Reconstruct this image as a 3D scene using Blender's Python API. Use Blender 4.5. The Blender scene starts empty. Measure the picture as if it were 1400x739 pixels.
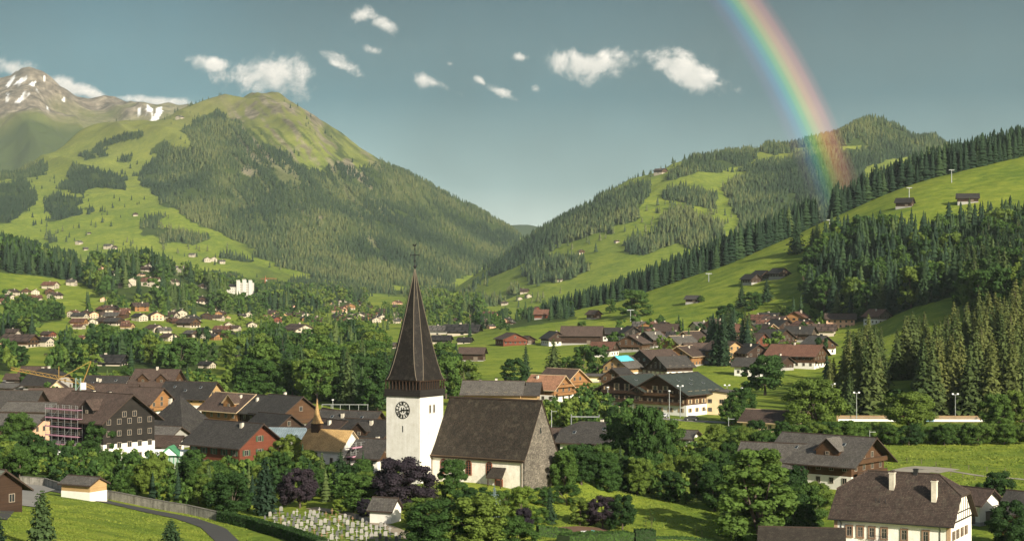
import bpy, bmesh, math, random
import numpy as np
from mathutils import Vector, Matrix
R = math.radians
F = 2333.0          # focal length in pixels of the 1400 px wide photograph
CZ = 37.0           # camera height over the church's village
HY = 385.0          # picture row of the horizon
scene = bpy.context.scene
C = scene.collection
# ------------------------------------------------------------ camera
cam_d = bpy.data.cameras.new('camera'); cam = bpy.data.objects.new('camera', cam_d); C.objects.link(cam)
cam.location = (0, 0, CZ); cam.rotation_euler = (R(90), 0, 0)
cam_d.sensor_width = 36; cam_d.lens = F/1400*36; cam_d.shift_y = (HY-369.5)/1400
cam_d.clip_start = 1; cam_d.clip_end = 40000
scene.camera = cam
# ------------------------------------------------------------ light
SUN_EL, SUN_AZ = 24.0, 33.0      # azimuth: degrees to the right of straight behind the camera
sd = Vector((math.sin(R(SUN_AZ))*math.cos(R(SUN_EL)), -math.cos(R(SUN_AZ))*math.cos(R(SUN_EL)), math.sin(R(SUN_EL))))
sun_d = bpy.data.lights.new('sun', 'SUN'); sun = bpy.data.objects.new('sun', sun_d); C.objects.link(sun)
sun_d.energy = 5.0; sun_d.angle = R(0.6); sun_d.color = (1.0, 0.91, 0.74)
sun.rotation_euler = sd.to_track_quat('Z', 'Y').to_euler()
scene.view_settings.view_transform = 'Standard'; scene.view_settings.look = 'None'
scene.view_settings.gamma = 1; scene.view_settings.exposure = 0.72
scene.view_settings.use_curve_mapping = False
scene.render.engine = 'CYCLES'
cy = scene.cycles
cy.max_bounces = 5; cy.diffuse_bounces = 2; cy.glossy_bounces = 2; cy.transmission_bounces = 3
cy.transparent_max_bounces = 12; cy.volume_bounces = 0
cy.use_denoising = True; cy.caustics_reflective = False; cy.caustics_refractive = False
cy.sample_clamp_indirect = 4

class NT:
    """small node-tree writer"""
    def __init__(s, tree): s.t = tree; s.n = tree.nodes; s.l = tree.links
    def node(s, typ, **kw):
        n = s.n.new(typ)
        ins = kw.pop('ins', {})
        for k, v in kw.items(): setattr(n, k, v)
        for k, v in ins.items():
            sock = n.inputs[k]
            if isinstance(v, bpy.types.NodeSocket): s.l.new(v, sock)
            else: sock.default_value = v
        return n
    def m(s, op, a, b=None, c=None, clamp=False):
        ins = {0: a}
        if b is not None: ins[1] = b
        if c is not None: ins[2] = c
        return s.node('ShaderNodeMath', operation=op, use_clamp=clamp, ins=ins).outputs[0]
    def mix(s, f, a, b, blend='MIX'):
        n = s.n.new('ShaderNodeMix'); n.data_type = 'RGBA'; n.blend_type = blend
        for i, v in ((0, f), (6, a), (7, b)):
            if isinstance(v, bpy.types.NodeSocket): s.l.new(v, n.inputs[i])
            else:
                if i and len(v) == 3: v = (*v, 1)
                n.inputs[i].default_value = v
        return n.outputs[2]
    def ramp(s, f, stops, interp='LINEAR'):
        n = s.n.new('ShaderNodeValToRGB'); s.l.new(f, n.inputs[0]); cr = n.color_ramp; cr.interpolation = interp
        while len(cr.elements) < len(stops): cr.elements.new(0.5)
        for e, (p, c) in zip(cr.elements, stops):
            e.position = p
            if not isinstance(c, tuple): c = (c, c, c)
            e.color = (*c, 1) if len(c) == 3 else c
        return n.outputs[0]
    def noise(s, vec, scale, detail=3, rough=0.55, dim='3D', dist=0.0):
        return s.node('ShaderNodeTexNoise', noise_dimensions=dim, ins={'Vector': vec, 'Scale': scale, 'Detail': detail, 'Roughness': rough, 'Distortion': dist}).outputs[0]

# ------------------------------------------------------------ sky
world = bpy.data.worlds.new('World'); scene.world = world; world.use_nodes = True
w = NT(world.node_tree); w.n.clear()
tc = w.node('ShaderNodeTexCoord').outputs['Generated']
sky = w.node('ShaderNodeTexSky', sky_type='NISHITA', sun_disc=False, sun_elevation=R(SUN_EL), sun_rotation=R(180-SUN_AZ), air_density=1.0, dust_density=2.5, ozone_density=1.0)
sx = w.node('ShaderNodeSeparateXYZ', ins={0: tc})
yy = w.m('MAXIMUM', sx.outputs[1], 0.02)
U = w.m('DIVIDE', sx.outputs[0], yy); V = w.m('DIVIDE', sx.outputs[2], yy)
el = sx.outputs[2]
base = w.ramp(w.m('MULTIPLY_ADD', el, 2.5, 0.0, clamp=True), [
    (0.0, (1.45, 1.50, 1.28)), (0.07, (.95, 1.10, .98)), (0.14, (.45, .64, .62)), (0.27, (.105, .270, .33)), (0.42, (.040, .145, .20)), (0.70, (.08, .15, .20)), (1.0, (.14, .21, .27))])
# darker rain-cloud side to the right, soft mottling
side = w.m('MULTIPLY_ADD', U, -0.9, 0.92)
mot = w.noise(tc, 3.5, 4, 0.6)
mot2 = w.noise(tc, 11.0, 3, 0.6)
k = w.m('MULTIPLY', w.m('MINIMUM', w.m('MAXIMUM', side, 0.72), 1.1), w.m('MULTIPLY_ADD', mot, 1.5, 0.28))
k = w.m('MULTIPLY', k, w.m('MULTIPLY_ADD', mot2, 0.24, 0.88))
skyc = w.mix(1.0, base, w.node('ShaderNodeCombineXYZ', ins={0: k, 1: k, 2: k}).outputs[0], 'MULTIPLY')
skyc = w.mix(1.0, skyc, (7.2, 7.2, 7.2), 'MULTIPLY')
front = w.m('SMOOTH_MIN', w.m('MULTIPLY_ADD', sx.outputs[1], 1.2, 0.45, clamp=True), 0.94, 0.05)
col = w.mix(front, sky.outputs[0], skyc)
# clouds: each a warped ellipse in direction space
p = w.node('ShaderNodeCombineXYZ', ins={0: U, 1: V, 2: 0.0}).outputs[0]
n1 = w.noise(p, 34, 6, 0.62, dist=0.6); n2 = w.noise(p, 95, 6, 0.66)
warp = w.node('ShaderNodeTexNoise', ins={'Vector': p, 'Scale': 26.0, 'Detail': 3.0})
pw = w.node('ShaderNodeVectorMath', operation='MULTIPLY_ADD', ins={0: warp.outputs[1], 1: (.016, .009, 0), 2: p}).outputs[0]
cl = None; vsh = None
for cx, cyy, rx, ry, an, amp in [(372,103,66,30,2,1.15),(300,86,42,13,8,.7),(463,86,46,17,24,.75),(497,20,30,14,0,.78),(527,34,28,14,24,.8),(595,113,36,12,18,.85),
        (803,88,70,25,4,1.1),(936,100,62,26,17,1.15),(684,124,36,11,24,.62),(736,120,12,10,30,.5),(512,68,26,10,8,.45),(14,90,46,18,12,1.1),(120,126,66,11,17,1.15),(205,136,80,9,3,1.1),
        (616,86,12,8,0,.42),(712,80,22,9,10,.3),(845,75,16,18,-60,.4),(980,112,26,9,20,.4),(405,172,14,12,50,.4),(655,108,16,6,40,.4)]:
    mp = w.node('ShaderNodeMapping', vector_type='TEXTURE', ins={'Vector': pw, 'Location': ((cx-700)/F+.008, (HY-cyy)/F+.0045, 0), 'Rotation': (0, 0, -R(an)), 'Scale': (rx/F, ry/F, 1)})
    ln = w.node('ShaderNodeVectorMath', operation='LENGTH', ins={0: mp.outputs[0]}).outputs['Value']
    d = w.m('MULTIPLY', w.m('SUBTRACT', 1.0, ln), 1.0)
    d = w.m('ADD', d, (amp-1)*0.6)
    cl = d if cl is None else w.m('MAXIMUM', cl, d)
    sep = w.node('ShaderNodeSeparateXYZ', ins={0: mp.outputs[0]}).outputs[1]
    hh = w.m('MULTIPLY', w.m('GREATER_THAN', d, -0.4), sep)
    vsh = hh if vsh is None else w.m('ADD', vsh, hh)
dens = w.m('ADD', cl, w.m('MULTIPLY_ADD', n1, 3.0, -1.62))
dens = w.m('ADD', dens, w.m('MULTIPLY_ADD', n2, 1.1, -0.55))
al = w.m('MULTIPLY', w.node('ShaderNodeMapRange', interpolation_type='SMOOTHSTEP', ins={0: dens, 1: -0.1, 2: 0.75, 3: 0.0, 4: 0.96}).outputs[0], w.m('GREATER_THAN', sx.outputs[1], 0.3))
lum = w.m('MULTIPLY_ADD', w.m('MULTIPLY_ADD', vsh, 0.22, w.m('MULTIPLY', n2, 0.7)), 1.0, 0.15, clamp=True)
cc = w.mix(lum, (4.4, 4.6, 4.3), (12.5, 11.4, 10.0))
col = w.mix(al, col, cc)
# the ground half of the dome: dim green bounce
col = w.mix(w.m('LESS_THAN', el, -0.02), col, (0.9, 1.0, 0.6))
bg = w.node('ShaderNodeBackground', ins={'Color': col, 'Strength': 0.07})
w.l.new(bg.outputs[0], w.node('ShaderNodeOutputWorld').inputs[0])

# ------------------------------------------------------------ numpy noise
_rs = np.random.RandomState(7)
_T = _rs.rand(256, 256)
def vnoise(x, y):
    xi = np.floor(x).astype(int); yi = np.floor(y).astype(int); fx = x-xi; fy = y-yi
    fx = fx*fx*(3-2*fx); fy = fy*fy*(3-2*fy)
    a = _T[xi & 255, yi & 255]; b = _T[(xi+1) & 255, yi & 255]; c = _T[xi & 255, (yi+1) & 255]; d = _T[(xi+1) & 255, (yi+1) & 255]
    return (a*(1-fx)+b*fx)*(1-fy)+(c*(1-fx)+d*fx)*fy
def fbm(x, y, o=4):
    x = np.asarray(x, float); y = np.asarray(y, float)
    s = 0; a = 0.5; f = 1.0; t = 0
    for i in range(o):
        s = s+a*vnoise(x*f+i*17.3, y*f+i*9.1); t += a; a *= .5; f *= 2.03
    return s/t-0.5
def ridged(x, y, o=4):
    s = 0; a = .5; f = 1.; t = 0
    for i in range(o):
        s = s+a*(1-np.abs(2*vnoise(x*f+i*31.7, y*f+i*11.9)-1)); t += a; a *= .5; f *= 2.1
    return s/t-0.55
def inpoly(px, py, poly):
    px = np.asarray(px); py = np.asarray(py); ins = np.zeros(px.shape, bool); n = len(poly)
    for i in range(n):
        x1, y1 = poly[i]; x2, y2 = poly[(i+1) % n]
        if y1 == y2: continue
        c = ((y1 > py) != (y2 > py)) & (px < (x2-x1)*(py-y1)/(y2-y1)+x1)
        ins ^= c
    return ins

# ------------------------------------------------------------ terrain layers
LY = np.log(np.geomspace(30, 11000, 420))
PX = np.linspace(-900, 2300, 321)
def gsm(a, s, axis):
    r = int(3*s)+1; k = np.exp(-0.5*(np.arange(-r, r+1)/s)**2); k /= k.sum()
    a = np.moveaxis(a, axis, 0); pad = np.concatenate([np.repeat(a[:1], r, 0), a, np.repeat(a[-1:], r, 0)])
    out = sum(k[i]*pad[i:i+a.shape[0]] for i in range(2*r+1))
    return np.moveaxis(out, 0, axis)
def zof(Y, v): return CZ-(float(v[1:])-HY)*Y/F if isinstance(v, str) else v
class Layer:
    def __init__(s, cols, amp, sx=2.2, sy=1.5):
        ks = sorted(cols)
        T = np.array([np.interp(LY, [math.log(q[0]) for q in cols[c]], [zof(*q) for q in cols[c]]) for c in ks])
        T = np.array([np.interp(PX, ks, T[:, j]) for j in range(T.shape[1])]).T
        s.T = gsm(gsm(T, sx, 0), sy, 1); s.amp = amp
    def z(s, x, y):
        x = np.asarray(x, float); y = np.maximum(np.asarray(y, float), 31)
        px = np.clip(700+F*x/y, PX[0], PX[-1]-1e-3)
        i = (px-PX[0])/(PX[1]-PX[0]); j = np.clip((np.log(y)-LY[0])/(LY[1]-LY[0]), 0, len(LY)-1.001)
        i0 = i.astype(int); j0 = j.astype(int); fi = i-i0; fj = j-j0; T = s.T
        h = (T[i0, j0]*(1-fi)+T[i0+1, j0]*fi)*(1-fj)+(T[i0, j0+1]*(1-fi)+T[i0+1, j0+1]*fi)*fj
        return h+s.amp(x, y, h, px)
gcols = {
 -900: [(30,33),(100,22),(180,12),(300,0),(400,-5),(1000,-5),(1300,0),(1700,'p385'),(2000,'p325'),(2300,'p345'),(2900,'p375'),(9000,-60)],
 -60: [(30,31),(100,18),(180,9),(235,5),(270,3),(300,1),(330,-3),(400,-5),(1000,-5),(1300,2),(1700,'p394'),(2000,'p330'),(2300,'p338'),(2900,'p372'),(9000,-60)],
 0: [(30,31),(100,18),(180,8),(235,4),(270,2.2),(300,0.2),(330,-3),(400,-5),(1000,-5),(1300,2),(1700,'p396'),(2000,'p336'),(2300,'p342'),(2900,'p372'),(9000,-60)],
 105: [(30,31),(100,18),(180,6),(235,2.6),(270,0.6),(300,-1.2),(330,-3.6),(400,-5),(1000,-5),(1400,1),(1700,'p400'),(2000,'p375'),(2300,'p370'),(2900,'p375'),(9000,-60)],
 200: [(30,31),(100,17),(180,4),(235,1),(262,-1),(285,-2.4),(330,-4),(400,-5),(1000,-5),(1400,0),(1750,'p392'),(1950,'p356'),(2200,'p372'),(2900,'p385'),(9000,-60)],
 340: [(30,31),(100,16),(180,1),(235,-3),(262,-3.8),(283,-4),(400,-5),(1000,-5),(1500,-2),(2100,8),(2500,'p402'),(3000,'p390'),(9000,-60)],
 450: [(30,31),(100,15),(180,0),(235,-3),(283,-3.5),(400,-5),(1000,-5),(2200,-2),(3000,'p402'),(9000,-60)],
 600: [(30,31),(100,15),(180,0),(235,-3),(333,-3),(400,-5),(1000,-4),(2000,-3),(2600,3),(3000,8),(9000,-60)],
 660: [(30,31),(100,15),(180,0),(235,-3),(333,-3),(400,-5),(800,-4),(1100,-1),(1300,'p449'),(1500,'p452'),(2000,-3),(2600,3),(9000,-60)],
 700: [(30,31),(100,15),(180,0),(235,-3.4),(333,-3.4),(400,-5),(800,-4),(1000,-1),(1150,4),(1350,'p435'),(1550,'p443'),(2000,-3),(2600,0),(9000,-60)],
 780: [(30,31),(100,15),(180,-1),(240,-5),(283,-5.4),(340,-5),(400,-5.5),(800,-4),(1000,0),(1150,5),(1370,'p422'),(1600,'p434'),(2000,-3),(2600,-5),(9000,-60)],
 850: [(30,31),(100,15),(180,-1),(240,-6),(283,-6.5),(360,-6),(500,-5),(750,-3),(900,0),(1150,6),(1380,'p405'),(1600,'p420'),(2000,0),(2600,-10),(9000,-60)],
 950: [(30,31),(100,15),(180,-1),(240,-6.5),(283,-7),(380,-6.5),(500,-5.5),(660,-4.5),(760,1),(900,4),(1110,8),(1390,'p372'),(1600,'p400'),(2100,5),(2800,-10),(9000,-60)],
 1040: [(30,31),(100,15),(180,-2),(260,-11),(300,-10),(350,-7.5),(400,-6),(500,-5.5),(660,-4.5),(760,1.5),(900,5),(1080,11),(1400,'p335'),(1600,'p370'),(2100,20),(2800,-10),(9000,-60)],
 1120: [(30,31),(100,15),(180,-2),(260,-11),(300,-10),(350,-7.5),(400,-6),(500,-5.5),(660,-4),(760,1),(900,6),(1040,13),(1430,'p299'),(1650,'p340'),(2300,20),(2900,-10),(9000,-60)],
 1200: [(30,31),(100,15),(180,-2),(260,-11),(300,-10),(350,-7.5),(400,-6),(540,-5.5),(700,0),(900,8),(1000,18),(1450,'p263'),(1700,'p300'),(2400,20),(3000,-10),(9000,-60)],
 1270: [(30,31),(100,15),(180,-2),(260,-11),(300,-10),(350,-7.5),(400,-6),(540,-5.5),(700,0),(820,12),(905,'p410'),(930,'p402'),(1010,'p404'),(1150,'p345'),(1455,'p238'),(1700,'p270'),(2400,30),(3000,0),(9000,-60)],
 1330: [(30,31),(100,15),(180,-2),(260,-11),(300,-10),(350,-7.5),(400,-6),(540,-5.5),(700,6),(850,'p424'),(920,'p400'),(1010,'p388'),(1150,'p335'),(1460,'p224'),(1700,'p250'),(2400,30),(3000,0),(9000,-60)],
 1400: [(30,31),(100,15),(180,-2),(260,-11),(300,-10),(350,-7.5),(400,-6),(540,-5.5),(700,12),(900,'p400'),(1150,'p318'),(1490,'p207'),(1700,'p220'),(2400,50),(3000,0),(9000,-60)],
 2300: [(30,31),(100,15),(180,-2),(260,-11),(300,-10),(350,-7.5),(400,-6),(540,-3),(700,20),(900,'p330'),(1200,'p230'),(1600,'p130'),(1900,'p150'),(2500,90),(3200,0),(9000,-60)],
}
def gamp(x, y, h, px):
    a = np.clip((y-500)/500, 0, 1)*np.clip((h+4)/14, 0, 1)
    return fbm(x/45, y/45, 3)*(0.5+2.2*a)+fbm(x/160, y/160, 3)*np.clip((y-600)/900, 0, 1)*(2.5+7*a)+fbm(x/9, y/9, 2)*0.18+1.6*np.exp(-((x+9)**2+(y-330)**2)/450)+3.0*np.exp(-((x-10)**2+(y-340)**2)/130)
ground = Layer(gcols, gamp)
def mount(ridge, base, e, amp, back=0.5):
    cols = {}
    rp = [r[0] for r in ridge]; bp = [b[0] for b in base]
    for px in range(-900, 2301, 20):
        rpy = np.interp(px, rp, [r[1] for r in ridge]); rY = np.interp(px, rp, [r[2] for r in ridge])
        bpy_ = np.interp(px, bp, [b[1] for b in base]); bY = np.interp(px, bp, [b[2] for b in base])
        zr = CZ-(rpy-HY)*rY/F; zb = CZ-(bpy_-HY)*bY/F
        L = [(bY*0.7, zb-90), (bY*.93, zb-18)]
        for t in np.linspace(0, 1, 14): L.append((bY+(rY-bY)*t, zb+(zr-zb)*t**e))
        for t in (0.08, 0.25, 0.6, 1.2): L.append((rY*(1+0.25*t), zr-(zr-zb)*t*back))
        L.append((11500, zb-300)) if rY*1.3 < 11000 else None
        cols[px] = L
    return Layer(cols, amp, 1.0, 1.0)
def mamp(a1, w1, a2, w2, zb, skew=0.25):
    def f(x, y, h, px):
        k = np.clip((h-zb-30)/340, 0, 1)
        return k*(a1*ridged((x+skew*y)/w1, y/(w1*3.0), 3)+a2*fbm(x/w2, y/w2, 4)*1.6)
    return f
left_mt = mount([(-900,330,4800),(-300,285,4800),(-100,250,4900),(0,236,5000),(60,217,5200),(100,203,5300),(140,190,5400),(200,176,5500),(245,158,5600),(285,147,5700),(310,146,5800),(335,141,5900),(352,137,5900),(375,139,5900),(405,142,5900),(428,154,5900),(450,172,5900),(485,194,5800),(520,214,5700),(560,233,5600),(600,262,5500),(640,284,5400),(680,308,5300),(705,322,5200),(740,350,5100),(800,400,5000),(900,440,4800),(2300,560,4600)],
                [(-900,420,3000),(0,400,3000),(200,398,3000),(350,398,3100),(500,392,3300),(600,390,3600),(700,392,4000),(800,410,4200),(2300,560,4200)], 1.25, mamp(200, 470, 34, 260, 60, .5))
right_mt = mount([(-900,560,3300),(480,460,3400),(560,425,3500),(610,402,3600),(650,374,3650),(700,338,3700),(740,311,3750),(780,290,3800),(815,270,3800),(860,249,3800),(900,237,3850),(930,222,3900),(960,211,4000),(1000,203,4200),(1050,195,4300),(1100,187,4400),(1140,183,4400),(1180,174,4400),(1220,174,4400),(1250,180,4400),(1280,190,4400),(1300,197,4300),(1400,225,4300),(1700,290,4200),(2300,330,4200)],
                [(-900,560,2900),(480,465,2900),(560,432,2800),(640,421,2600),(750,424,2400),(900,430,2300),(1200,430,2300),(2300,440,2300)], 1.05, mamp(85, 330, 26, 200, 40, -0.4))
peak_mt = mount([(-900,140,8800),(-200,120,8800),(-60,126,8800),(0,110,8800),(26,96,8800),(46,70,8800),(66,97,8800),(85,113,8800),(112,131,8800),(122,135,8800),(132,132,8800),(160,140,8800),(190,136,8800),(225,137,8800),(262,140,8800),(300,152,8800),(400,190,8600),(500,260,8400),(560,320,8300),(700,420,8200),(2300,520,8000)],
                [(-900,330,6600),(0,330,6600),(300,300,6800),(500,340,7000),(2300,520,7000)], 1.15, mamp(300, 760, 120, 420, 150, 0.6))
pale_mt = mount([(-900,420,9900),(500,400,9900),(600,345,9900),(640,318,9900),(668,304,9900),(690,300,9900),(720,304,9900),(760,316,9900),(800,335,9900),(860,350,9900),(1000,380,9900),(2300,420,9900)],
                [(-900,440,8600),(700,420,8600),(2300,440,8600)], 1.1, mamp(60, 600, 40, 400, 0, 0.3))
def G(px, py, layer=None, lo=120, hi=9000):
    """the ground point seen at this place of the photograph: (x, y, z)"""
    L = layer or ground
    ys = np.geomspace(lo, hi, 3000); xs = (px-700)/F*ys
    d = L.z(xs, ys)-(CZ-(py-HY)/F*ys)
    i = int(np.argmax(d >= 0)) if (d >= 0).any() else len(ys)-1
    return float(xs[i]), float(ys[i]), float(L.z(xs[i], ys[i]))
def GZ(x, y): return float(ground.z(x, y))
def proj(x, y, z): return 700+F*x/y, HY+(CZ-z)*F/y
# ------------------------------------------------------------ materials
MATS = {}
def newmat(name):
    m = bpy.data.materials.new(name); m.use_nodes = True; m.node_tree.nodes.clear(); return m, NT(m.node_tree)
def out(n, shader): n.l.new(shader, n.node('ShaderNodeOutputMaterial').inputs[0])
def vnz(n, val): return n.node('ShaderNodeCombineXYZ', ins={0: val, 1: val, 2: val}).outputs[0]
def solid(name, colr, rough=0.8, var=0.25, scale=1.2, metal=0.0, bump=0.0, stretch=(1, 1, 1), spec=0.3):
    """a weathered plain material: base colour broken up by two noises"""
    if name in MATS: return MATS[name]
    m, n = newmat(name)
    tc = n.node('ShaderNodeTexCoord').outputs['Object']
    mp = n.node('ShaderNodeMapping', ins={'Vector': tc, 'Scale': stretch}).outputs[0]
    a = n.noise(mp, scale, 5, 0.65); b = n.noise(mp, scale*0.17+0.05, 3)
    f = n.m('MULTIPLY_ADD', n.m('ADD', a, b), var*2, 1-var*2)
    oi = n.node('ShaderNodeObjectInfo').outputs['Random']
    f = n.m('MULTIPLY', f, n.m('MULTIPLY_ADD', oi, 0.14, 0.93))
    c = n.mix(1.0, colr, vnz(n, f), 'MULTIPLY')
    b_ = n.node('ShaderNodeBsdfPrincipled', ins={'Base Color': c, 'Roughness': rough, 'Metallic': metal, 'Specular IOR Level': spec})
    if bump: n.l.new(n.node('ShaderNodeBump', ins={'Height': a, 'Strength': bump, 'Distance': 0.1}).outputs[0], b_.inputs['Normal'])
    out(n, b_.outputs[0]); MATS[name] = m; return m
def planks(name, c1, c2, pitch=0.18, vertical=False):
    if name in MATS: return MATS[name]
    m, n = newmat(name)
    tc = n.node('ShaderNodeTexCoord').outputs['Object']
    s = n.node('ShaderNodeSeparateXYZ', ins={0: tc})
    co = n.m('ADD', s.outputs[0], s.outputs[1]) if vertical else s.outputs[2]
    t = n.m('DIVIDE', co, pitch); fl = n.m('FLOOR', t); fr = n.m('FRACT', t)
    rnd = n.node('ShaderNodeTexWhiteNoise', noise_dimensions='1D', ins={'W': fl}).outputs[0]
    mp = n.node('ShaderNodeMapping', ins={'Vector': tc, 'Scale': (6, 6, .5) if vertical else (.5, .5, 6)}).outputs[0]
    g = n.noise(mp, 2.0, 5, 0.7); big = n.noise(tc, 0.35, 3)
    f = n.m('ADD', n.m('MULTIPLY', rnd, 0.3), n.m('MULTIPLY_ADD', g, 0.7, n.m('MULTIPLY_ADD', big, 0.9, -0.45)), clamp=True)
    c = n.mix(f, c1, c2)
    gap = n.m('GREATER_THAN', fr, 0.9)
    c = n.mix(n.m('MULTIPLY', gap, 0.6), c, tuple(0.3*v for v in c1))
    b_ = n.node('ShaderNodeBsdfPrincipled', ins={'Base Color': c, 'Roughness': .8, 'Specular IOR Level': .2})
    out(n, b_.outputs[0]); MATS[name] = m; return m
def tiles(name, c1, c2, moss=(.06, .07, .03), row=0.34, colw=0.3, mossy=0.25):
    """roof tiles in courses; uses the UV map (u along the eave, v up the slope, metres)"""
    if name in MATS: return MATS[name]
    m, n = newmat(name)
    uv = n.node('ShaderNodeTexCoord').outputs['UV']; ob = n.node('ShaderNodeTexCoord').outputs['Object']
    br = n.node('ShaderNodeTexBrick', ins={'Vector': uv, 'Color1': (*c1, 1), 'Color2': (*c2, 1), 'Mortar': (*[v*.35 for v in c1], 1), 'Scale': 1.0, 'Mortar Size': 0.035, 'Mortar Smooth': 0.3, 'Bias': -0.1, 'Brick Width': colw, 'Row Height': row})
    big = n.noise(ob, 0.5, 5, 0.65); fine = n.noise(ob, 3.0, 4, 0.7)
    c = n.mix(1.0, br.outputs[0], vnz(n, n.m('MULTIPLY_ADD', big, 1.2, n.m('MULTIPLY_ADD', fine, 1.0, -0.1))), 'MULTIPLY')
    c = n.mix(n.m('MULTIPLY', n.node('ShaderNodeMapRange', ins={0: n.noise(ob, 0.9, 4, .7), 1: .52, 2: .68, 3: 0.0, 4: 1.0}).outputs[0], mossy), c, moss)
    oi = n.node('ShaderNodeObjectInfo').outputs['Random']
    c = n.mix(1.0, c, vnz(n, n.m('MULTIPLY_ADD', oi, 0.35, 0.83)), 'MULTIPLY')
    b_ = n.node('ShaderNodeBsdfPrincipled', ins={'Base Color': c, 'Roughness': .75, 'Specular IOR Level': .25})
    n.l.new(n.node('ShaderNodeBump', ins={'Height': br.outputs[1], 'Strength': -0.5, 'Distance': 0.04}).outputs[0], b_.inputs['Normal'])
    out(n, b_.outputs[0]); MATS[name] = m; return m
def grass_mat(name, tex=1.0):
    m, n = newmat(name)
    geo = n.node('ShaderNodeNewGeometry').outputs['Position']
    a = n.noise(geo, 0.012, 6, 0.6); b = n.noise(geo, 0.09, 5, 0.7); c = n.noise(geo, 1.1, 5, 0.75)
    f = n.m('ADD', n.m('MULTIPLY_ADD', a, 1.1, -0.3), n.m('MULTIPLY_ADD', b, 1.5, -0.75), clamp=True)
    col = n.ramp(f, [(0.0, (.100, .155, .020)), (0.3, (.175, .225, .028)), (0.55, (.240, .275, .036)), (1.0, (.320, .310, .060))])
    col = n.mix(1.0, col, vnz(n, n.m('MULTIPLY_ADD', c, 1.5, 0.25)), 'MULTIPLY')
    # mowing and cattle tracks along the slope
    pz = n.node('ShaderNodeSeparateXYZ', ins={0: geo})
    wv = n.node('ShaderNodeTexWave', wave_type='BANDS', bands_direction='Y', ins={'Vector': geo, 'Scale': 0.045, 'Distortion': 5.0, 'Detail': 3.0, 'Detail Scale': 0.3})
    col = n.mix(n.m('MULTIPLY', wv.outputs[1], 0.08), col, (.05, .085, .014))
    at = n.node('ShaderNodeAttribute', attribute_name='mask').outputs['Color']
    ms = n.node('ShaderNodeSeparateXYZ', ins={0: at})     # r forest floor, g rock, b snow
    hi_ = n.node('ShaderNodeMapRange', ins={0: pz.outputs[2], 1: 180.0, 2: 620.0, 3: 0.0, 4: 0.75}).outputs[0]
    col = n.mix(hi_, col, n.mix(n.noise(geo, 0.02, 6, .75), (.075, .085, .028), (.24, .215, .085)))
    rk = n.noise(geo, 0.02, 8, 0.75)
    rock = n.ramp(rk, [(0.36, (.055, .046, .038)), (0.5, (.15, .125, .098)), (0.64, (.30, .26, .20))])
    col = n.mix(ms.outputs[0], col, (.030, .052, .016))
    col = n.mix(n.m('MULTIPLY', ms.outputs[1], 1.0, clamp=True), col, rock)
    col = n.mix(ms.outputs[2], col, (.72, .74, .76))
    b_ = n.node('ShaderNodeBsdfPrincipled', ins={'Base Color': col, 'Roughness': .9, 'Specular IOR Level': .1})
    hb = n.m('ADD', n.m('MULTIPLY', c, 0.5), n.m('MULTIPLY', b, 2.5))
    n.l.new(n.node('ShaderNodeBump', ins={'Height': hb, 'Strength': 0.55*tex, 'Distance': 1.0}).outputs[0], b_.inputs['Normal'])
    out(n, b_.outputs[0]); MATS[name] = m; return m
GRASS = grass_mat('meadow_grass')

# ------------------------------------------------------------ mesh helpers
def np_mesh(name, V, Fc, mat, smooth=False, matidx=None):
    """V (n,3), Fc (m,k) same-size faces"""
    me = bpy.data.meshes.new(name); V = np.asarray(V, np.float32); Fc = np.asarray(Fc, np.int32)
    me.vertices.add(len(V)); me.vertices.foreach_set('co', V.ravel())
    k = Fc.shape[1]; me.loops.add(Fc.size); me.loops.foreach_set('vertex_index', Fc.ravel())
    me.polygons.add(len(Fc)); me.polygons.foreach_set('loop_start', np.arange(0, Fc.size, k, dtype=np.int32))
    if smooth: me.polygons.foreach_set('use_smooth', np.ones(len(Fc), bool))
    for mm in (mat if isinstance(mat, (list, tuple)) else [mat]): me.materials.append(mm)
    if matidx is not None: me.polygons.foreach_set('material_index', np.asarray(matidx, np.int32))
    me.update(calc_edges=True); return me
def link(name, me, parent=None, **props):
    o = bpy.data.objects.new(name, me); C.objects.link(o)
    if parent is not None: o.parent = parent
    for k_, v in props.items(): o[k_] = v
    return o
def empty(name, loc, rz=0.0, label=None, cat=None, group=None, s=1.0):
    o = bpy.data.objects.new(name, None); C.objects.link(o); o.location = loc; o.rotation_euler = (0, 0, rz); o.scale = (s, s, s)
    o.empty_display_size = 0.5
    if label: o['label'] = label
    if cat: o['category'] = cat
    if group: o['group'] = group
    return o
def tag(o, label, cat, group=None):
    o['label'] = label; o['category'] = cat
    if group: o['group'] = group
    return o
def sheet(name, L, px0, px1, nx, Ys, maskfn=None, kind='structure', cut=None):
    px = np.linspace(px0, px1, nx); Yg, Pg = np.meshgrid(Ys, px, indexing='ij'); X = (Pg-700)/F*Yg
    Z = L.z(X, Yg); ny = len(Ys)
    V = np.stack([X, Yg, Z], -1).reshape(-1, 3)
    i = np.arange(ny-1)[:, None]*nx+np.arange(nx-1)[None]
    Fc = np.stack([i, i+1, i+nx+1, i+nx], -1).reshape(-1, 4)
    me = np_mesh(name, V, Fc, GRASS, smooth=True)
    o = link(name, me, kind=kind)
    if maskfn is not None:
        pxx, pyy = proj(V[:, 0], V[:, 1], V[:, 2])
        m = maskfn(V, pxx, pyy); a = me.attributes.new('mask', 'FLOAT_COLOR', 'POINT')
        a.data.foreach_set('color', np.concatenate([m, np.ones((len(m), 1))], 1).astype(np.float32).ravel())
    return o

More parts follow.
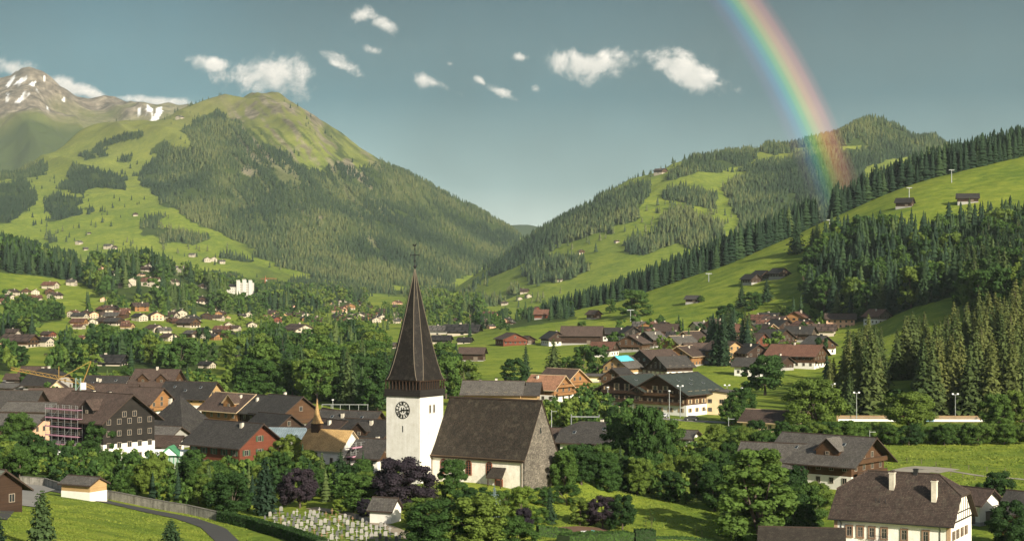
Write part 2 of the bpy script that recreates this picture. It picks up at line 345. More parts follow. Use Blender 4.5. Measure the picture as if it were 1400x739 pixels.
# ------------------------------------------------------------ wood outlines (rows and columns of the photograph, read on the ground)
LM = [  # woods of the mountain on the left
 [(185,245),(205,215),(222,196),(262,204),(250,176),(285,158),(330,172),(345,195),(392,210),(420,232),(470,238),(520,250),(552,222),(600,238),(650,262),(722,305),(700,350),(610,388),(520,392),(430,380),(350,350),(335,335),(300,318),(262,300),(240,285),(215,272)],
 [(-100,240),(-20,236),(60,222),(62,240),(20,244),(-30,256),(-100,262)],
 [(-60,262),(30,246),(58,262),(40,290),(12,306),(-60,300)],
 [(62,278),(78,264),(108,270),(112,288),(92,302),(66,304)],
 [(92,225),(125,228),(170,240),(168,262),(130,258),(112,268),(84,255)],
 [(200,296),(222,294),(225,312),(262,318),(286,326),(270,336),(230,334),(196,322)],
 [(440,225),(500,232),(540,212),(600,250),(560,262),(470,262)],
 [(110,212),(128,210),(130,216),(112,218)],[(134,206),(146,204),(146,212),(134,214)],[(160,214),(178,212),(180,222),(160,224)],
 [(130,196),(160,184),(192,178),(196,186),(150,200),(132,206)],
 [(255,180),(280,160),(300,150),(310,160),(285,176),(262,192)],
 [(300,345),(340,352),(345,360),(300,356)],[(120,286),(128,286),(128,292),(120,292)],[(70,322),(82,322),(82,330),(70,330)],
 [(400,380),(470,388),(560,396),(620,394),(620,402),(500,402),(400,394)],
]
RM = [  # woods of the mountain on the right
 [(560,440),(640,402),(700,345),(742,316),(820,273),(862,252),(888,248),(886,272),(876,288),(868,300),(830,312),(800,324),(760,336),(740,352),(700,368),(660,384),(640,400)],
 [(716,372),(740,356),(790,350),(808,356),(806,372),(770,382),(724,388)],
 [(912,236),(935,222),(1000,206),(1030,206),(1036,216),(1020,226),(990,232),(950,238),(915,246)],
 [(905,262),(940,256),(980,270),(975,286),(950,282),(910,276)],
 [(905,296),(925,284),(960,300),(988,310),(985,328),(950,342),(926,330),(905,338),(880,350),(856,348),(850,334),(880,322),(900,318)],
 [(1040,196),(1100,189),(1180,176),(1215,176),(1212,184),(1170,200),(1120,200),(1060,212),(1045,206)],
 [(996,252),(1016,236),(1040,222),(1080,216),(1120,204),(1176,204),(1220,184),(1282,192),(1320,205),(1260,212),(1215,218),(1186,232),(1180,250),(1190,300),(1120,320),(1010,320),(1004,290)],
 [(806,300),(830,312),(836,318),(812,322)],
 [(1146,186),(1176,156),(1250,158),(1304,182),(1300,200),(1220,192),(1180,198)],
 [(640,430),(700,396),(716,398),(690,412),(660,424)],
 [(880,385),(960,350),(1020,330),(1080,330),(1080,345),(960,370),(890,395)],
 [(1000,204),(1012,200),(1016,206),(1004,210)],
]
def woods(polys, px, py, x, y, jit=9):
    q = px+fbm(x/70, y/70, 3)*jit*3.2; r = py+fbm(x/60+50, y/60, 3)*jit*1.2
    m = np.zeros(px.shape, bool)
    for p_ in polys: m |= inpoly(q, r, p_)
    return m
def lm_mask(V, px, py):
    f = woods(LM, px, py, V[:, 0], V[:, 1]).astype(float)*0.9
    nz = fbm(V[:, 0]/140, V[:, 1]/140, 5); nz2 = fbm(V[:, 0]/60+9, V[:, 1]/200, 4)
    rock = np.zeros(len(V))
    for p_, t in (([(335,150),(352,138),(372,140),(392,160),(402,178),(412,195),(392,190),(360,170),(340,160)], 0.02),
                  ([(500,235),(512,255),(500,300),(520,330),(505,335),(486,300),(488,250)], 0.05), ([(455,205),(480,215),(500,240),(470,240)], 0.08),
                  ([(340,180),(430,200),(520,250),(560,330),(480,330),(400,280),(330,230)], 0.17)):
        rock = np.maximum(rock, inpoly(px+nz2*20, py, p_)*np.clip((nz2-t+0.03)*14, 0, 1))
    rock = np.maximum(rock, np.clip((175-py)/25, 0, 1)*np.clip((nz2-0.16)*8, 0, .8))
    sc = ridged((V[:, 0]+.5*V[:, 1])/110, V[:, 1]/500, 3); f = np.maximum(f, np.clip((sc-.22)*6, 0, .65)*np.clip((px-300)/40, 0, 1)*np.clip((px-300)/40, 0, 1))
    q = (py-1.15*px+nz2*18)/9.; al = (px+py)/70.
    gul = fbm(q, al, 4); up = np.clip((330-py)/60, 0, 1)*np.clip((px-285)/40, 0, 1)*np.clip((620-px)/120, 0, 1)
    high = np.clip((235-py+nz*60)/30, 0, 1)
    rock = np.maximum(rock, np.clip((gul-.03)*10, 0, .95)*up*(.35+.65*high)*np.clip((nz+.2)*7, 0, 1))
    gul2 = fbm(q+40, al+9, 4); f = np.maximum(f, np.clip((gul2-.01)*8, 0, .85)*up*np.clip((py-150)/30, 0, 1))
    sd_ = np.abs(px-(452+(py-222)*.52)-nz*16); scree = np.clip(1.6-sd_/3.6, 0, 1)*((py > 216) & (py < 338))*np.clip((nz2+.25)*4, .25, 1)
    rock = np.maximum(rock, scree)
    return np.stack([f*(1-rock), rock*.85, np.zeros(len(V))], -1)
def rm_mask(V, px, py):
    f = woods(RM, px, py, V[:, 0], V[:, 1]).astype(float)*0.9
    return np.stack([f, np.zeros(len(V)), np.zeros(len(V))], -1)
def pk_mask(V, px, py):
    z = V[:, 2]; nz = fbm(V[:, 0]/300, V[:, 1]/300, 5); st = ridged((V[:, 0]+V[:, 1]*.5)/260, V[:, 1]/1500, 4)
    rock = np.clip((z-(770+nz*420))/140, 0, 1)
    s = np.zeros(len(V)); q = px+nz*16; r = py+nz*9
    for p_ in ([(14,122),(26,110),(36,104),(38,107),(28,116),(18,126)],[(14,136),(30,124),(44,113),(50,110),(46,120),(32,130),(20,138)],[(198,150),(202,142),(208,148),(206,162),(212,150),(222,146),(224,152),(210,166),(204,172),(198,164)],
               [(8,118),(20,104),(24,104),(12,120)],[(186,150),(191,146),(192,154),(188,160)],[(2,132),(10,124),(12,128),(4,138)],[(60,106),(62,104),(64,110),(62,112)],[(60,146),(63,144),(64,149),(61,150)],[(86,136),(90,134),(91,139),(88,140)],[(16,156),(20,155),(21,160),(17,161)]):
        s = np.maximum(s, inpoly(q, r, p_))
    s = s*np.clip((fbm(V[:, 0]/70, V[:, 1]/140, 4)+.10)*9, 0, 1)
    s = np.maximum(s, (rock > .8)*(st > 0.34)*np.clip((nz-.02)*20, 0, 1)*0.9)
    fo = np.clip((860-z+nz*520)/200, 0, 1)*0.85
    return np.stack([fo, rock, s], -1)
def gr_mask(V, px, py):
    return np.stack([ground_wood(V[:, 0], V[:, 1], px, py), np.zeros(len(V)), np.zeros(len(V))], -1)
# ------------------------------------------------------------ foliage materials
def foliage(name, stops, attr=False, trans=0.25, amp=0.9, sc=0.9):
    m, n = newmat(name)
    if attr: rnd = n.node('ShaderNodeAttribute', attribute_name='tint').outputs['Fac']
    else: rnd = n.node('ShaderNodeObjectInfo').outputs['Random']
    geo = n.node('ShaderNodeNewGeometry').outputs['Position']
    nz = n.noise(geo, sc, 3, 0.7)
    c = n.ramp(rnd, stops)
    c = n.mix(1.0, c, vnz(n, n.m('MULTIPLY_ADD', nz, amp*1.6, 1-amp*.8)), 'MULTIPLY')
    d = n.node('ShaderNodeBsdfPrincipled', ins={'Base Color': c, 'Roughness': .75, 'Specular IOR Level': .18})
    t = n.node('ShaderNodeBsdfTranslucent', ins={'Color': n.mix(1.0, c, (1.1, 1.15, .6), 'MULTIPLY')})
    out(n, n.node('ShaderNodeMixShader', ins={0: trans, 1: d.outputs[0], 2: t.outputs[0]}).outputs[0]); return m
CON = [(0, (.014, .032, .016)), (.35, (.023, .048, .020)), (.7, (.038, .068, .023)), (1, (.068, .098, .028))]
BRO = [(0, (.024, .056, .015)), (.3, (.040, .086, .019)), (.65, (.068, .125, .024)), (1, (.125, .175, .030))]
CONF = [(0, (.016, .034, .016)), (.45, (.034, .058, .023)), (.8, (.060, .085, .030)), (1, (.095, .112, .038))]
M_CON = foliage('conifer_needles', CON, trans=.12); M_CONA = foliage('conifer_needles_wood', CON, True, .1)
M_CONF = foliage('conifer_needles_far', CONF, True, .05)
M_BRO = foliage('green_leaves', BRO, trans=.3); M_BROA = foliage('green_leaves_wood', BRO, True, .25)
M_OLV = foliage('olive_spruce_needles', [(0, (.045, .072, .022)), (.5, (.075, .100, .028)), (1, (.115, .130, .036))], trans=.15)
M_RED = foliage('copper_leaves', [(0, (.018, .016, .024)), (1, (.036, .026, .034))], trans=.2)
M_BLU = foliage('blue_spruce_needles', [(0, (.10, .15, .15)), (1, (.16, .22, .22))], trans=.1)
M_LIM = foliage('lime_leaves', [(0, (.12, .19, .03)), (1, (.17, .23, .035))], trans=.3)
M_BARK = solid('bark', (.085, .065, .05), .9, .3, 3.0)

# ------------------------------------------------------------ tree shapes (numpy triangles)
def _dirs(rs, n):
    v = rs.normal(size=(n, 3)); return v/np.linalg.norm(v, axis=1)[:, None]
def cards(rs, cen, nrm, size, asp=1.3):
    """one small bent leaf clump (two triangles) at each centre, facing nrm"""
    n = len(cen); r = _dirs(rs, n)
    t = np.cross(nrm, r); t /= np.linalg.norm(t, axis=1)[:, None]+1e-9; b = np.cross(nrm, t)
    s = size*(0.6+0.8*rs.rand(n))[:, None]; k = nrm*s*0.35
    V = np.stack([cen-t*s*.5*asp-k, cen-b*s*.5, cen+t*s*.5*asp-k, cen+b*s*.5], 1).reshape(-1, 3)
    i = np.arange(n)[:, None]*4
    Fc = np.concatenate([i+np.array([[0, 1, 3]]), i+np.array([[1, 2, 3]])])
    return V, Fc
def ico(sub=1):
    bm = bmesh.new(); bmesh.ops.create_icosphere(bm, subdivisions=sub, radius=1)
    V = np.array([v.co[:] for v in bm.verts]); Fc = np.array([[v.index for v in f.verts] for f in bm.faces]); bm.free(); return V, Fc
ICO1, ICO2 = ico(1), ico(2)
def cat(parts):
    Vs, Fs, o = [], [], 0
    for V, Fc in parts: Vs.append(V); Fs.append(Fc+o); o += len(V)
    return np.concatenate(Vs), np.concatenate(Fs)
def broadleaf_crown(seed, nl, size, H=10.0, wide=0.42, low=0.16, lobes=26, core=True, flat=1.0):
    """crown of a tree of height H: lobes spread through an uneven volume, each a shell of small leaf clumps"""
    rs = np.random.RandomState(seed); W = H*wide; cz = H*(low+(1-low)*.52); hz = H*(1-low)*.5
    f = .06+.88*rs.rand(lobes)**.9; pk = .34+.16*rs.rand(); env = np.where(f > pk, np.sqrt(np.clip(1-((f-pk)/(1.02-pk))**2, .02, 1)), .6+.4*np.sin(np.pi/2*f/pk))
    an = rs.rand(lobes)*6.283; bias = 1+.22*np.cos(an-rs.rand()*6.3)+.1*np.cos(3*an+rs.rand()*6)
    ra = W*env*bias*(.34+.52*rs.rand(lobes)**.6); d = np.stack([np.cos(an), np.sin(an), f-.5], 1); rad = ra/W
    c = np.stack([np.cos(an)*ra, np.sin(an)*ra, H*(low+(1-low)*f)], 1)
    lr = (0.16+0.20*rs.rand(lobes)**1.6)*W*(1.12-.35*np.abs(d[:, 2])*rad)*(30/max(lobes, 20))**.18
    shear = rs.normal(size=2)*.05; c[:, :2] += (c[:, 2:]-cz)*shear
    per = max(3, nl//lobes); parts = []
    for i in range(lobes):
        dd = _dirs(rs, per); dd[:, 2] = np.abs(dd[:, 2])*np.where(rs.rand(per) < .75, 1, -1); rr = lr[i]*(0.62+0.5*rs.rand(per))[:, None]
        cen = c[i]+dd*rr*[1, 1, .85*flat]; nn = dd+_dirs(rs, per)*.75; nn /= np.linalg.norm(nn, axis=1)[:, None]
        parts.append(cards(rs, cen, nn, size))
    if core:
        for i in range(lobes):
            V, Fc = ICO1; parts.append((V*lr[i]*.55*(1+.2*rs.rand(len(V), 1))+c[i], Fc))
    V, Fc = cat(parts); z0, z1 = V[:, 2].min(), V[:, 2].max(); lo_ = H*max(low, .01)
    V[:, 2] = lo_+(V[:, 2]-z0)*(H-lo_)/(z1-z0); c[:, 2] = lo_+(c[:, 2]-z0)*(H-lo_)/(z1-z0)
    return V, Fc, c
def conifer_crown(seed, tiers, nb, H=20.0, wide=0.17, sub=1, low=0.06, droop=0.35, col=False):
    rs = np.random.RandomState(seed); parts = []; R0 = H*wide
    for k in range(tiers):
        t = (k+rs.rand()*.4)/tiers; z = H*(low+(1-low)*t); r = R0*(1-t)**(.85 if not col else .55)*(0.88+.24*rs.rand())+.15
        if t < .12: r *= .8
        n = max(4, int(nb*(1-.55*t)))
        a = np.arange(n)/n*2*np.pi+rs.rand()*6+rs.normal(size=n)*.14
        L = r*(0.72+0.5*rs.rand(n)); dz = -L*droop*(0.6+.8*rs.rand(n)); th = H/tiers*0.95+.1
        ca, sa = np.cos(a), np.sin(a)
        if sub == 1:
            wd = r*1.9/n*1.9
            top = np.stack([ca*0.05, sa*.05, np.full(n, z+th)], 1); tip = np.stack([ca*L, sa*L, z+dz], 1)
            mid = np.stack([ca*L*.5, sa*L*.5, z+dz*.3+th*.25], 1)
            pl = mid+np.stack([-sa*wd, ca*wd, np.full(n, -th*.55)], 1); pr = mid-np.stack([-sa*wd, ca*wd, np.full(n, th*.55)], 1)
            V = np.stack([top, tip, pl, pr], 1).reshape(-1, 3); i = np.arange(n)[:, None]*4
            parts.append((V, np.concatenate([i+np.array([[0, 2, 1]]), i+np.array([[0, 1, 3]])])))
        else:
            for j in range(n):
                m = sub; f = (np.arange(m)+rs.rand(m))/m; cen = np.stack([ca[j]*L[j]*f, sa[j]*L[j]*f, z+dz[j]*f**1.4+(1-f)*th*.2], 1)
                cen += rs.normal(size=(m, 3))*[.12, .12, .06]*L[j]*.5*(1.1-f)[:, None]
                nn = np.stack([ca[j]*.55+rs.normal(size=m)*.35, sa[j]*.55+rs.normal(size=m)*.35, np.full(m, .8)], 1); nn /= np.linalg.norm(nn, axis=1)[:, None]
                parts.append(cards(rs, cen, nn, (0.24*r+.30)*(1.25-.6*f.mean()), 1.5))
    ns = 7; a = np.arange(ns)/ns*2*np.pi
    ring = np.stack([np.cos(a)*R0*.5, np.sin(a)*R0*.5, np.full(ns, H*low*1.3)], 1); V = np.concatenate([ring, [[0, 0, H*.96]], [[0, 0, H*low]]])
    i = np.arange(ns)
    parts.append((V, np.concatenate([np.stack([i, (i+1) % ns, np.full(ns, ns)], 1), np.stack([(i+1) % ns, i, np.full(ns, ns+1)], 1)])))
    parts.append((np.array([[-.12, 0, H*.9], [.12, 0, H*.9], [0, 0, H*1.02], [0, .12, H*.9]]), np.array([[0, 1, 2], [1, 3, 2], [3, 0, 2]])))
    return cat(parts)
def tiny_conifer(seed):
    rs = np.random.RandomState(seed); parts = []; H = 20.
    for z0, z1, r in ((.04, .62, .19), (.34, 1.0, .135)):
        n = 5; a = np.arange(n)/n*2*np.pi+rs.rand()*3; rr = r*H*(.75+.5*rs.rand(n))
        V = np.concatenate([np.stack([np.cos(a)*rr, np.sin(a)*rr, H*z0+rs.rand(n)*2.4], 1), [[rs.normal()*.3, rs.normal()*.3, z1*H]]])
        i = np.arange(n); parts.append((V, np.stack([i, (i+1) % n, np.full(n, n)], 1)))
    return cat(parts)
def tiny_broadleaf(seed):
    rs = np.random.RandomState(seed); V, Fc = ICO1; V = V.copy()*(1+.28*rs.normal(size=(len(V), 1)).clip(-1, 1)); V = V*[4.2, 4.2, 4.6]+[0, 0, 5.0]; return V, Fc
def trunk_mesh(seed, H, r, limbs, mat, top=.8):
    rs = np.random.RandomState(seed); parts = []
    def tube(p0, p1, r0, r1, n=7):
        p0 = np.array(p0, float); p1 = np.array(p1, float); d = p1-p0; d /= np.linalg.norm(d); u = np.cross(d, [.3, .9, .1]); u /= np.linalg.norm(u); v = np.cross(d, u)
        a = np.arange(n)/n*2*np.pi; c = np.cos(a)[:, None]*u+np.sin(a)[:, None]*v
        i = np.arange(n); j = (i+1) % n
        parts.append((np.concatenate([p0+c*r0, p1+c*r1]), np.concatenate([np.stack([i, j, j+n], 1), np.stack([i, j+n, i+n], 1)])))
    pts = [np.array([0, 0, -.5])]
    for k in range(4): pts.append(np.array([rs.normal()*.02*H*(k > 0), rs.normal()*.02*H*(k > 0), H*top*(k+1)/4]))
    for k in range(4): tube(pts[k], pts[k+1], r*(1-k*.22)*(1.35 if k == 0 else 1), r*(1-(k+1)*.22))
    for c in limbs: tube(pts[1]+(pts[2]-pts[1])*rs.rand(), c, r*.42, r*.1, 5)
    V, Fc = cat(parts); return np_mesh('trunk', V, Fc, mat, True)

PROTO = {}
def proto(kind, i):
    """(trunk mesh, crown mesh, nominal height)"""
    key = (kind, i)
    if key in PROTO: return PROTO[key]
    s = 100+i*13
    if kind in ('bro', 'bro_near', 'lime', 'copper', 'bush', 'tall', 'sapling'):
        near = kind != 'bro'
        mat = {'lime': M_LIM, 'copper': M_RED}.get(kind, M_BRO)
        wide = {'bush': .62, 'tall': .25, 'sapling': .22}.get(kind, .38+.09*((i*7) % 5)/4); low = {'bush': 0, 'tall': .05, 'sapling': .3}.get(kind, .02+.07*((i*3) % 4)/3)
        nl = {'sapling': 260, 'bush': 6000}.get(kind, 15000 if near else 4200)
        V, Fc, c = broadleaf_crown(s, nl, {'sapling': .22, 'bush': .30}.get(kind, .26 if near else .44), 10., wide, low, {'sapling': 9, 'bush': 34}.get(kind, 90 if near else 44), kind != 'sapling')
        crown = np_mesh('crown', V, Fc, mat); cs = c[np.random.RandomState(s).permutation(len(c))[:7]]
        PROTO[key] = (trunk_mesh(s, 10., .26 if kind != 'sapling' else .09, cs, M_BARK, .62), crown, 10.)
    else:
        mat = {'olive': M_OLV, 'blue': M_BLU}.get(kind, M_CON)
        if kind == 'con': V, Fc = conifer_crown(s, 20, 13, wide=.19+.05*((i*5) % 4)/3, sub=4)
        elif kind == 'thuja': V, Fc = conifer_crown(s, 22, 12, wide=.2, sub=5, low=.0, droop=-.5, col=True)
        elif kind == 'pine': V, Fc = conifer_crown(s, 22, 15, wide=.30, sub=6, low=.02, droop=-.25, col=True)
        elif kind == 'blue': V, Fc = conifer_crown(s, 15, 12, wide=.27, sub=6, low=.03, droop=.2)
        else: V, Fc = conifer_crown(s, 26, 14, wide=.18+.05*((i*5) % 4)/3, sub=6)
        PROTO[key] = (trunk_mesh(s, 20., .3, [], M_BARK, .93), np_mesh('crown', V, Fc, mat), 20.)
    return PROTO[key]
NPROTO = {'bro': 7, 'bro_near': 6, 'con': 6, 'olive': 5}
def plant(name, kind, x, y, h, label, catg='tree', group=None, i=None, sx=1.0, z=None, seed=None):
    rs = random.Random(int(x*37+y*91) if seed is None else seed)
    tr, cr, H = proto(kind, rs.randrange(NPROTO.get(kind, 3)) if i is None else i)
    e = empty(name, (x, y, (GZ(x, y) if z is None else z)-.1), rs.random()*6.28, label, catg, group)
    s = h/H; e.scale = (s*sx*rs.uniform(.92, 1.08), s*sx*rs.uniform(.92, 1.08), s)
    link('trunk', tr, e); link('crown', cr, e); return e

def merged(name, items, protos, mat, kind='stuff', label=None):
    """items: array (x, y, z, height, tint); one mesh of all of them"""
    items = np.asarray(items).reshape(-1, 5); rs = np.random.RandomState(len(items)); N = len(items)
    if N < 1: return
    pid = rs.randint(0, len(protos), N); Vs, Fs, Ts, o = [], [], [], 0
    for k_, (V, Fc, H) in enumerate(protos):
        it = items[pid == k_]; n = len(it)
        if not n: continue
        a = rs.rand(n)*6.283; s = it[:, 3]/H; w_ = s*(0.85+.35*rs.rand(n)); ca, sa = np.cos(a)*w_, np.sin(a)*w_
        X = V[None, :, 0]*ca[:, None]-V[None, :, 1]*sa[:, None]+it[:, 0:1]; Y = V[None, :, 0]*sa[:, None]+V[None, :, 1]*ca[:, None]+it[:, 1:2]; Z = V[None, :, 2]*s[:, None]+it[:, 2:3]
        Vs.append(np.stack([X, Y, Z], -1).reshape(-1, 3)); Fs.append((Fc[None]+(np.arange(n)*len(V))[:, None, None]+o).reshape(-1, 3)); Ts.append(np.repeat(it[:, 4], len(V))); o += n*len(V)
    me = np_mesh(name, np.concatenate(Vs), np.concatenate(Fs), mat)
    at = me.attributes.new('tint', 'FLOAT', 'POINT'); at.data.foreach_set('value', np.concatenate(Ts).astype(np.float32))
    ob = link(name, me, kind=kind)
    if label: ob['label'] = label
    return ob
def grid_pts(x0, x1, y0, y1, sp, seed):
    rs = np.random.RandomState(seed); xs = np.arange(x0, x1, sp); ys = np.arange(y0, y1, sp); X, Y = np.meshgrid(xs, ys)
    return (X+rs.rand(*X.shape)*sp*.95).ravel(), (Y+rs.rand(*X.shape)*sp*.95).ravel(), rs

# ------------------------------------------------------------ mountain sheets and their woods
YY = lambda a, b, n: np.geomspace(a, b, n)
sheet('mountain_left', left_mt, -260, 1000, 640, np.concatenate([np.linspace(2500, 6000, 330), np.linspace(6040, 8000, 30)]), lm_mask)
sheet('mountain_right', right_mt, 460, 1700, 560, np.concatenate([np.linspace(2000, 4500, 280), np.linspace(4540, 6000, 30)]), rm_mask)
sheet('mountain_peak', peak_mt, -400, 760, 560, np.concatenate([np.linspace(6000, 9000, 230), np.linspace(9040, 10500, 20)]), pk_mask)
sheet('mountain_distant', pale_mt, 380, 1200, 200, np.linspace(8200, 10600, 60), lambda V, a, b: np.stack([np.full(len(V), 1.), np.zeros(len(V)), np.zeros(len(V))], -1))
TC = [(*tiny_conifer(s), 20.) for s in range(6)]
TB = [(*tiny_broadleaf(s), 10.) for s in range(5)]
def mountain_wood(name, L, polys, pxr, yr, sp, extra, hh, label, clearing=None):
    y0, y1 = yr; xa = (pxr[0]-700)/F*y1 if pxr[0] < 700 else (pxr[0]-700)/F*y0; xb = (pxr[1]-700)/F*y1
    X, Y, rs = grid_pts(xa, xb, y0, y1, sp, 5)
    Z = L.z(X, Y); px, py = proj(X, Y, Z); ok = (px > pxr[0]) & (px < pxr[1]) & (py < 430)
    d = (L.z(X, Y+20)-Z); up = d > -8
    m = woods(polys, px, py, X, Y); thin = fbm(X/55, Y/90, 3) > -.2
    r = rs.rand(len(X)); keep = ok & up & ((m & thin & (r < .97)) | (~m & (r < extra) & (fbm(X/200+3, Y/200, 2) > .02)))
    if clearing is not None: keep &= ~clearing(px, py, X, Y) | (r < .3)
    z = L.z(X[keep], Y[keep]); n = keep.sum()
    patch = np.clip(.42+fbm(X[keep]/150, Y[keep]/260, 4)*2.6+rs.normal(size=n)*.2, 0, 1)
    return merged(name, np.stack([X[keep], Y[keep], z-1, hh*(0.6+.65*rs.rand(n)), patch], 1), TC, M_CONF, label=label)
mountain_wood('left_mountain_wood', left_mt, LM, (-40, 760), (3000, 6050), 8.2, .02, 14.5, 'spruce woods covering the mountain on the left',
              lambda px, py, X, Y: ((fbm((py-1.15*px)/9., (px+py)/70., 4) > .09) & (px > 285) & (py < 320)) | (fbm(X/45, Y/60, 3) > .21) | (np.abs(px-(452+(py-222)*.52)) < 4.5))
mountain_wood('right_mountain_wood', right_mt, RM, (540, 1330), (2300, 4500), 7.2, .03, 16, 'spruce woods covering the mountain on the right',
              lambda px, py, X, Y: fbm(X/45, Y/60, 3) > .2)

# ------------------------------------------------------------ woods and groves of the valley
PXc = sorted(gcols)
def ridgeY(px): return np.interp(px, [660, 700, 780, 850, 950, 1040, 1120, 1200, 1270, 1330, 1400, 2300], [1300, 1350, 1370, 1380, 1390, 1400, 1430, 1450, 1455, 1460, 1490, 1600])
# (outline on the ground, spacing m, heights m, share of conifers, tint shift, label conifer, label broadleaf)
ZN = [
 ('dark', [(1124,346),(1150,328),(1200,334),(1260,330),(1345,318),(1420,310),(1420,395),(1330,398),(1250,420),(1215,434),(1150,444),(1098,410),(1106,380),(1128,350)], 7.2, (12,25), .74, -.2, 'in the dark wood filling the hollow of the right slope'),
 ('right', [(1318,398),(1340,352),(1420,318),(1900,280),(1900,440),(1400,430),(1326,428)], 9, (18,28), .8, -.15, 'in the wood at the right edge above the front forest'),
 ('lefthill', [(-200,334),(0,342),(60,352),(112,374),(112,386),(60,378),(0,372),(-200,372)], 11, (16,24), .75, -.15, 'in the dark wood on the left hill below the mountain'),
 ('knoll', [(112,388),(128,368),(160,358),(215,355),(262,364),(312,384),(345,402),(440,402),(500,408),(500,420),(440,428),(330,430),(255,425),(215,420),(170,412),(140,404)], 11, (15,24), .55, .1, 'on the wooded knoll left of the white castle'),
 ('a', [(5,418),(40,414),(80,420),(84,438),(60,442),(5,440)], 11, (11,17), .1, 0, 'in the grove above the brown farmhouses at far left'),
 ('b', [(-60,452),(46,450),(48,462),(-60,466)], 11, (12,17), .1, 0, 'in the tree row left of the bright mown meadow'),
 ('b2', [(-200,470),(0,480),(24,500),(10,512),(-200,512)], 11, (12,17), .1, 0, 'at the left edge beside the pale field'),
 ('c', [(72,488),(88,472),(130,466),(190,470),(250,470),(312,472),(322,474),(306,482),(284,506),(190,510),(70,508),(66,500)], 11.5, (11,16), .18, -.1, 'in the thick grove behind the yellow crane'),
 ('d', [(322,484),(345,478),(420,476),(560,474),(545,482),(514,492),(532,522),(528,562),(478,562),(440,553),(412,549),(384,542),(330,530),(318,505)], 11, (12,20), .4, 0, 'in the green belt between the village roofs and the spire'),
 ('e', [(603,512),(640,505),(655,520),(648,545),(603,545)], 10, (12,17), .2, -.1, 'behind the church roof'),
 ('g', [(775,658),(800,668),(870,679),(950,695),(1030,712),(1046,660),(1040,625),(940,612),(880,598),(800,606),(772,620)], 5.6, (5.5,8.5), .03, .05, 'in the leafy bank below the church gable'),
 ('h', [(740,548),(830,548),(865,590),(800,604),(745,588)], 7, (5.5,8.5), .05, .25, 'between the church roof and the orange chalets'),
 ('k', [(1010,612),(1040,600),(1075,690),(1130,720),(1100,755),(1040,740),(1020,690)], 7, (7,10), .05, 0, 'left of the big white house with the hipped roof'),
 ('v1', [(560,398),(660,400),(660,432),(560,432)], 17, (14,22), .6, .3, 'in the far wood right of the spire'),
 ('v2', [(325,424),(500,420),(560,424),(700,445),(700,462),(560,458),(325,456)], 26, (8,12), .3, .2, 'among the houses of the far village'),
 ('v3', [(120,410),(320,425),(330,452),(100,432)], 25, (10,15), .35, .15, 'among the hillside houses on the left'),
 ('v4', [(960,488),(1024,488),(1024,500),(960,500)], 6, (15,21), 1, -.2, 'in the dark row below the slope village'),
 ('v5', [(850,448),(1130,438),(1130,500),(1070,502),(1030,488),(840,488)], 22, (7,12), .3, 0, 'among the chalets of the slope village'),
 ('v6', [(612,438),(690,438),(780,424),(790,436),(700,448),(612,452)], 12, (9,14), .7, -.1, 'around the barns beyond the spire'),
 ('fl', [(0,522),(330,522),(420,560),(420,600),(200,600),(0,600)], 15, (5,8.5), .15, 0, 'between the brown roofs of the village on the left'),
 ('gd', [(0,628),(170,640),(330,652),(520,650),(560,672),(530,694),(420,688),(350,696),(330,703),(250,696),(200,687),(140,675),(90,664),(50,652),(0,645)], 4.6, (3.2,6.6), .14, 0, 'in the gardens behind the churchyard'),
 ('lw', [(-60,600),(60,600),(80,632),(50,655),(-60,655)], 6.5, (5,8), .1, -.1, 'in front of the scaffolded house'),
 ('ff', [(1135,570),(1200,571),(1420,572),(1420,566),(1200,566),(1135,566)], 7, (5,10), .1, .35, 'at the foot of the tall olive wood behind the barrier'),
 ('s1', [(1040,432),(1128,432),(1128,446),(1040,446)], 15, (10,15), .4, -.1, 'above the slope village'),
]
ZLABEL = {z[0]: z[6] for z in ZN}
ZLABEL['front'] = 'in the tall olive wood behind the sports ground'
ZLABEL['ridge'] = 'in the dark band of trees along the ridge of the right slope'
KEEP_OUT = []      # (x, y, radius): where houses stand; filled before planting
def front_wood(px, Y, py):
    lim = np.interp(px, [1128, 1150, 1200, 1400], [548, 530, 522, 520])
    top = np.interp(px, [1128, 1180, 1240, 1320, 1400], [600, 670, 690, 700, 730])
    return (px > 1128) & (px < 1900) & (Y > lim) & (Y < top) & ~((px > 1205) & (px < 1262) & (Y < 660))
def ridge_wood(px, Y):
    r = ridgeY(px); return (px > 742) & (px < 1900) & (Y > r-np.interp(px, [742, 860, 1000, 1100, 1400], [6, 30, 25, 8, 12])) & (Y < r+np.interp(px, [742, 900, 2000], [25, 130, 150])) & ~((px > 1116) & (px < 1136))
def ground_wood(x, y, px, py):
    m = np.zeros(px.shape)
    for z_ in ZN:
        if z_[2] < 13: m = np.maximum(m, inpoly(px, py, z_[1])*(y > 340)*.85)
    m = np.maximum(m, front_wood(px, y, py)*.85); m = np.maximum(m, ridge_wood(px, y)*.85)
    return m*(y > 290)
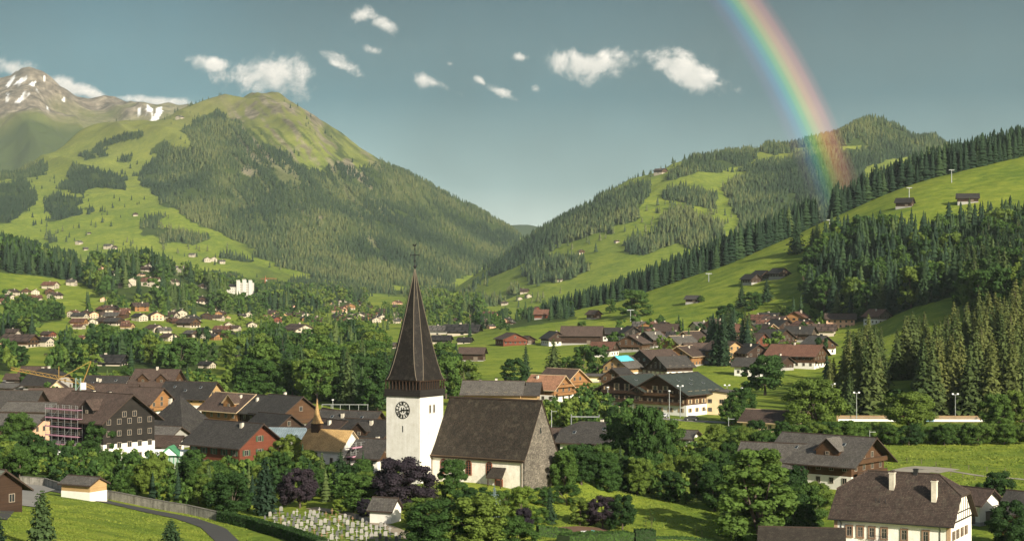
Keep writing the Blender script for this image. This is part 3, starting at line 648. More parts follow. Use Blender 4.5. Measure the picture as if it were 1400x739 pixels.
def scatter_ground():
    T = []   # x, y, z, h, conifer?, tint, zone
    def add(zone, X, Y, keep, hr, cf, ts, rs):
        X = X[keep]; Y = Y[keep]; Z = ground.z(X, Y); n = len(X)
        con = rs.rand(n) < np.clip(cf+fbm(X/60, Y/60, 2)*.9*(0.02 < cf < .98), 0, 1)
        h = hr[0]+(hr[1]-hr[0])*rs.rand(n); h = np.where(con, h*1.12, h)
        tint = np.clip(.5+ts+rs.normal(size=n)*.34, 0, 1)
        for i in range(n): T.append((X[i], Y[i], Z[i]-.2, h[i], bool(con[i]), tint[i], zone))
    for zi, (nm, poly, sp, hr, cf, ts, lb) in enumerate(ZN):
        pxs = [p_[0] for p_ in poly]; pys = [p_[1] for p_ in poly]
        Ys = [G(p_[0], p_[1])[1] for p_ in poly]; Y0, Y1 = min(Ys)*.9, max(Ys)*1.1
        xa = min((min(pxs)-700)/F*Y0, (min(pxs)-700)/F*Y1); xb = max((max(pxs)-700)/F*Y0, (max(pxs)-700)/F*Y1)
        X, Y, rs = grid_pts(xa, xb, Y0, Y1, sp, 40+zi); px, py = proj(X, Y, ground.z(X, Y))
        add(nm, X, Y, inpoly(px+fbm(X/40, Y/40, 2)*8, py, poly) & (rs.rand(len(X)) < .93), hr, cf, ts, rs)
    X, Y, rs = grid_pts(100, 720, 515, 900, 7.0, 91); px, py = proj(X, Y, ground.z(X, Y))
    add('front', X, Y, front_wood(px, Y, py) & (px < 1560), (13, 26), 1.0, .05, rs)
    X, Y, rs = grid_pts(0, 620, 1330, 1660, 4.8, 92); px, py = proj(X, Y, ground.z(X, Y))
    add('ridge', X, Y, ridge_wood(px, Y) & (px < 1600), (14, 26), 1.0, -.45, rs)
    return T
# ------------------------------------------------------------ building kit
class B:
    def __init__(s): s.v = []; s.f = []; s.m = []
    def poly(s, pts, m=0):
        i = len(s.v); s.v += [tuple(p_) for p_ in pts]; s.f.append(list(range(i, i+len(pts)))); s.m.append(m); return s
    def box(s, x0, x1, y0, y1, z0, z1, m=0):
        i = len(s.v); s.v += [(x, y, z) for z in (z0, z1) for y in (y0, y1) for x in (x0, x1)]
        for f in ((0, 2, 3, 1), (4, 5, 7, 6), (0, 1, 5, 4), (2, 6, 7, 3), (0, 4, 6, 2), (1, 3, 7, 5)): s.f.append([i+k for k in f]); s.m.append(m)
        return s
    def prism(s, pts, off, m=0, mside=None):
        """polygon pts extruded by the vector off"""
        n = len(pts); i = len(s.v); o = Vector(off)
        s.v += [tuple(p_) for p_ in pts]+[tuple(Vector(p_)+o) for p_ in pts]
        s.f.append([i+k for k in range(n)][::-1]); s.m.append(m if mside is None else mside); s.f.append([i+n+k for k in range(n)]); s.m.append(m)
        for k in range(n): s.f.append([i+k, i+(k+1) % n, i+n+(k+1) % n, i+n+k]); s.m.append(m if mside is None else mside)
        return s
    def slab(s, pts, t, m=0, me=1):
        """roof plane: pts is the top outline, t its thickness (downwards)"""
        n = len(pts); i = len(s.v); s.v += [tuple(p_) for p_ in pts]+[(p_[0], p_[1], p_[2]-t) for p_ in pts]
        s.f.append([i+k for k in range(n)]); s.m.append(m); s.f.append([i+n+k for k in range(n)][::-1]); s.m.append(me)
        for k in range(n): s.f.append([i+k, i+n+k, i+n+(k+1) % n, i+(k+1) % n]); s.m.append(me)
        return s
    def cyl(s, p0, p1, r0, r1=None, n=8, m=0, cap=True):
        r1 = r0 if r1 is None else r1; p0 = Vector(p0); p1 = Vector(p1); d = (p1-p0).normalized(); u = d.orthogonal().normalized(); w_ = d.cross(u); i = len(s.v)
        for p_, r in ((p0, r0), (p1, r1)): s.v += [tuple(p_+(u*math.cos(2*math.pi*k/n)+w_*math.sin(2*math.pi*k/n))*r) for k in range(n)]
        for k in range(n): s.f.append([i+k, i+(k+1) % n, i+n+(k+1) % n, i+n+k]); s.m.append(m)
        if cap: s.f.append([i+k for k in range(n)][::-1]); s.m.append(m); s.f.append([i+n+k for k in range(n)]); s.m.append(m)
        return s
    def mesh(s, name, mats, fix=True):
        me = bpy.data.meshes.new(name); me.from_pydata(s.v, [], s.f)
        for mm in (mats if isinstance(mats, (list, tuple)) else [mats]): me.materials.append(mm)
        me.polygons.foreach_set('material_index', [min(k, len(me.materials)-1) for k in s.m])
        bm = bmesh.new(); bm.from_mesh(me)
        if fix: bmesh.ops.recalc_face_normals(bm, faces=bm.faces)
        uvl = bm.loops.layers.uv.new('UVMap'); bm.normal_update()
        for f in bm.faces:
            nn = f.normal; h = Vector((0, 0, 1)).cross(nn)
            h = h.normalized() if h.length > .05 else Vector((1, 0, 0)); vv = nn.cross(h)
            for lp in f.loops: lp[uvl].uv = (lp.vert.co.dot(h), lp.vert.co.dot(vv))
        bm.to_mesh(me); bm.free(); return me
    def build(s, name, mats, parent=None, **kw): return link(name, s.mesh(name, mats), parent, **kw)

W_DARK = planks('dark_brown_planks', (.022, .013, .009), (.060, .035, .022))
W_BROWN = planks('brown_planks', (.042, .023, .013), (.105, .056, .028))
W_ORANGE = planks('orange_pine_planks', (.17, .082, .032), (.33, .175, .072))
W_TAN = planks('tan_planks', (.28, .17, .075), (.48, .33, .16))
W_RED = planks('red_painted_planks', (.10, .030, .018), (.17, .055, .030))
W_GREY = planks('grey_weathered_planks', (.10, .080, .062), (.21, .17, .13))
W_BLACK = planks('black_stained_planks', (.012, .011, .010), (.030, .026, .022))
P_WHITE = solid('white_plaster', (.70, .68, .62), .9, .14, .9)
P_CREAM = solid('cream_plaster', (.72, .58, .36), .9, .14, .9)
P_GREY = solid('grey_concrete', (.30, .29, .27), .9, .2, .9)
P_SALM = solid('salmon_plaster', (.66, .40, .26), .9, .14, .9)
R_SLATE = tiles('slate_roof', (.040, .037, .034), (.075, .069, .063), (.07, .065, .045))
R_DKSL = tiles('dark_slate_roof', (.024, .022, .021), (.050, .046, .043), (.06, .06, .04))
R_BROWN = tiles('brown_tile_roof', (.062, .042, .034), (.110, .076, .060), (.085, .075, .055))
R_RED = tiles('red_tile_roof', (.13, .062, .042), (.21, .105, .070), (.11, .08, .055))
R_GREY = tiles('grey_tile_roof', (.085, .077, .069), (.150, .138, .124), (.12, .12, .08))
R_SHAKE = tiles('dark_shingle_roof', (.034, .028, .022), (.072, .058, .045), (.085, .075, .055), .22, .16, .35)
R_BLUE = tiles('blue_grey_metal_roof', (.20, .26, .29), (.24, .30, .33), (.2, .24, .25), 3.0, .6, .1)
R_GREEN = tiles('dark_green_slate_roof', (.030, .040, .036), (.055, .068, .060), (.07, .08, .05))
R_GOLD = tiles('new_larch_shingle_roof', (.48, .30, .12), (.66, .45, .20), (.5, .34, .16), .22, .16, .1)
R_ORANGE = tiles('orange_tile_roof', (.25, .125, .075), (.36, .19, .11), (.3, .18, .1))
TRIM = solid('roof_edge_wood', (.045, .030, .022), .8, .2, 2)
TRIM_L = solid('pale_roof_edge', (.42, .32, .20), .8, .2, 2)
GLASS = solid('window_glass', (.018, .022, .026), .12, .3, 3, spec=.8)
WFRAME = solid('pale_window_frame', (.24, .20, .155), .6, .1, 3)
SHUT = solid('green_shutter', (.035, .075, .045), .7, .2, 3); SHUTB = solid('brown_shutter', (.085, .045, .028), .7, .2, 3); SHUTW = solid('pale_shutter', (.40, .30, .18), .7, .2, 3)
CHIM = solid('chimney_render', (.50, .46, .38), .9, .3, 3); METAL = solid('grey_metal', (.32, .34, .34), .45, .2, 3, .6); DARKM = solid('dark_metal', (.03, .03, .032), .5, .2, 3, .4)
WHITE = solid('white_paint', (.78, .78, .76), .6, .1, 2)
WINC = {}
def window_mesh(w_, h_, shut=None, hero=False):
    key = (round(w_, 2), round(h_, 2), shut.name if shut else None, hero)
    if key not in WINC:
        b = B(); t = .09 if not hero else .11
        for x in (-w_/2, w_/2-t): b.box(x, x+t, -.10, .02, 0, h_, 0)
        for z in (0, h_-t): b.box(-w_/2+t, w_/2-t, -.10, .02, z, z+t, 0)
        b.box(-.035, .035, -.085, .02, t, h_-t, 0)
        if hero: b.box(-w_/2+t, -.036, -.08, .02, h_*.62, h_*.62+.05, 0); b.box(.036, w_/2-t, -.08, .02, h_*.62, h_*.62+.05, 0)
        pane = B().box(-w_/2+t, w_/2-t, -.045, -.02, t, h_-t, 1)
        if not hero: b.box(-w_/2+t, -.036, -.045, -.02, t, h_-t, 1); b.box(.036, w_/2-t, -.045, -.02, t, h_-t, 1)
        if shut:
            sw = w_*.48
            for x in (-w_/2-sw-.02, w_/2+.02): b.box(x, x+sw, -.09, -.03, .02, h_-.02, 2)
        me = b.mesh('window', [WFRAME, GLASS, shut or WFRAME]); pm = pane.mesh('pane', [GLASS, GLASS]) if hero else None
        WINC[key] = (me, pm)
    return WINC[key]
def put_window(parent, x, y, z, ang, w_=1.1, h_=1.25, shut=None, hero=False, name='window'):
    """ang: direction the window looks, 0 = local -Y, pi/2 = local +X"""
    me, pm = window_mesh(w_, h_, shut, hero)
    o = link(name, me, parent); o.location = (x, y, z); o.rotation_euler = (0, 0, ang)
    if pm: link('pane', pm, o)
    return o
def roof_parts(b, w, l, he, H, o, kind, t=.28, kick=0.0, hy=None):
    """roof planes; ridge along Y. half: clipped gables; hip: full hips"""
    x = w/2+o; s = (H-he)/(w/2); ze = he-o*s*(1-kick); ye = l/2+o
    if kind == 'gable':
        for q in (-1, 1): b.slab([(q*x, -ye, ze), (q*x, ye, ze), (0, ye, H), (0, -ye, H)][::q], t)
    else:
        hy = hy if hy is not None else (w/2*.55 if kind == 'half' else w/2)
        yr = l/2-hy+ (0 if kind == 'hip' else .3)
        if kind == 'hip':
            for q in (-1, 1):
                b.slab([(q*x, -ye, ze), (q*x, ye, ze), (0, yr, H), (0, -yr, H)][::q], t)
                b.slab([(x, q*ye, ze), (-x, q*ye, ze), (0, q*yr, H)][::q], t)
        else:
            hd = (H-he)*.46; xb = hd/s; zb = H-hd
            for q in (-1, 1):
                b.slab([(q*x, -ye, ze), (q*x, ye, ze), (q*xb, ye, zb), (0, yr, H), (0, -yr, H), (q*xb, -ye, zb)][::q], t)
                b.slab([(xb, q*ye, zb), (-xb, q*ye, zb), (0, q*yr, H)][::q], t)
    return ze
def ridge_Y(px, py, H, lo=230, hi=3200):
    ys = np.linspace(lo, hi, 3000); z = ground.z((px-700)/F*ys, ys)+H; q = HY+(CZ-z)*F/ys
    i = int(np.argmax(q <= py)) if (q <= py).any() else int(np.argmin(np.abs(q-py))); return float(ys[i])
HB = []
P_FAR = solid('far_plaster', (.42, .37, .29), .9, .2, .3)
def chalet(label, px, rpy, w, l, he, H, rot, wall=None, roof=None, hb=2.6, base=None, over=1.2, kind='gable', ch=1, bal=1, shut=None, name='chalet', catg='house', Y=None, z=None, group=None, wins=True, trim=None, keep=None, sky_=0, dorm=None, winw=1.1, hero=False, attic=True, rowz=2.7):
    wall = wall or W_BROWN; roof = roof or R_BROWN; base = base or P_WHITE
    if Y is None: Y = ridge_Y(px, rpy, H)
    x = (px-700)/F*Y; z = GZ(x, Y) if z is None else z; th = R(rot)
    e = empty(name, (x, Y, z), th, label, catg, group)
    HB.append((x, Y, max(w, l)*.42, z, z+H)); KEEP_OUT.append((x, Y, (keep if keep is not None else max(w, l)*.5+2)))
    hw, hl = w/2, l/2; s = (H-he)/(w/2)
    if hb > 0: B().box(-hw-.04, hw+.04, -hl-.04, hl+.04, -2.5, hb).build('base_wall', base, e)
    b = B(); z0 = hb if hb > 0 else -2.5
    if kind == 'hip': b.box(-hw, hw, -hl, hl, z0, he+.05)
    elif kind == 'half':
        hd = (H-he)*.46; xb = hd/s; zb = H-hd-.12
        b.prism([(-hw, -hl, z0), (hw, -hl, z0), (hw, -hl, he), (xb, -hl, zb), (-xb, -hl, zb), (-hw, -hl, he)], (0, l, 0))
    else: b.prism([(-hw, -hl, z0), (hw, -hl, z0), (hw, -hl, he), (0, -hl, H-.1), (-hw, -hl, he)], (0, l, 0))
    b.build('wall', wall, e)
    rb = B(); roof_parts(rb, w, l, he+.22, H+.25, over, kind)
    if kind == 'gable': rb.box(-.16, .16, -hl-over-.02, hl+over+.02, H+.12, H+.34, 1)
    rf = rb.build('roof', [roof, trim or TRIM], e)
    rr = random.Random(int(px*7+Y))
    for k_ in range(ch):
        cx = rr.uniform(-.25, .25)*w; cyy = rr.uniform(-.32, .32)*l; cz = H-abs(cx)*s
        B().box(cx-.35, cx+.35, cyy-.35, cyy+.35, cz-.8, cz+1.25, 0).box(cx-.45, cx+.45, cyy-.45, cyy+.45, cz+1.25, cz+1.37, 1).build('chimney', [CHIM, DARKM], rf)
    for k_ in range(sky_):
        q = -1 if math.cos(th+math.pi/2) < 0 or math.sin(th) > 0 else 1
        cx = q*w*(.2+.12*(k_ % 2)); cyy = (-.28+.56*k_/max(1, sky_-1))*l if sky_ > 1 else 0; zc = H+.25-abs(cx)*s; a = math.atan(s)
        o_ = B().box(-.5, .5, -.4, .4, -.05, .1, 0).box(-.42, .42, -.32, .32, .1, .12, 1).build('skylight', [METAL, GLASS], rf); o_.location = (cx, cyy, zc+.06); o_.rotation_euler = (0, -q*-a if q > 0 else -a, 0)
    cam_l = Matrix.Rotation(-th, 3, 'Z') @ Vector((-x, -Y, 0)).normalized()
    if wins:
        ns = max(1, int(round((he-.4)/rowz))); wh = min(1.35, rowz*.48)
        for nx, ny, ang, half, wd in ((0, -1, 0, hl, w), (0, 1, math.pi, hl, w), (1, 0, math.pi/2, hw, l), (-1, 0, -math.pi/2, hw, l)):
            if nx*cam_l.x+ny*cam_l.y < .12: continue
            n_ = max(2, int(wd/(3.0 if not shut else 3.4)))
            rows = [(.95+rowz*r_, n_) for r_ in range(ns)]
            if nx == 0 and attic and H-he > 2.6 and kind != 'hip': rows.append((he+.25, max(1, n_//2-(H-he < 3.4))))
            for zz, nn in rows:
                sp = wd/(n_) ; x0 = -(nn-1)/2*sp
                pr = half+(.05 if zz < hb else .015)
                for k_ in range(nn):
                    u = x0+k_*sp
                    if nx == 0: put_window(e, u*(1 if ny < 0 else -1), ny*pr, zz, ang, winw, wh, shut, hero)
                    else: put_window(e, nx*pr, u, zz, ang, winw, wh, shut, hero)
        if bal:
            for k_ in range(bal):
                zb = max(hb, 2.5)+k_*rowz
                for sy in (-1, 1):
                    if sy*cam_l.y < .12: continue
                    bb = B(); y0 = hl+.05; xw = hw*.92
                    bb.box(-xw, xw, min(sy*y0, sy*(y0+1.1)), max(sy*y0, sy*(y0+1.1)), zb-.12, zb, 0)
                    bb.box(-xw, xw, min(sy*(y0+1.03), sy*(y0+1.1)), max(sy*(y0+1.03), sy*(y0+1.1)), zb, zb+.85, 0)
                    bb.box(-xw, xw, min(sy*(y0+.99), sy*(y0+1.14)), max(sy*(y0+.99), sy*(y0+1.14)), zb+.85, zb+.95, 1)
                    bb.build('balcony', [wall if wall not in (P_WHITE, P_CREAM) else W_BROWN, TRIM], e)
    if dorm:
        for sx_, yy_, dw in dorm:      # gabled dormer on the slope of side sx_
            zc = H-(hw*.55)*s; b = B(); x0 = sx_*hw*.15; x1 = sx_*(hw*.86); zz = H-hw*.86*s; hh = dw*.42
            b.prism([(x1, yy_-dw/2, zz-.3), (x1, yy_+dw/2, zz-.3), (x1, yy_+dw/2, zz+1.3), (x1, yy_, zz+1.3+hh), (x1, yy_-dw/2, zz+1.3)], (x0-x1, 0, 0))
            d_ = b.build('dormer', wall, e); r_ = B()
            for q in (-1, 1):
                p_ = [(x1+sx_*.5, yy_+q*(dw/2+.4), zz+1.2), (x0, yy_+q*(dw/2+.4), zz+1.2), (x0, yy_, zz+1.6+hh), (x1+sx_*.5, yy_, zz+1.6+hh)]
                r_.slab(p_, .16)
            r_.build('dormer_roof', [roof, trim or TRIM], d_)
            put_window(d_, x1+sx_*.03, yy_, zz+.3, math.pi/2*sx_, .9, .8)
    return e
def barn(label, px, rpy, w, l, he, H, rot, wall=None, roof=None, **kw):
    kw.setdefault('name', 'barn'); kw.setdefault('catg', 'barn'); kw.setdefault('hb', .5); kw.setdefault('base', P_GREY)
    e = chalet(label, px, rpy, w, l, he, H, rot, wall or W_DARK, roof or R_BROWN, ch=0, bal=0, wins=False, **kw)
    hw, hl = w/2, l/2
    for (xx, yy_, ang, hf) in ((0, -hl, 0, 0), (-hw, -l*.2, -math.pi/2, 0)):
        d = B().box(-1.1, 1.1, -.08, .02, .1, min(2.3, he-.5), 0).box(-1.2, 1.2, -.12, .02, min(2.3, he-.5), min(2.45, he-.35), 1).mesh('door', [W_GREY if (wall or W_DARK) is not W_GREY else W_DARK, TRIM])
        o = link('door', d, e); o.location = (xx, yy_, 0); o.rotation_euler = (0, 0, ang)
    return e
# ------------------------------------------------------------ the church
STONE = None
def stone_mat():
    m, n = newmat('rubble_stone_wall'); ob = n.node('ShaderNodeTexCoord').outputs['Object']
    mp = n.node('ShaderNodeMapping', ins={'Vector': ob, 'Scale': (2.2, 2.2, 3.6)}).outputs[0]
    wv = n.node('ShaderNodeTexNoise', ins={'Vector': ob, 'Scale': 1.5}); mpw = n.node('ShaderNodeVectorMath', operation='MULTIPLY_ADD', ins={0: wv.outputs[1], 1: (.8, .8, .8), 2: mp}).outputs[0]
    v = n.node('ShaderNodeTexVoronoi', ins={'Vector': mpw, 'Scale': 1.0}); e_ = n.node('ShaderNodeTexVoronoi', feature='DISTANCE_TO_EDGE', ins={'Vector': mpw, 'Scale': 1.0})
    g = n.node('ShaderNodeSeparateXYZ', ins={0: v.outputs['Color']}).outputs[0]
    c = n.ramp(g, [(0, (.06, .052, .042)), (.4, (.098, .085, .068)), (.75, (.135, .118, .094)), (1, (.20, .178, .145))])
    mort = n.node('ShaderNodeMapRange', ins={0: e_.outputs['Distance'], 1: .0, 2: .12, 3: 0.75, 4: 0.0}).outputs[0]
    c = n.mix(mort, c, (.13, .116, .094)); c = n.mix(1.0, c, vnz(n, n.m('MULTIPLY_ADD', n.noise(ob, .35, 4), 1.2, .42)), 'MULTIPLY')
    b_ = n.node('ShaderNodeBsdfPrincipled', ins={'Base Color': c, 'Roughness': .95})
    n.l.new(n.node('ShaderNodeBump', ins={'Height': e_.outputs['Distance'], 'Strength': .8, 'Distance': .15}).outputs[0], b_.inputs['Normal']); out(n, b_.outputs[0]); return m
def plaster_mat(name, c0, c1, streak=.5):
    """lime plaster with weather streaks running down and patches"""
    m, n = newmat(name); ob = n.node('ShaderNodeTexCoord').outputs['Object']
    st = n.noise(n.node('ShaderNodeMapping', ins={'Vector': ob, 'Scale': (1.6, 1.6, .13)}).outputs[0], 1.0, 6, .7); pt = n.noise(ob, .55, 6, .7); fi = n.noise(ob, 4, 4, .7)
    f = n.m('ADD', n.m('MULTIPLY', st, streak), n.m('MULTIPLY', pt, 1-streak)); f = n.m('ADD', f, n.m('MULTIPLY_ADD', fi, .3, -.15))
    f = n.node('ShaderNodeMapRange', ins={0: f, 1: .34, 2: .6, 3: 0.0, 4: 1.0}).outputs[0]
    b_ = n.node('ShaderNodeBsdfPrincipled', ins={'Base Color': n.mix(f, c0, c1), 'Roughness': .95, 'Specular IOR Level': .1})
    n.l.new(n.node('ShaderNodeBump', ins={'Height': fi, 'Strength': .3, 'Distance': .05}).outputs[0], b_.inputs['Normal']); out(n, b_.outputs[0]); return m
PL = plaster_mat('lime_plaster', (.50, .48, .42), (.66, .65, .61), .35)
STONE = stone_mat()
SHAKE = tiles('spire_shingles', (.010, .008, .007), (.028, .022, .017), (.055, .048, .036), .24, .17, .4)
COPPER = solid('pale_seam_metal', (.13, .11, .08), .6, .2, 2, .2)
REDST = solid('red_sandstone', (.24, .085, .045), .85, .25, 3)
def church():
    TH = R(32); X = Vector((math.cos(TH), -math.sin(TH), 0)); Yv = Vector((math.sin(TH), math.cos(TH), 0))   # along the nave (east), across it (north)
    Yc = 330.; corner = Vector(((574-700)/F*Yc, Yc, -3.2))       # the tower's corner nearest the camera
    e = empty('church', corner, -TH, 'grey-brown shingled church with white clock tower, octagonal spire and steep nave roof', 'church')
    KEEP_OUT.extend([(corner.x-2, corner.y+4, 9), ((corner+X*12+Yv*9).x, (corner+X*12+Yv*9).y, 12), ((corner+X*20+Yv*9).x, (corner+X*20+Yv*9).y, 9)])
    s = 8.0   # tower: x from -s to 0, y from 0 to s, wall to z=17.6
    zt = 17.9
    B().box(-s, 0, 0, s, -2, zt).build('tower_wall', PL, e)
    # belfry: dark timber base, open gallery with posts, then the spire
    bf = B(); o = .28
    bf.box(-s-o, o, -o, s+o, zt, zt+1.35, 0)
    bf.build('belfry_skirt', [W_BLACK], e)
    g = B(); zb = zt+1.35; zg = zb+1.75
    g.box(-s+.5, -.5, .5, s-.5, zb, zg, 1)  # near-black box painted as the shade inside the open gallery
    g.build('belfry_shade_box', [W_BLACK, solid('belfry_shade', (.012, .011, .010), .9)], e)
    for k in range(11):
        t = k/10
        for (x, y) in ((-s-.05+(s+.1)*t, -.12), (.05+.07, 0+s*t)):
            p_ = B(); p_.box(x-.08, x+.08, y-.08, y+.08, zb, zg); p_.build('belfry_post', W_DARK, e)
    B().box(-s-.2, .25, -.25, -.05, zg-.12, zg+.12).box(.06, .25, -.04, s+.2, zg-.12, zg+.12).build('gallery_beam', W_DARK, e)
    # spire: square foot turning into an octagon
    cx, cyy = -s/2, s/2; hs = s/2+.42; zs = zg+.10; H = 21.6
    oct_ = []
    def ring(z, R_, sq):
        pts = []
        for k in range(8):
            a = math.pi/8+k*math.pi/4; c_, s_ = math.cos(a), math.sin(a); ro = R_/math.cos(math.pi/8)
            px_, py_ = ((1, sq), (sq, 1), (-sq, 1), (-1, sq), (-1, -sq), (-sq, -1), (sq, -1), (1, -sq))[k]; pts.append((cx+px_*R_, cyy+py_*R_, z))
        return pts
    rings = [ring(zs, hs, .80), ring(zs+.9, hs*.945, .74), ring(zs+3.2, hs*.84, .66), ring(zs+6.5, hs*.69, .60), ring(zs+13, hs*.39, .54), ring(zs+19, hs*.125, .5), ring(zs+H, .06, .45)]
    sp = B()
    for a, b_ in zip(rings[:-1], rings[1:]):
        for k in range(8): sp.poly([a[k], a[(k+1) % 8], b_[(k+1) % 8], b_[k]])
    sp.poly(rings[0][::-1]); so = sp.build('spire', SHAKE, e)
    for k in range(8):
        c_ = B()
        for a, b_ in zip(rings[:-1], rings[1:]): c_.cyl(a[k], b_[k], .085, .07, 5)
        c_.build('spire_seam', COPPER, so)
    zf = zs+H
    f = B(); f.cyl((cx, cyy, zf-.6), (cx, cyy, zf+4.4), .09, .06, 8)
    def ball(z, r): f.cyl((cx, cyy, z-r), (cx, cyy, z), r*.45, r, 10); f.cyl((cx, cyy, z), (cx, cyy, z+r), r, r*.45, 10)
    ball(zf+.5, .34); ball(zf+1.7, .17); ball(zf+3.9, .14)
    for a in ((1.05, 0), ): f.cyl((cx-1.0, cyy, zf+2.75), (cx+1.0, cyy, zf+2.75), .075, None, 6)
    for x in (-1.0, 1.0): f.cyl((cx+x, cyy, zf+2.45), (cx+x, cyy, zf+3.05), .06, None, 6); f.cyl((cx+x*1.0, cyy, zf+2.6), (cx+x*1.15, cyy, zf+2.75), .06, None, 6)
    for q in ((-.32, .0), (.32, 0)): f.cyl((cx, cyy, zf+2.75-.35), (cx+q[0], cyy, zf+2.75), .035, None, 5); f.cyl((cx, cyy, zf+2.75+.35), (cx+q[0], cyy, zf+2.75), .035, None, 5)
    fo = f.build('finial_cross', DARKM, e)
    # little weathercock
    wc = B(); yq = cyy
    wc.prism([(cx-.55, yq-.03, zf+4.62), (cx-.2, yq-.03, zf+4.45), (cx+.15, yq-.03, zf+4.45), (cx+.32, yq-.03, zf+4.8), (cx+.5, yq-.03, zf+4.86), (cx+.3, yq-.03, zf+5.0), (cx+.1, yq-.03, zf+4.8), (cx-.2, yq-.03, zf+4.75), (cx-.45, yq-.03, zf+5.0)], (0, .06, 0))
    wc.build('weathercock', DARKM, fo)
    # clock on the face that looks at the village: painted ring, numerals, hands
    INK = solid('clock_black', (.018, .017, .016), .6, .1, 3)
    cz = zt-2.6; cxk = -s/2-.05; r = 1.62; fc = B()
    def arc(r0, r1, a0, a1, y0, y1, n, bb):
        for k in range(n):
            a, b_ = a0+(a1-a0)*k/n, a0+(a1-a0)*(k+1)/n
            P_ = [(cxk+q*math.sin(t), y0, cz+q*math.cos(t)) for q, t in ((r0, a), (r1, a), (r1, b_), (r0, b_))]
            bb.prism(P_, (0, y1-y0, 0))
    arc(r*.97, r*1.05, 0, 2*math.pi, -.07, -.003, 48, fc); arc(r*.56, r*.60, 0, 2*math.pi, -.07, -.003, 40, fc)
    rom = ['XII', 'I', 'II', 'III', 'IIII', 'V', 'VI', 'VII', 'VIII', 'IX', 'X', 'XI']
    for k, tx in enumerate(rom):
        a = k*math.pi/6; wtot = .15*len(tx)
        for j, chh in enumerate(tx):
            off = (j-(len(tx)-1)/2)*.155
            def P2(u, v, a=a): return (cxk+math.sin(a)*v+math.cos(a)*u, -.065, cz+math.cos(a)*v-math.sin(a)*u)
            segs = {'I': [((0, .63), (0, .93))], 'V': [((-.06, .93), (0, .63)), ((.06, .93), (0, .63))], 'X': [((-.06, .93), (.06, .63)), ((.06, .93), (-.06, .63))]}[chh]
            for (u0, v0), (u1, v1) in segs:
                p0 = Vector(P2(off+u0, v0*r)); p1 = Vector(P2(off+u1, v1*r)); d = (p1-p0).normalized(); nn = Vector((d.z, 0, -d.x))*.045
                fc.prism([p0-nn, p0+nn, p1+nn, p1-nn], (0, .06, 0))
    ck = fc.build('clock', [INK], e)
    for nm, ln, an, wd in (('hour_hand', .95, R(244), .09), ('minute_hand', 1.42, R(88), .07)):
        hd = B(); d = Vector((math.sin(an), 0, math.cos(an))); nn = Vector((d.z, 0, -d.x)); c0 = Vector((cxk, -.13 if nm[0] == 'h' else -.17, cz))
        hd.prism([c0-d*.3-nn*wd, c0+d*ln*.75-nn*wd*1.5, c0+d*ln, c0+d*ln*.75+nn*wd*1.5, c0-d*.3+nn*wd], (0, .03, 0)); hd.build(nm, INK, ck)
    for q in (-.28, .28): B().box(cxk+q-.09, cxk+q+.09, -.05, .04, cz-.5, cz+.5).build('clock_louver', INK, ck)
    # slit below the clock; pair of small windows on the other face
    B().box(cxk-.1, cxk+.1, -.04, .05, cz-4.3, cz-3.1).build('slit_window', GLASS, e)
    for yy_ in (3.4, 4.75):
        fr = B(); fr.box(.0, .07, yy_-.36, yy_+.36, cz-.75, cz+1.0, 0); fr.box(.07, .085, yy_-.22, yy_+.22, cz-.6, cz+.85, 1)
        fr.build('sound_window', [solid('grey_stone_frame', (.42, .39, .33), .9), INK], e)
    # nave: south wall in line with the corner seen at x=590, running east
    nx0 = .02; nx1 = 20.9; ny0 = 4.0; nw = 12.3; ny1 = ny0+nw; he = 6.6; Hr = 17.1
    ym = (ny0+ny1)/2
    B().box(nx0, nx1-.01, ny0, ny1, -2, he).build('nave_wall', plaster_mat('nave_plaster', (.55, .50, .41), (.80, .76, .67), .3), e)
    gb = B(); gb.prism([(nx1, ny0-.02, -3), (nx1, ny1+.02, -3), (nx1, ny1+.02, he), (nx1, ym, Hr-.15), (nx1, ny0-.02, he)], (.45, 0, 0))
    gb.build('gable_wall', STONE, e)
    gb = B(); gb.prism([(nx0, ny0+.02, he-.1), (nx0, ny1-.02, he-.1), (nx0, ym, Hr-.2)], (.3, 0, 0)); gb.build('west_gable', PL, e)
    # steep roof, flared at the west end
    rf = B(); t = .3; ov = .55; sl = (Hr-he)/(nw/2)
    x0, x1 = nx0+.02, nx1+.62
    for q in (-1, 1):
        ye = ym+q*(nw/2+ov); zk = he+.25-ov*sl*.55; ymid = ym+q*nw/2*.86; zm = Hr+.25-nw/2*.86*sl
        pl = [[(x0, ymid, zm), (x1, ymid, zm), (x1, ym, Hr+.25), (x0, ym, Hr+.25)], [(x0, ye, zk), (x1, ye, zk), (x1, ymid, zm), (x0, ymid, zm)]]
        for P_ in pl: rf.slab(P_ if q < 0 else P_[::-1], t)
    ro = rf.build('nave_roof', [tiles('nave_shingles', (.024, .020, .015), (.062, .047, .034), (.082, .070, .050), .24, .18, .45), TRIM], e)
    B().box(x0, x1, ym-.18, ym+.18, Hr+.2, Hr+.5).build('roof_ridge', TRIM, ro)
    gt = B(); gt.cyl((x0+.1, ny0-ov-.12, he-.12), (x1, ny0-ov-.12, he-.12), .11, None, 8); gt.cyl((nx1-.15, ny0-.15, -1), (nx1-.15, ny0-.15, he-.2), .07, None, 6); gt.cyl((nx0+.15, ny0-.15, -1), (nx0+.15, ny0-.15, he-.2), .07, None, 6)
    gt.build('gutter', solid('copper_gutter', (.13, .085, .055), .5, .2, 3, .5), e)
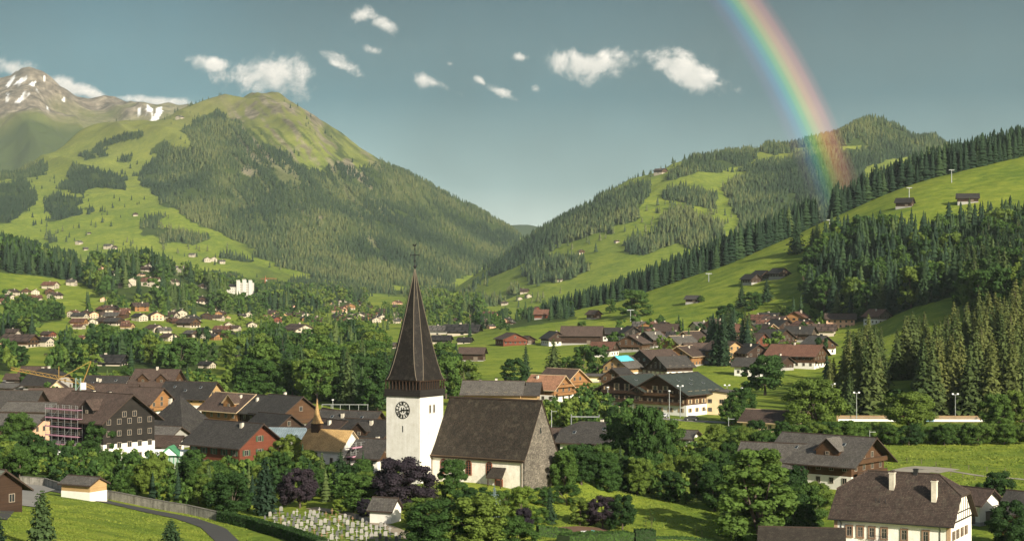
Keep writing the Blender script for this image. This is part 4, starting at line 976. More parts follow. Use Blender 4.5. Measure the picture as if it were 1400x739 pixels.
    # round-headed windows with red stone frames
    def archw(x, w_, z0, z1, name='arched_window'):
        def outl(wd, za, zb): return [(x-wd/2, za), (x+wd/2, za)]+[(x+wd/2*math.cos(math.pi*k/8), zb+wd/2*math.sin(math.pi*k/8)) for k in range(9)]
        b = B(); b.prism([(a, ny0-.10, c) for a, c in outl(w_+.42, z0-.2, z1)], (0, .09, 0), 0)
        o_ = b.build(name, REDST, e)
        b = B(); b.prism([(a, ny0-.125, c) for a, c in outl(w_, z0, z1)], (0, .02, 0), 0); b.build('pane', GLASS, o_)
        m_ = B(); m_.box(x-.03, x+.03, ny0-.16, ny0-.126, z0, z1+w_/2)
        for z in np.arange(z0+.5, z1+.3, .5): m_.box(x-w_/2, x+w_/2, ny0-.155, ny0-.127, z-.02, z+.02)
        m_.build('glazing_bars', REDST, o_)
    for x in (2.8, 8.7, 13.4): archw(x, 1.0, 3.2, 5.2)
    # porch
    px0, px1 = 14.2, 17.0
    pr = B(); pr.slab([(px0-.4, ny0-1.9, 3.1), (px1+.5, ny0-1.9, 3.1), (px1+.2, ny0-.02, 4.9), (px0-.1, ny0-.02, 4.9)], .2)
    po = pr.build('porch_roof', [R_SHAKE, TRIM], e)
    for x in (px0, px1): B().cyl((x, ny0-1.7, -1), (x, ny0-1.7, 3.05), .12, None, 8).build('porch_post', W_DARK, po)
    d = B(); d.box(px0+.5, px1-.5, ny0-.11, ny0+.02, -.3, 2.7, 0).box(px0+.72, px1-.72, ny0-.15, ny0-.112, -.3, 2.45, 1); d.build('door', [REDST, W_DARK], e)
    # small features of the rubble gable: slit windows
    for yy_, z_ in ((ym-.3, 11.2), (ym+2.4, 2.5)):
        b = B(); b.box(nx1+.44, nx1+.48, yy_-.22, yy_+.22, z_, z_+1.1); b.build('gable_window', GLASS, e)
    return e
church()
# ------------------------------------------------------------ houses of the village on the left
barn('long slate-roofed house at the left edge, in front of the paved yard', 6, 534, 12, 22, 5, 9, 84, W_DARK, R_SLATE, name='house', catg='house')
chalet('grey hipped-roof house with three pale chimneys beside the pale field', 66, 504, 13, 12, 5.5, 10.5, 70, P_GREY, R_DKSL, kind='half', ch=3, bal=0)
barn('low brown-roofed barn behind the grey hipped-roof house at left', 47, 501, 8, 9, 4.5, 7.5, 80, W_DARK, R_BROWN)
chalet('small cream-gabled house below the grey hipped roof', 80, 521, 7, 9, 3.4, 6.4, 8, P_CREAM, R_BROWN, hb=0, ch=0, bal=0, trim=TRIM_L, over=.5)
barn('brown tiled house in front of the small cream gable', 72, 531, 9, 13, 4.5, 8, 88, W_BROWN, R_BROWN, name='house', catg='house')
barn('flat grey garage at the left beside the paved yard', 18, 524, 9, 9, 3, 4.2, 60, P_GREY, R_GREY, name='garage', catg='garage')
barn('tiny brown field hut left of the grey hipped-roof house', 22, 511, 4, 7, 2.2, 3.6, 80, W_DARK, R_BROWN, name='hut', catg='hut')
chalet('long dark slate-roofed house right of the crane mast', 148, 514, 11, 15, 4.6, 8.6, 74, P_WHITE, R_DKSL, ch=2, bal=0, sky_=2)
barn('brown-roofed house directly behind the scaffolded house', 150, 525, 10, 18, 5, 9, 80, W_ORANGE, R_BROWN, name='house', catg='house')
chalet('low house with pink-orange walls and grey roof at the left, behind the white van', 28, 566, 12, 16, 5, 7.6, 72, P_SALM, R_GREY, hb=0, ch=0, bal=0, over=.8)
barn('low grey roof beside the slate-roofed house at left', 45, 550, 9, 14, 4, 6, 78, W_GREY, R_GREY, name='house', catg='house')
# the scaffolded house
big = chalet('large black-timbered house with white ground floor and brown tiled roof, its left side in scaffolding', 140, 533, 15, 19.5, 10.4, 15.6, 52, W_BLACK, R_BROWN, hb=4.6, ch=2, bal=0, dorm=[(-1, -2.5, 4.5)], sky_=0, over=1.6, winw=1.2, Y=402, keep=14)
chalet('multi-gabled brown-roofed house left of the slate-roofed wood house', 216, 505, 13, 15, 6, 11, 76, W_BROWN, R_BROWN, ch=2, dorm=[(-1, 3, 4), (-1, -4, 4)])
chalet('slate-roofed house with tan wooden wall below a dark long roof', 262, 522, 12, 17, 5.2, 9.6, 70, W_TAN, R_DKSL, ch=1, sky_=3, bal=0)
chalet('reddish-roofed chalet with orange wooden wall behind the big hipped roof', 200, 530, 11, 12, 5, 9, 62, W_ORANGE, R_BROWN, ch=1)
chalet('house with a big black hipped roof and a small white dormer gable', 246, 541, 15, 15, 3.4, 12.4, 60, P_WHITE, R_DKSL, hb=0, kind='hip', ch=1, bal=0, dorm=[(1, 0, 4.2)], keep=11)
barn('low grey-roofed annex between the hipped roof and the green-framed conservatory', 219, 583, 9, 11, 3.2, 5.4, 66, P_GREY, R_GREY, name='annex', catg='house')
barn('low dark annex roof in front of the black hipped roof', 205, 596, 6, 15, 3, 4.6, 80, P_WHITE, R_BROWN, name='annex', catg='house')
chalet('red timber house with slate roof and green shutters', 320, 577, 11.5, 17, 6.3, 10.3, 50, W_RED, R_SLATE, hb=0, base=P_WHITE, ch=1, bal=0, shut=SHUT, over=1.5, keep=11)
chalet('orange wooden chalet with two gables behind the red house', 322, 538, 12, 16, 6, 10, 48, W_ORANGE, R_BROWN, ch=1, bal=2, trim=TRIM_L, dorm=[(-1, -3.5, 5)])
chalet('dark chalet with slate roof and white base behind the red house', 362, 541, 11, 14, 6, 10, 40, W_DARK, R_SLATE, ch=1, bal=1)
chalet('dark chalet with white ground floor beside the round pale-green ash tree', 391, 541, 11.5, 14, 7, 11, 42, W_BROWN, R_SLATE, hb=4.2, ch=1, bal=1, keep=9)
chalet('low dark chalet roof below the two white-based chalets', 376, 566, 9, 12, 4, 7, 45, W_DARK, R_DKSL, ch=0)
chalet('low building with pale blue-grey metal roof right of the red house', 402, 585, 13, 12, 4, 6.2, 80, P_GREY, R_BLUE, hb=0, ch=0, bal=0, over=.4, keep=9)
chalet('slate-roofed chalet with two skylight rows left of the church tower', 480, 562, 12, 15, 5, 9, 68, W_BROWN, R_SLATE, ch=1, sky_=3, bal=0, keep=9)
chalet('dark dormered chalet touching the left edge of the church tower', 507, 574, 12, 12, 5, 9, 62, W_DARK, R_DKSL, ch=1, dorm=[(-1, 0, 4)], keep=8)
chalet('dark brown chalet behind the golden-roofed chapel', 452, 574, 10, 12, 5, 8.5, 40, W_DARK, R_BROWN, ch=1, keep=8)
chalet('dark slate-roofed house between the golden chapel and the tower', 503, 600, 8, 9, 4, 7, 66, W_BROWN, R_SLATE, ch=1, bal=0, keep=8)
chalet('small reddish chalet behind the blue-grey metal roof', 452, 560, 8, 9, 4, 7, 30, W_RED, R_BROWN, ch=0, bal=0, keep=6)
# around the churchyard and the road
chalet('small white chapel-like hut with brown roof above the churchyard path', 527, 681, 3.6, 4.0, 2.3, 3.9, 66, P_WHITE, R_GREY, hb=0, ch=0, bal=0, wins=False, name='churchyard_hut', catg='hut', over=.45, keep=4)
chalet('dark wooden house with mossy tiled roof at the left edge of the meadow', -26, 641, 8, 9, 3.2, 5.8, 56, W_DARK, tiles('mossy_grey_tiles', (.11, .12, .10), (.18, .19, .16), (.10, .13, .05), .36, .3, .6), hb=0, ch=0, bal=0, keep=8, over=1.2)
sh = chalet('garden shed with pale grey pitched roof, orange boards and white lower wall by the road', 115, 652, 4.4, 6.6, 2.9, 3.9, 62, W_TAN, R_GREY, hb=1.6, base=P_WHITE, ch=0, bal=0, wins=False, name='garden_shed', catg='shed', over=.5, keep=5)
# ------------------------------------------------------------ right foreground
def big_house():
    px, Y = 1235, 291.; x = (px-700)/F*Y; z = -11.6; th = R(61)
    e = empty('manor_house', (x, Y, z), th, 'big white house with hipped brown tile roof, brown shutters and half-timbered gable', 'house'); KEEP_OUT.append((x, Y, 13))
    w, l, he, H = 14.2, 19.6, 9.0, 15.9; hw, hl = w/2, l/2; s = (H-he)/hw
    PLW = plaster_mat('house_plaster', (.62, .60, .53), (.80, .78, .71), .3)
    hd = (H-he)*.42; xb = hd/s; zb = H-hd-.15
    B().prism([(-hw, -hl, -3), (hw, -hl, -3), (hw, -hl, he), (xb, -hl, zb), (-xb, -hl, zb), (-hw, -hl, he)], (0, l, 0)).build('wall', PLW, e)
    o = .9; zk = he+1.5; xk = hw*.80; rf = B(); t = .3; ye = hl+o; top = H+.25; yr = hl-3.6; zb2 = H-hd+.1; xb2 = xb+.15
    for q in (-1, 1):
        A = [(q*(hw+o), -ye, he-.35), (q*(hw+o), ye, he-.35), (q*xk, ye, zk+.25), (q*xk, -ye, zk+.25)]
        rf.slab(A[::q], t)
        rf.slab([(q*xk, -ye, zk+.25), (q*xk, ye, zk+.25), (q*xb2, ye, zb2), (0, yr, top), (0, -yr, top), (q*xb2, -ye, zb2)][::q], t)
        rf.slab([(xb2, q*ye, zb2), (-xb2, q*ye, zb2), (0, q*yr, top)][::q], t)
    ro = rf.build('roof', [tiles('manor_tiles', (.052, .037, .030), (.100, .072, .058), (.11, .10, .075), .33, .26, .35), TRIM], e)
    rg = B(); rg.cyl((0, -yr, top), (0, yr, top), .16, None, 8)
    for q in (-1, 1):
        for p in (-1, 1): rg.cyl((0, q*yr, top), (p*xb2, q*ye, zb2), .13, None, 6)
    rg.build('ridge_tiles', R_BROWN, ro)
    for cx, cyy, hh in ((-2.4, 1.2, 2.6), (-3.9, -6.4, 3.2)):
        zc = H-abs(cx)*s; b = B(); b.box(cx-.5, cx+.5, cyy-.42, cyy+.42, zc-1.2, zc+hh, 0).box(cx-.6, cx+.6, cyy-.52, cyy+.52, zc+hh, zc+hh+.18, 0).box(cx-.42, cx+.42, cyy-.34, cyy+.34, zc+hh+.18, zc+hh+.5, 1); b.build('chimney', [CHIM, R_BROWN], ro)
    b = B(); b.box(-.35, .35, -2.5, -1.8, H-.6, H+.9, 0).box(-.45, .45, -2.6, -1.7, H+.9, H+1.0, 1).build('chimney', [DARKM, DARKM], ro)
    for yy_ in (2.6, 3.3, 1.6): B().cyl((-5.0, yy_, H-5*s), (-5.0, yy_, H-5*s+1.1), .06, None, 5).build('vent_pipe', DARKM, ro)
    BRN = solid('brown_window_frame', (.20, .12, .075), .7, .2, 3)
    # front (local -X): pairs of tall windows, two storeys
    for zz in (5.7, 2.7):
        for yy_ in (7.2, 5.3, 3.3, 1.2, -2.2, -5.8) if zz > 4 else (8.1, 7.2-1.4, 3.6, 1.9, -2.2, -5.8):
            o_ = put_window(e, -hw-.01, yy_, zz, -math.pi/2, .95, 1.75, None, True)
            f = B(); f.box(-.66, -.48, -.14, .0, -.15, 1.95).box(.48, .66, -.14, .0, -.15, 1.95).box(-.66, .66, -.16, 0, 1.76, 1.96).box(-.7, .7, -.2, 0, -.2, -.02); fo = f.build('frame', BRN, o_)
    bb = B(); b0, b1 = .3, 3.6
    bb.box(-hw-1.1, -hw, b0, b1, 5.15, 5.3, 0); bl = bb.build('balcony', [P_GREY], e); rl = B()
    for k in range(12):
        yy_ = b0+(b1-b0)*k/11; rl.cyl((-hw-1.06, yy_, 5.3), (-hw-1.18, yy_, 5.8), .025, None, 4); rl.cyl((-hw-1.18, yy_, 5.8), (-hw-1.06, yy_, 6.25), .025, None, 4)
    rl.cyl((-hw-1.06, b0, 6.25), (-hw-1.06, b1, 6.25), .04, None, 5); rl.build('railing', DARKM, bl)
    # gable (local -Y): timber frame above, shuttered windows below
    tb = B(); y0 = -hl
    zs_ = he-.25; tb.box(-hw+.02, hw-.02, y0-.09, y0, zs_-.15, zs_+.1); tb.box(-hw*.86, hw*.86, y0-.09, y0, zs_+1.25, zs_+1.43)
    for k in range(9):
        xx = -hw*.8+k*hw*.2; zt_ = min(zb, H-abs(xx)*s-.3)
        tb.box(xx-.07, xx+.07, y0-.08, y0, zs_+.1, max(zs_+.4, zt_))
    tb.build('timber_frame', solid('timber_frame_paint', (.035, .028, .024), .8, .2, 3), e)
    o_ = put_window(e, -1.7, y0-.02, he+1.45, 0, .9, 1.2, None, True)
    for zz in (5.9, 2.9):
        for xx in (-4.8, -2.2, .6, 3.3): put_window(e, xx, y0-.02, zz, 0, .9, 1.55, SHUTB, True)
    qs = B()
    for x_, y_ in ((-hw, -hl), (-hw, hl)): qs.box(x_-.06, x_+.55, y_-.06 if y_ < 0 else y_-.55, y_+.55 if y_ < 0 else y_+.06, -3, he-.3)
    qs.build('corner_stones', solid('sandstone_quoins', (.36, .25, .16), .9, .3, 2), e)
    gt = B(); gt.cyl((-hw-o-.08, -ye, he-.55), (-hw-o-.08, ye, he-.55), .09, None, 6)
    for yy_ in (-8.2, 8.6): gt.cyl((-hw-.1, yy_, -1), (-hw-.1, yy_, he-1.1), .06, None, 6); gt.cyl((-hw-.1, yy_, he-1.1), (-hw-o, yy_, he-.6), .06, None, 6)
    gt.build('gutter', DARKM, e)
big_house()
c2 = chalet('wide brown chalet with grey roof and carved balconies beyond the hipped brown roof', 1133, 600, 14.5, 19, 5.9, 10.3, 50, W_BROWN, R_GREY, hb=2.6, ch=1, bal=2, over=2.2, sky_=2, Y=372, dorm=[(-1, -3.2, 5.5)], keep=12)
barn('lower grey-brown roof joining the wide brown chalet on its left', 1062, 606, 11, 14, 4.2, 8.2, 66, W_DARK, R_GREY, name='house', catg='house', keep=8)
barn('rounded brown roof at the bottom edge below the leafy bank', 1096, 722, 9, 12, 4.6, 6.4, 80, P_WHITE, R_SHAKE, name='house', catg='house', keep=8)
chalet('dark red wooden house cut off by the right edge', 1420, 675, 9, 10, 4.4, 7.4, 50, W_RED, R_SLATE, hb=0, ch=0, bal=1, keep=7)
barn('small annex with brown roof behind the right end of the big white house', 1331, 668, 6, 7, 4.4, 6.4, 40, P_WHITE, R_BROWN, name='annex', catg='house', keep=6)
chalet('grey-roofed house with a white chimney and skylights behind the leafy bank', 812, 577, 12, 13, 4, 8, 66, P_WHITE, R_SLATE, hb=0, kind='half', ch=1, bal=0, sky_=2, keep=11)
barn('dark low roof left of the grey-roofed house with the white chimney', 770, 586, 8, 9, 3.4, 5.6, 70, W_DARK, R_BROWN, name='house', catg='house', keep=7)
barn('small pale-roofed hut half hidden by trees below the hotel meadow', 932, 588, 6, 7, 3, 4.4, 60, P_WHITE, R_GREY, name='hut', catg='hut', keep=6)
chalet('yellow sports clubhouse with brown roof beside the white barrier', 1062, 560, 9, 17, 3.4, 6, 56, P_CREAM, R_BROWN, hb=0, ch=0, bal=0, trim=TRIM_L, Y=484, keep=11, name='clubhouse', catg='clubhouse')
# ------------------------------------------------------------ middle distance
chalet('long house with grey-brown roof and tan wooden wall just above the church roof', 675, 521, 10, 19, 4.6, 8.2, 82, W_TAN, R_GREY, hb=0, ch=2, bal=0, keep=11)
chalet('short grey-roofed wing joined to the right of the long tan house', 716, 523, 9, 10, 4.4, 7.6, 82, W_TAN, R_SLATE, hb=0, ch=0, bal=0, keep=8)
chalet('orange chalet with orange tiled roof and balconies, right of the long tan house', 750, 513, 11.5, 12, 5, 9, 56, W_ORANGE, R_ORANGE, ch=1, bal=2, trim=TRIM_L, keep=9)
chalet('taller orange-brown chalet with brown roof behind the orange-tiled one', 770, 504, 12.5, 13, 6.5, 10.6, 48, W_ORANGE, R_BROWN, ch=1, bal=2, trim=TRIM_L, keep=9)
barn('flat pale garage right of the two orange chalets', 818, 511, 8, 10, 2.6, 3.2, 80, P_CREAM, R_GREY, name='garage', catg='garage', keep=7)
chalet('long brown hotel wing with green-slate roof and white ground floor, left one of the pair', 868, 519, 16, 15, 7.2, 11.2, -38, W_DARK, R_GREEN, hb=3.0, ch=1, bal=2, sky_=2, shut=SHUTW, over=2, Y=556, keep=12, name='hotel', catg='hotel')
chalet('long brown hotel wing with green-slate roof and skylights, right one of the pair', 926, 517, 20, 19, 7.4, 12.4, -40, W_BROWN, R_GREEN, hb=3.2, ch=0, bal=2, sky_=4, shut=SHUTW, over=2.2, Y=548, keep=14, name='hotel', catg='hotel')
fb = chalet('flat-roofed cream building right of the brown hotel', 986, 534, 8, 8.5, 7.0, 7.4, -30, P_CREAM, R_GREY, hb=0, ch=0, bal=0, over=.5, Y=545, keep=7, name='flat_roofed_building', catg='building', winw=1.4)
chalet('chalet with a turquoise tarpaulin on its roof', 853, 487, 12, 13, 5, 9, -36, W_TAN, R_GREY, ch=0, bal=1, keep=9)
chalet('small brown chalet below the turquoise tarpaulin', 846, 503, 10, 10, 4.5, 8, -30, W_BROWN, R_DKSL, ch=1, keep=8)
chalet('brown and red-roofed hut left of the slope village', 826, 467, 9, 12, 4, 7.4, 60, W_DARK, R_RED, ch=0, bal=0, keep=7)
barn('weathered dark barn standing alone in the green field', 646, 475, 7, 12, 4.4, 6.8, 78, W_DARK, R_BROWN, keep=7)
barn('long dark-brown barn at the foot of the slope', 796, 446, 13, 23, 5.5, 10.2, 80, W_DARK, R_BROWN, keep=9)
chalet('dark chalet with white door beside the long dark barn', 757, 453, 11, 13, 4.4, 8, 20, W_DARK, R_DKSL, ch=1, bal=1, keep=8)
chalet('reddish-brown farmhouse with wide roof at the edge of the field', 699, 455, 15, 14, 3.8, 7, 20, W_RED, R_BROWN, hb=0, ch=0, bal=1, keep=8)
barn('small hut right of the reddish-brown farmhouse', 721, 459, 7, 8, 3, 4.8, 20, W_DARK, R_BROWN, name='hut', catg='hut', keep=6)
chalet('first black chalet with white base right of the long dark barn', 841, 448, 12, 14, 4.6, 7.6, 80, W_BLACK, R_DKSL, ch=1, keep=8)
chalet('second black chalet with white base and wide gable right of the long dark barn', 862, 446, 11, 13, 5, 8.6, 12, W_BLACK, R_DKSL, hb=2.8, ch=1, keep=8)
chalet('third dark chalet with brown gable right of the long dark barn', 883, 447, 12, 13, 4, 7.6, 20, W_DARK, R_BROWN, ch=0, keep=8)
barn('lone wooden hut halfway up the slope above the long barn', 812, 424, 7, 8, 3.6, 6, 40, W_BROWN, R_BROWN, name='hut', catg='hut', keep=6)
for px, py, w_, l_, a, lb in ((716, 421, 8, 12, 78, 'left'), (734, 419, 9, 9, 20, 'tallest middle'), (741, 423, 8, 10, 74, 'right')):
    barn(f'{lb} of the three red-roofed barns on the low ridge beyond the spire', px, py, w_, l_, 4, 7, a, W_RED, R_RED, keep=6)
barn('lone dark hut beside a round tree on the open slope', 948, 404, 7, 9, 3, 5, 62, W_DARK, R_SLATE, name='hut', catg='hut', keep=6)
for px, py, lb in ((1027, 375, 'left, pale-based'), (1041, 370, 'middle, larger'), (1065, 367, 'right')):
    chalet(f'{lb} of the three dark huts high on the slope', px, py, 9, 12, 3.6, 6.6, 30, W_DARK, R_DKSL, hb=.8, base=P_GREY, ch=0, bal=0, keep=7, name='alpine_hut', catg='hut')
barn('dark hut beside the ski-lift pylon at the top of the meadow', 1237, 271, 8, 12, 4, 7, 60, W_DARK, R_DKSL, name='alpine_hut', catg='hut', keep=12)
barn('dark wide hut in the highest meadow at the right', 1323, 265, 9, 15, 3.6, 6.6, 78, W_DARK, R_DKSL, name='alpine_hut', catg='hut', keep=12)
chalet('pale house with brown roof in the trees below the dark wood', 1200, 420, 10, 12, 5, 8.5, 30, W_GREY, R_RED, hb=3, ch=1, bal=0, keep=11, Y=960, z=13)
chalet('salmon building in the trees left of the pale brown-roofed house', 1149, 433, 9, 16, 6, 8.6, 80, P_SALM, R_BROWN, hb=0, ch=0, bal=0, keep=10, Y=985, z=10)
# chalets of the slope village: px, ridge row, w, l, eave, height, turn, wall, roof, base height, label
SV = [
 (866,458,14,13,4.6,8.4,-24,W_BROWN,R_BROWN,1.2,'wide orange-brown chalet at the left end of the slope village'),
 (891,453,10,12,5,8.6,-40,W_DARK,R_GREY,1,'narrow dark gable right of the wide orange-brown chalet'),
 (930,459,12,13,4.6,8,-52,W_ORANGE,R_GREY,2,'orange chalet with grey roof, lower of the upper-left pair of the village'),
 (945,453,12,13,5,8.6,-40,W_ORANGE,R_BROWN,1,'orange chalet with brown roof, upper of the upper-left pair in the village'),
 (959,440,8,11,4,6.4,-60,P_CREAM,R_GREY,0,'cream house with grey roof at the top of the slope village'),
 (978,436,11,12,6,9.6,-30,W_DARK,R_BROWN,1,'dark tall chalet with white windows at the top of the slope village'),
 (974,451,12,14,5,8.6,-48,W_DARK,R_SLATE,1,'slate-roofed chalet below the dark tall chalet of the slope village'),
 (1007,443,11,15,5,8.6,58,P_SALM,R_RED,0,'salmon house with red roof in the slope village'),
 (1030,455,10,12,5.4,8.6,44,W_RED,R_BROWN,1,'reddish chalet below the salmon house'),
 (896,478,16,17,5.6,10.4,-48,W_DARK,R_BROWN,2.4,'largest dark-brown chalet in the middle of the slope village'),
 (917,487,13,13,4.6,8.4,-60,W_DARK,R_SLATE,2.4,'lower dark slate wing in front of the largest chalet of the slope village'),
 (936,473,13,13,5,8.8,-32,W_ORANGE,R_BROWN,1,'bright orange gabled chalet right of the largest dark-brown chalet'),
 (952,469,10,13,4.8,8,-60,W_DARK,R_BROWN,1,'dark brown roof behind the bright orange gabled chalet'),
 (990,466,14,14,6,9.8,34,W_TAN,R_BROWN,1,'tan gabled chalet behind the dark row of conifers'),
 (1028,470,11,12,5.4,8.8,20,W_DARK,R_DKSL,2.4,'dark chalet with small lit windows right of the conifer row'),
 (1026,489,8,11,4.4,7.2,60,P_WHITE,R_SLATE,0,'white house with slate roof at the right end of the conifer row'),
 (1090,471,16,22,5.4,9.6,58,W_BROWN,R_RED,2.2,'long red-brown roofed chalet at the lower right of the slope village'),
 (1067,487,7,9,3.4,5.6,30,W_DARK,R_BROWN,1,'small brown hut in front of the long red-brown roofed chalet'),
 (1058,450,15,15,4.6,9,40,W_DARK,R_SLATE,2,'wide slate-roofed chalet in the middle right of the slope village'),
 (1051,443,8,9,4.6,7.4,20,W_ORANGE,R_BROWN,1,'small orange chalet above the wide slate-roofed chalet'),
 (1066,437,13,13,3.6,7.4,30,W_DARK,R_DKSL,1,'low black-roofed chalet at the top right of the slope village'),
 (1094,446,12,14,4.6,8,64,W_DARK,R_SLATE,1,'slate-roofed chalet right of the low black-roofed one'),
 (1101,437,8,9,4.4,7,20,W_DARK,R_DKSL,1,'small dark gable at the upper right edge of the slope village'),
 (1119,459,11,12,4.8,8.6,24,W_BROWN,R_GREY,3,'white-based chalet at the right end of the slope village'),
 (1054,468,7,15,3,3.6,82,P_WHITE,R_GREY,0,'long low white flat-roofed building in the slope village'),
 (911,443,11,13,4,7.6,74,W_DARK,R_BROWN,1,'dark chalet hidden by trees above the orange pair'),
]
for px, rpy, w_, l_, he_, H_, a, wl, rf_, hb_, lb in SV:
    chalet(lb, px, rpy, w_, l_, he_, H_, a, wl, rf_, hb=hb_, base=P_WHITE if hb_ > 2 else P_GREY, ch=1, bal=1 if H_ > 8 else 0, keep=max(w_, l_)*.5+3, shut=None, trim=TRIM_L if wl is W_ORANGE else None)
# far houses: one shared body per kind (walls, roof and windows as materials)
FARM = {}
def far_house(px, py, wpx, label, group, wall=P_WHITE, roof=R_BROWN, rot=None, tall=1.0, layer=None, name='far_house', base=True, Y=None):
    L = layer or ground
    if Y is None: x, y, z = G(px, py, L)
    else: y = Y; x = (px-700)/F*y; z = float(L.z(x, y))
    key = (wall.name, roof.name, round(tall, 1), base)
    if key not in FARM:
        b = B(); h = .48*tall; H = h+.26; hb = h*.4
        if base: b.box(-.5, .5, -.55, .55, -.6, hb, 2)
        b.prism([(-.5, -.55, hb if base else -.6), (.5, -.55, hb if base else -.6), (.5, -.55, h), (0, -.55, H), (-.5, -.55, h)], (0, 1.1, 0), 0)
        for q in (-1, 1): b.slab([(q*.6, -.66, h-.02), (q*.6, .66, h-.02), (0, .66, H+.04), (0, -.66, H+.04)][::q], .03, 1, 1)
        for k in range(3):
            for zz in (hb*.35, hb+.1)[: 2]:
                b.box(-.36+k*.28, -.24+k*.28, -.565, -.5, zz, zz+.09, 3); b.box(-.51 if k % 2 else .49, -.49 if k % 2 else .51, -.36+k*.28, -.24+k*.28, zz, zz+.09, 3)
        b.box(.1, .18, .1, .18, H-.1, H+.1, 2)
        FARM[key] = b.mesh('far_house', [P_FAR if wall in (P_WHITE, P_CREAM) else wall, roof, P_FAR, GLASS])
    o = link(name, FARM[key]); s = wpx*y/F/1.12; o.location = (x, y, z-.3); o.scale = (s, s, s*(.95 if s < 14 else .8))
    o.rotation_euler = (0, 0, R(rot if rot is not None else random.Random(int(px*31+py)).choice((20, -25, 50, -60, 75))))
    tag(o, label, 'house', group); HB.append((x, y, s*.5, z, z+s*.7)); KEEP_OUT.append((x, y, s*.6+1))
    return o
FL = [
 (27,474,40,W_BROWN,R_BROWN,78,'long brown farm barn at the far left beyond the pale field',.7),(59,473,22,P_WHITE,R_DKSL,70,'white-based dark-roofed house right of the long farm barn',.9),(18,460,20,P_CREAM,R_BROWN,70,'brown roof behind the long farm barn',.8),(66,461,16,W_RED,R_BROWN,60,'small red-brown roof above the white-based house',.8),
 (-2,476,16,P_SALM,R_RED,30,'red-roofed house cut by the left edge',.8),(17,404,15,P_WHITE,R_BROWN,-20,'white gable in the grove at upper left',.9),(69,394,18,P_CREAM,R_RED,75,'pinkish-roofed house on the bright upper meadow',.7),(48,402,12,P_WHITE,R_BROWN,20,'white house right of the upper-left grove',.9),(75,408,16,P_WHITE,R_BROWN,-30,'white house at the edge of the bright upper meadow',.8),(113,465,13,W_TAN,R_RED,60,'small tan barn in the middle of the left trees',.8),
 (101,433,14,P_CREAM,R_RED,-20,'cream house on the left hillside among trees',1.1),(127,434,15,P_SALM,R_BROWN,30,'salmon gabled house on the left hillside',.9),(141,412,9,P_SALM,R_RED,15,'tiny pink house with red roof on the meadow edge',1.1),(191,438,17,P_WHITE,R_DKSL,50,'white and black house left of the orange pair',.9),(157,444,20,W_DARK,R_SLATE,60,'dark low house at the foot of the left meadow',.7),(5,415,12,P_SALM,R_RED,75,'red-roofed house at the left edge of the grove',.8),(98,390,12,P_WHITE,R_GREY,80,'white house on the upper left meadow rim',1.1),
 (213,437,20,P_SALM,R_BROWN,25,'orange gabled house right of the white and black house',.8),(248,434,15,P_WHITE,R_DKSL,20,'tall white house with dark gable on the left hillside',1.3),(258,447,24,W_BROWN,R_BROWN,60,'brown house below the tall white house',.7),(279,458,17,P_WHITE,R_DKSL,45,'dark-roofed white house above the grove',1),(264,461,6,P_WHITE,R_GREY,10,'tiny white gable beside the dark-roofed white house',1.4),(275,414,18,W_DARK,R_DKSL,20,'dark chalet in the wood below the knoll',.7),
 (298,432,10,W_ORANGE,R_ORANGE,20,'small orange house left of the far village',1.1),(283,503,18,P_WHITE,R_DKSL,66,'white hut with black roof in the field behind the village',.8),
 (137,372,10,P_SALM,R_BROWN,20,'tall pinkish house on the left of the knoll',1.6),(112,366,10,P_WHITE,R_BROWN,20,'white house on the top left of the knoll',1.1),(203,370,13,P_CREAM,R_GREY,15,'cream tower-like house on top of the knoll',1.3),(207,391,22,P_WHITE,R_RED,78,'long white block among the conifers of the knoll',1.0),(181,390,11,P_CREAM,R_GREY,10,'narrow cream block among the conifers of the knoll',1.8),(97,388,11,P_WHITE,R_BROWN,20,'white house at the left foot of the knoll',1.2),
 (408,456,34,P_CREAM,R_BROWN,40,'large cream-gabled house in front of the far village',.6),(464,428,16,P_SALM,R_RED,60,'salmon villa with red roof in the far village',.9),(478,423,14,W_ORANGE,R_ORANGE,20,'orange villa behind the salmon villa in the far village',.9),(474,413,7,P_WHITE,R_GREY,10,'small white tower house above the salmon villa',1.6),
 (601,457,26,P_GREY,R_GREY,75,'grey hall with pale roof just right of the spire',.6),(604,469,24,W_BLACK,R_DKSL,78,'black shed in front of the grey hall right of the spire',.6),(634,457,40,W_BLACK,R_DKSL,82,'long black shed right of the grey hall',.45),(636,469,18,W_BLACK,R_DKSL,75,'small black shed below the long black shed',.6),(534,476,15,W_DARK,R_GREY,70,'barn just left of the spire at the edge of the field',.9),
 (148,499,44,W_BLACK,R_DKSL,84,'long dark shed with pale posts behind the left field',.4),
 (340,433,13,P_WHITE,R_GREY,10,'white tent-roofed pavilion below the white castle',.8),(369,433,22,P_SALM,R_BROWN,60,'long salmon house right of the white pavilion',.7),(374,442,18,W_RED,R_BROWN,40,'red-brown house at the left of the cream-gabled house',.8),(344,447,14,P_WHITE,R_BROWN,20,'white house below the white pavilion',.8),(312,446,11,P_WHITE,R_RED,20,'white house left of the far village',.8),(672,434,20,P_SALM,R_RED,70,'salmon house at the right end of the far village',.7),
]
for px, py, wp, wl, rf_, a, lb, tl in FL: far_house(px, py, wp, lb, None, wl, rf_, a, tl)
XL = 'one of the small houses half hidden among the trees of '
rr = random.Random(5); WL = [P_FAR, P_CREAM, P_SALM, W_BROWN, W_TAN, W_ORANGE, P_FAR, W_DARK, W_BROWN, W_DARK]; RL = [R_BROWN, R_RED, R_BROWN, R_SLATE, R_GREY]
placed = []
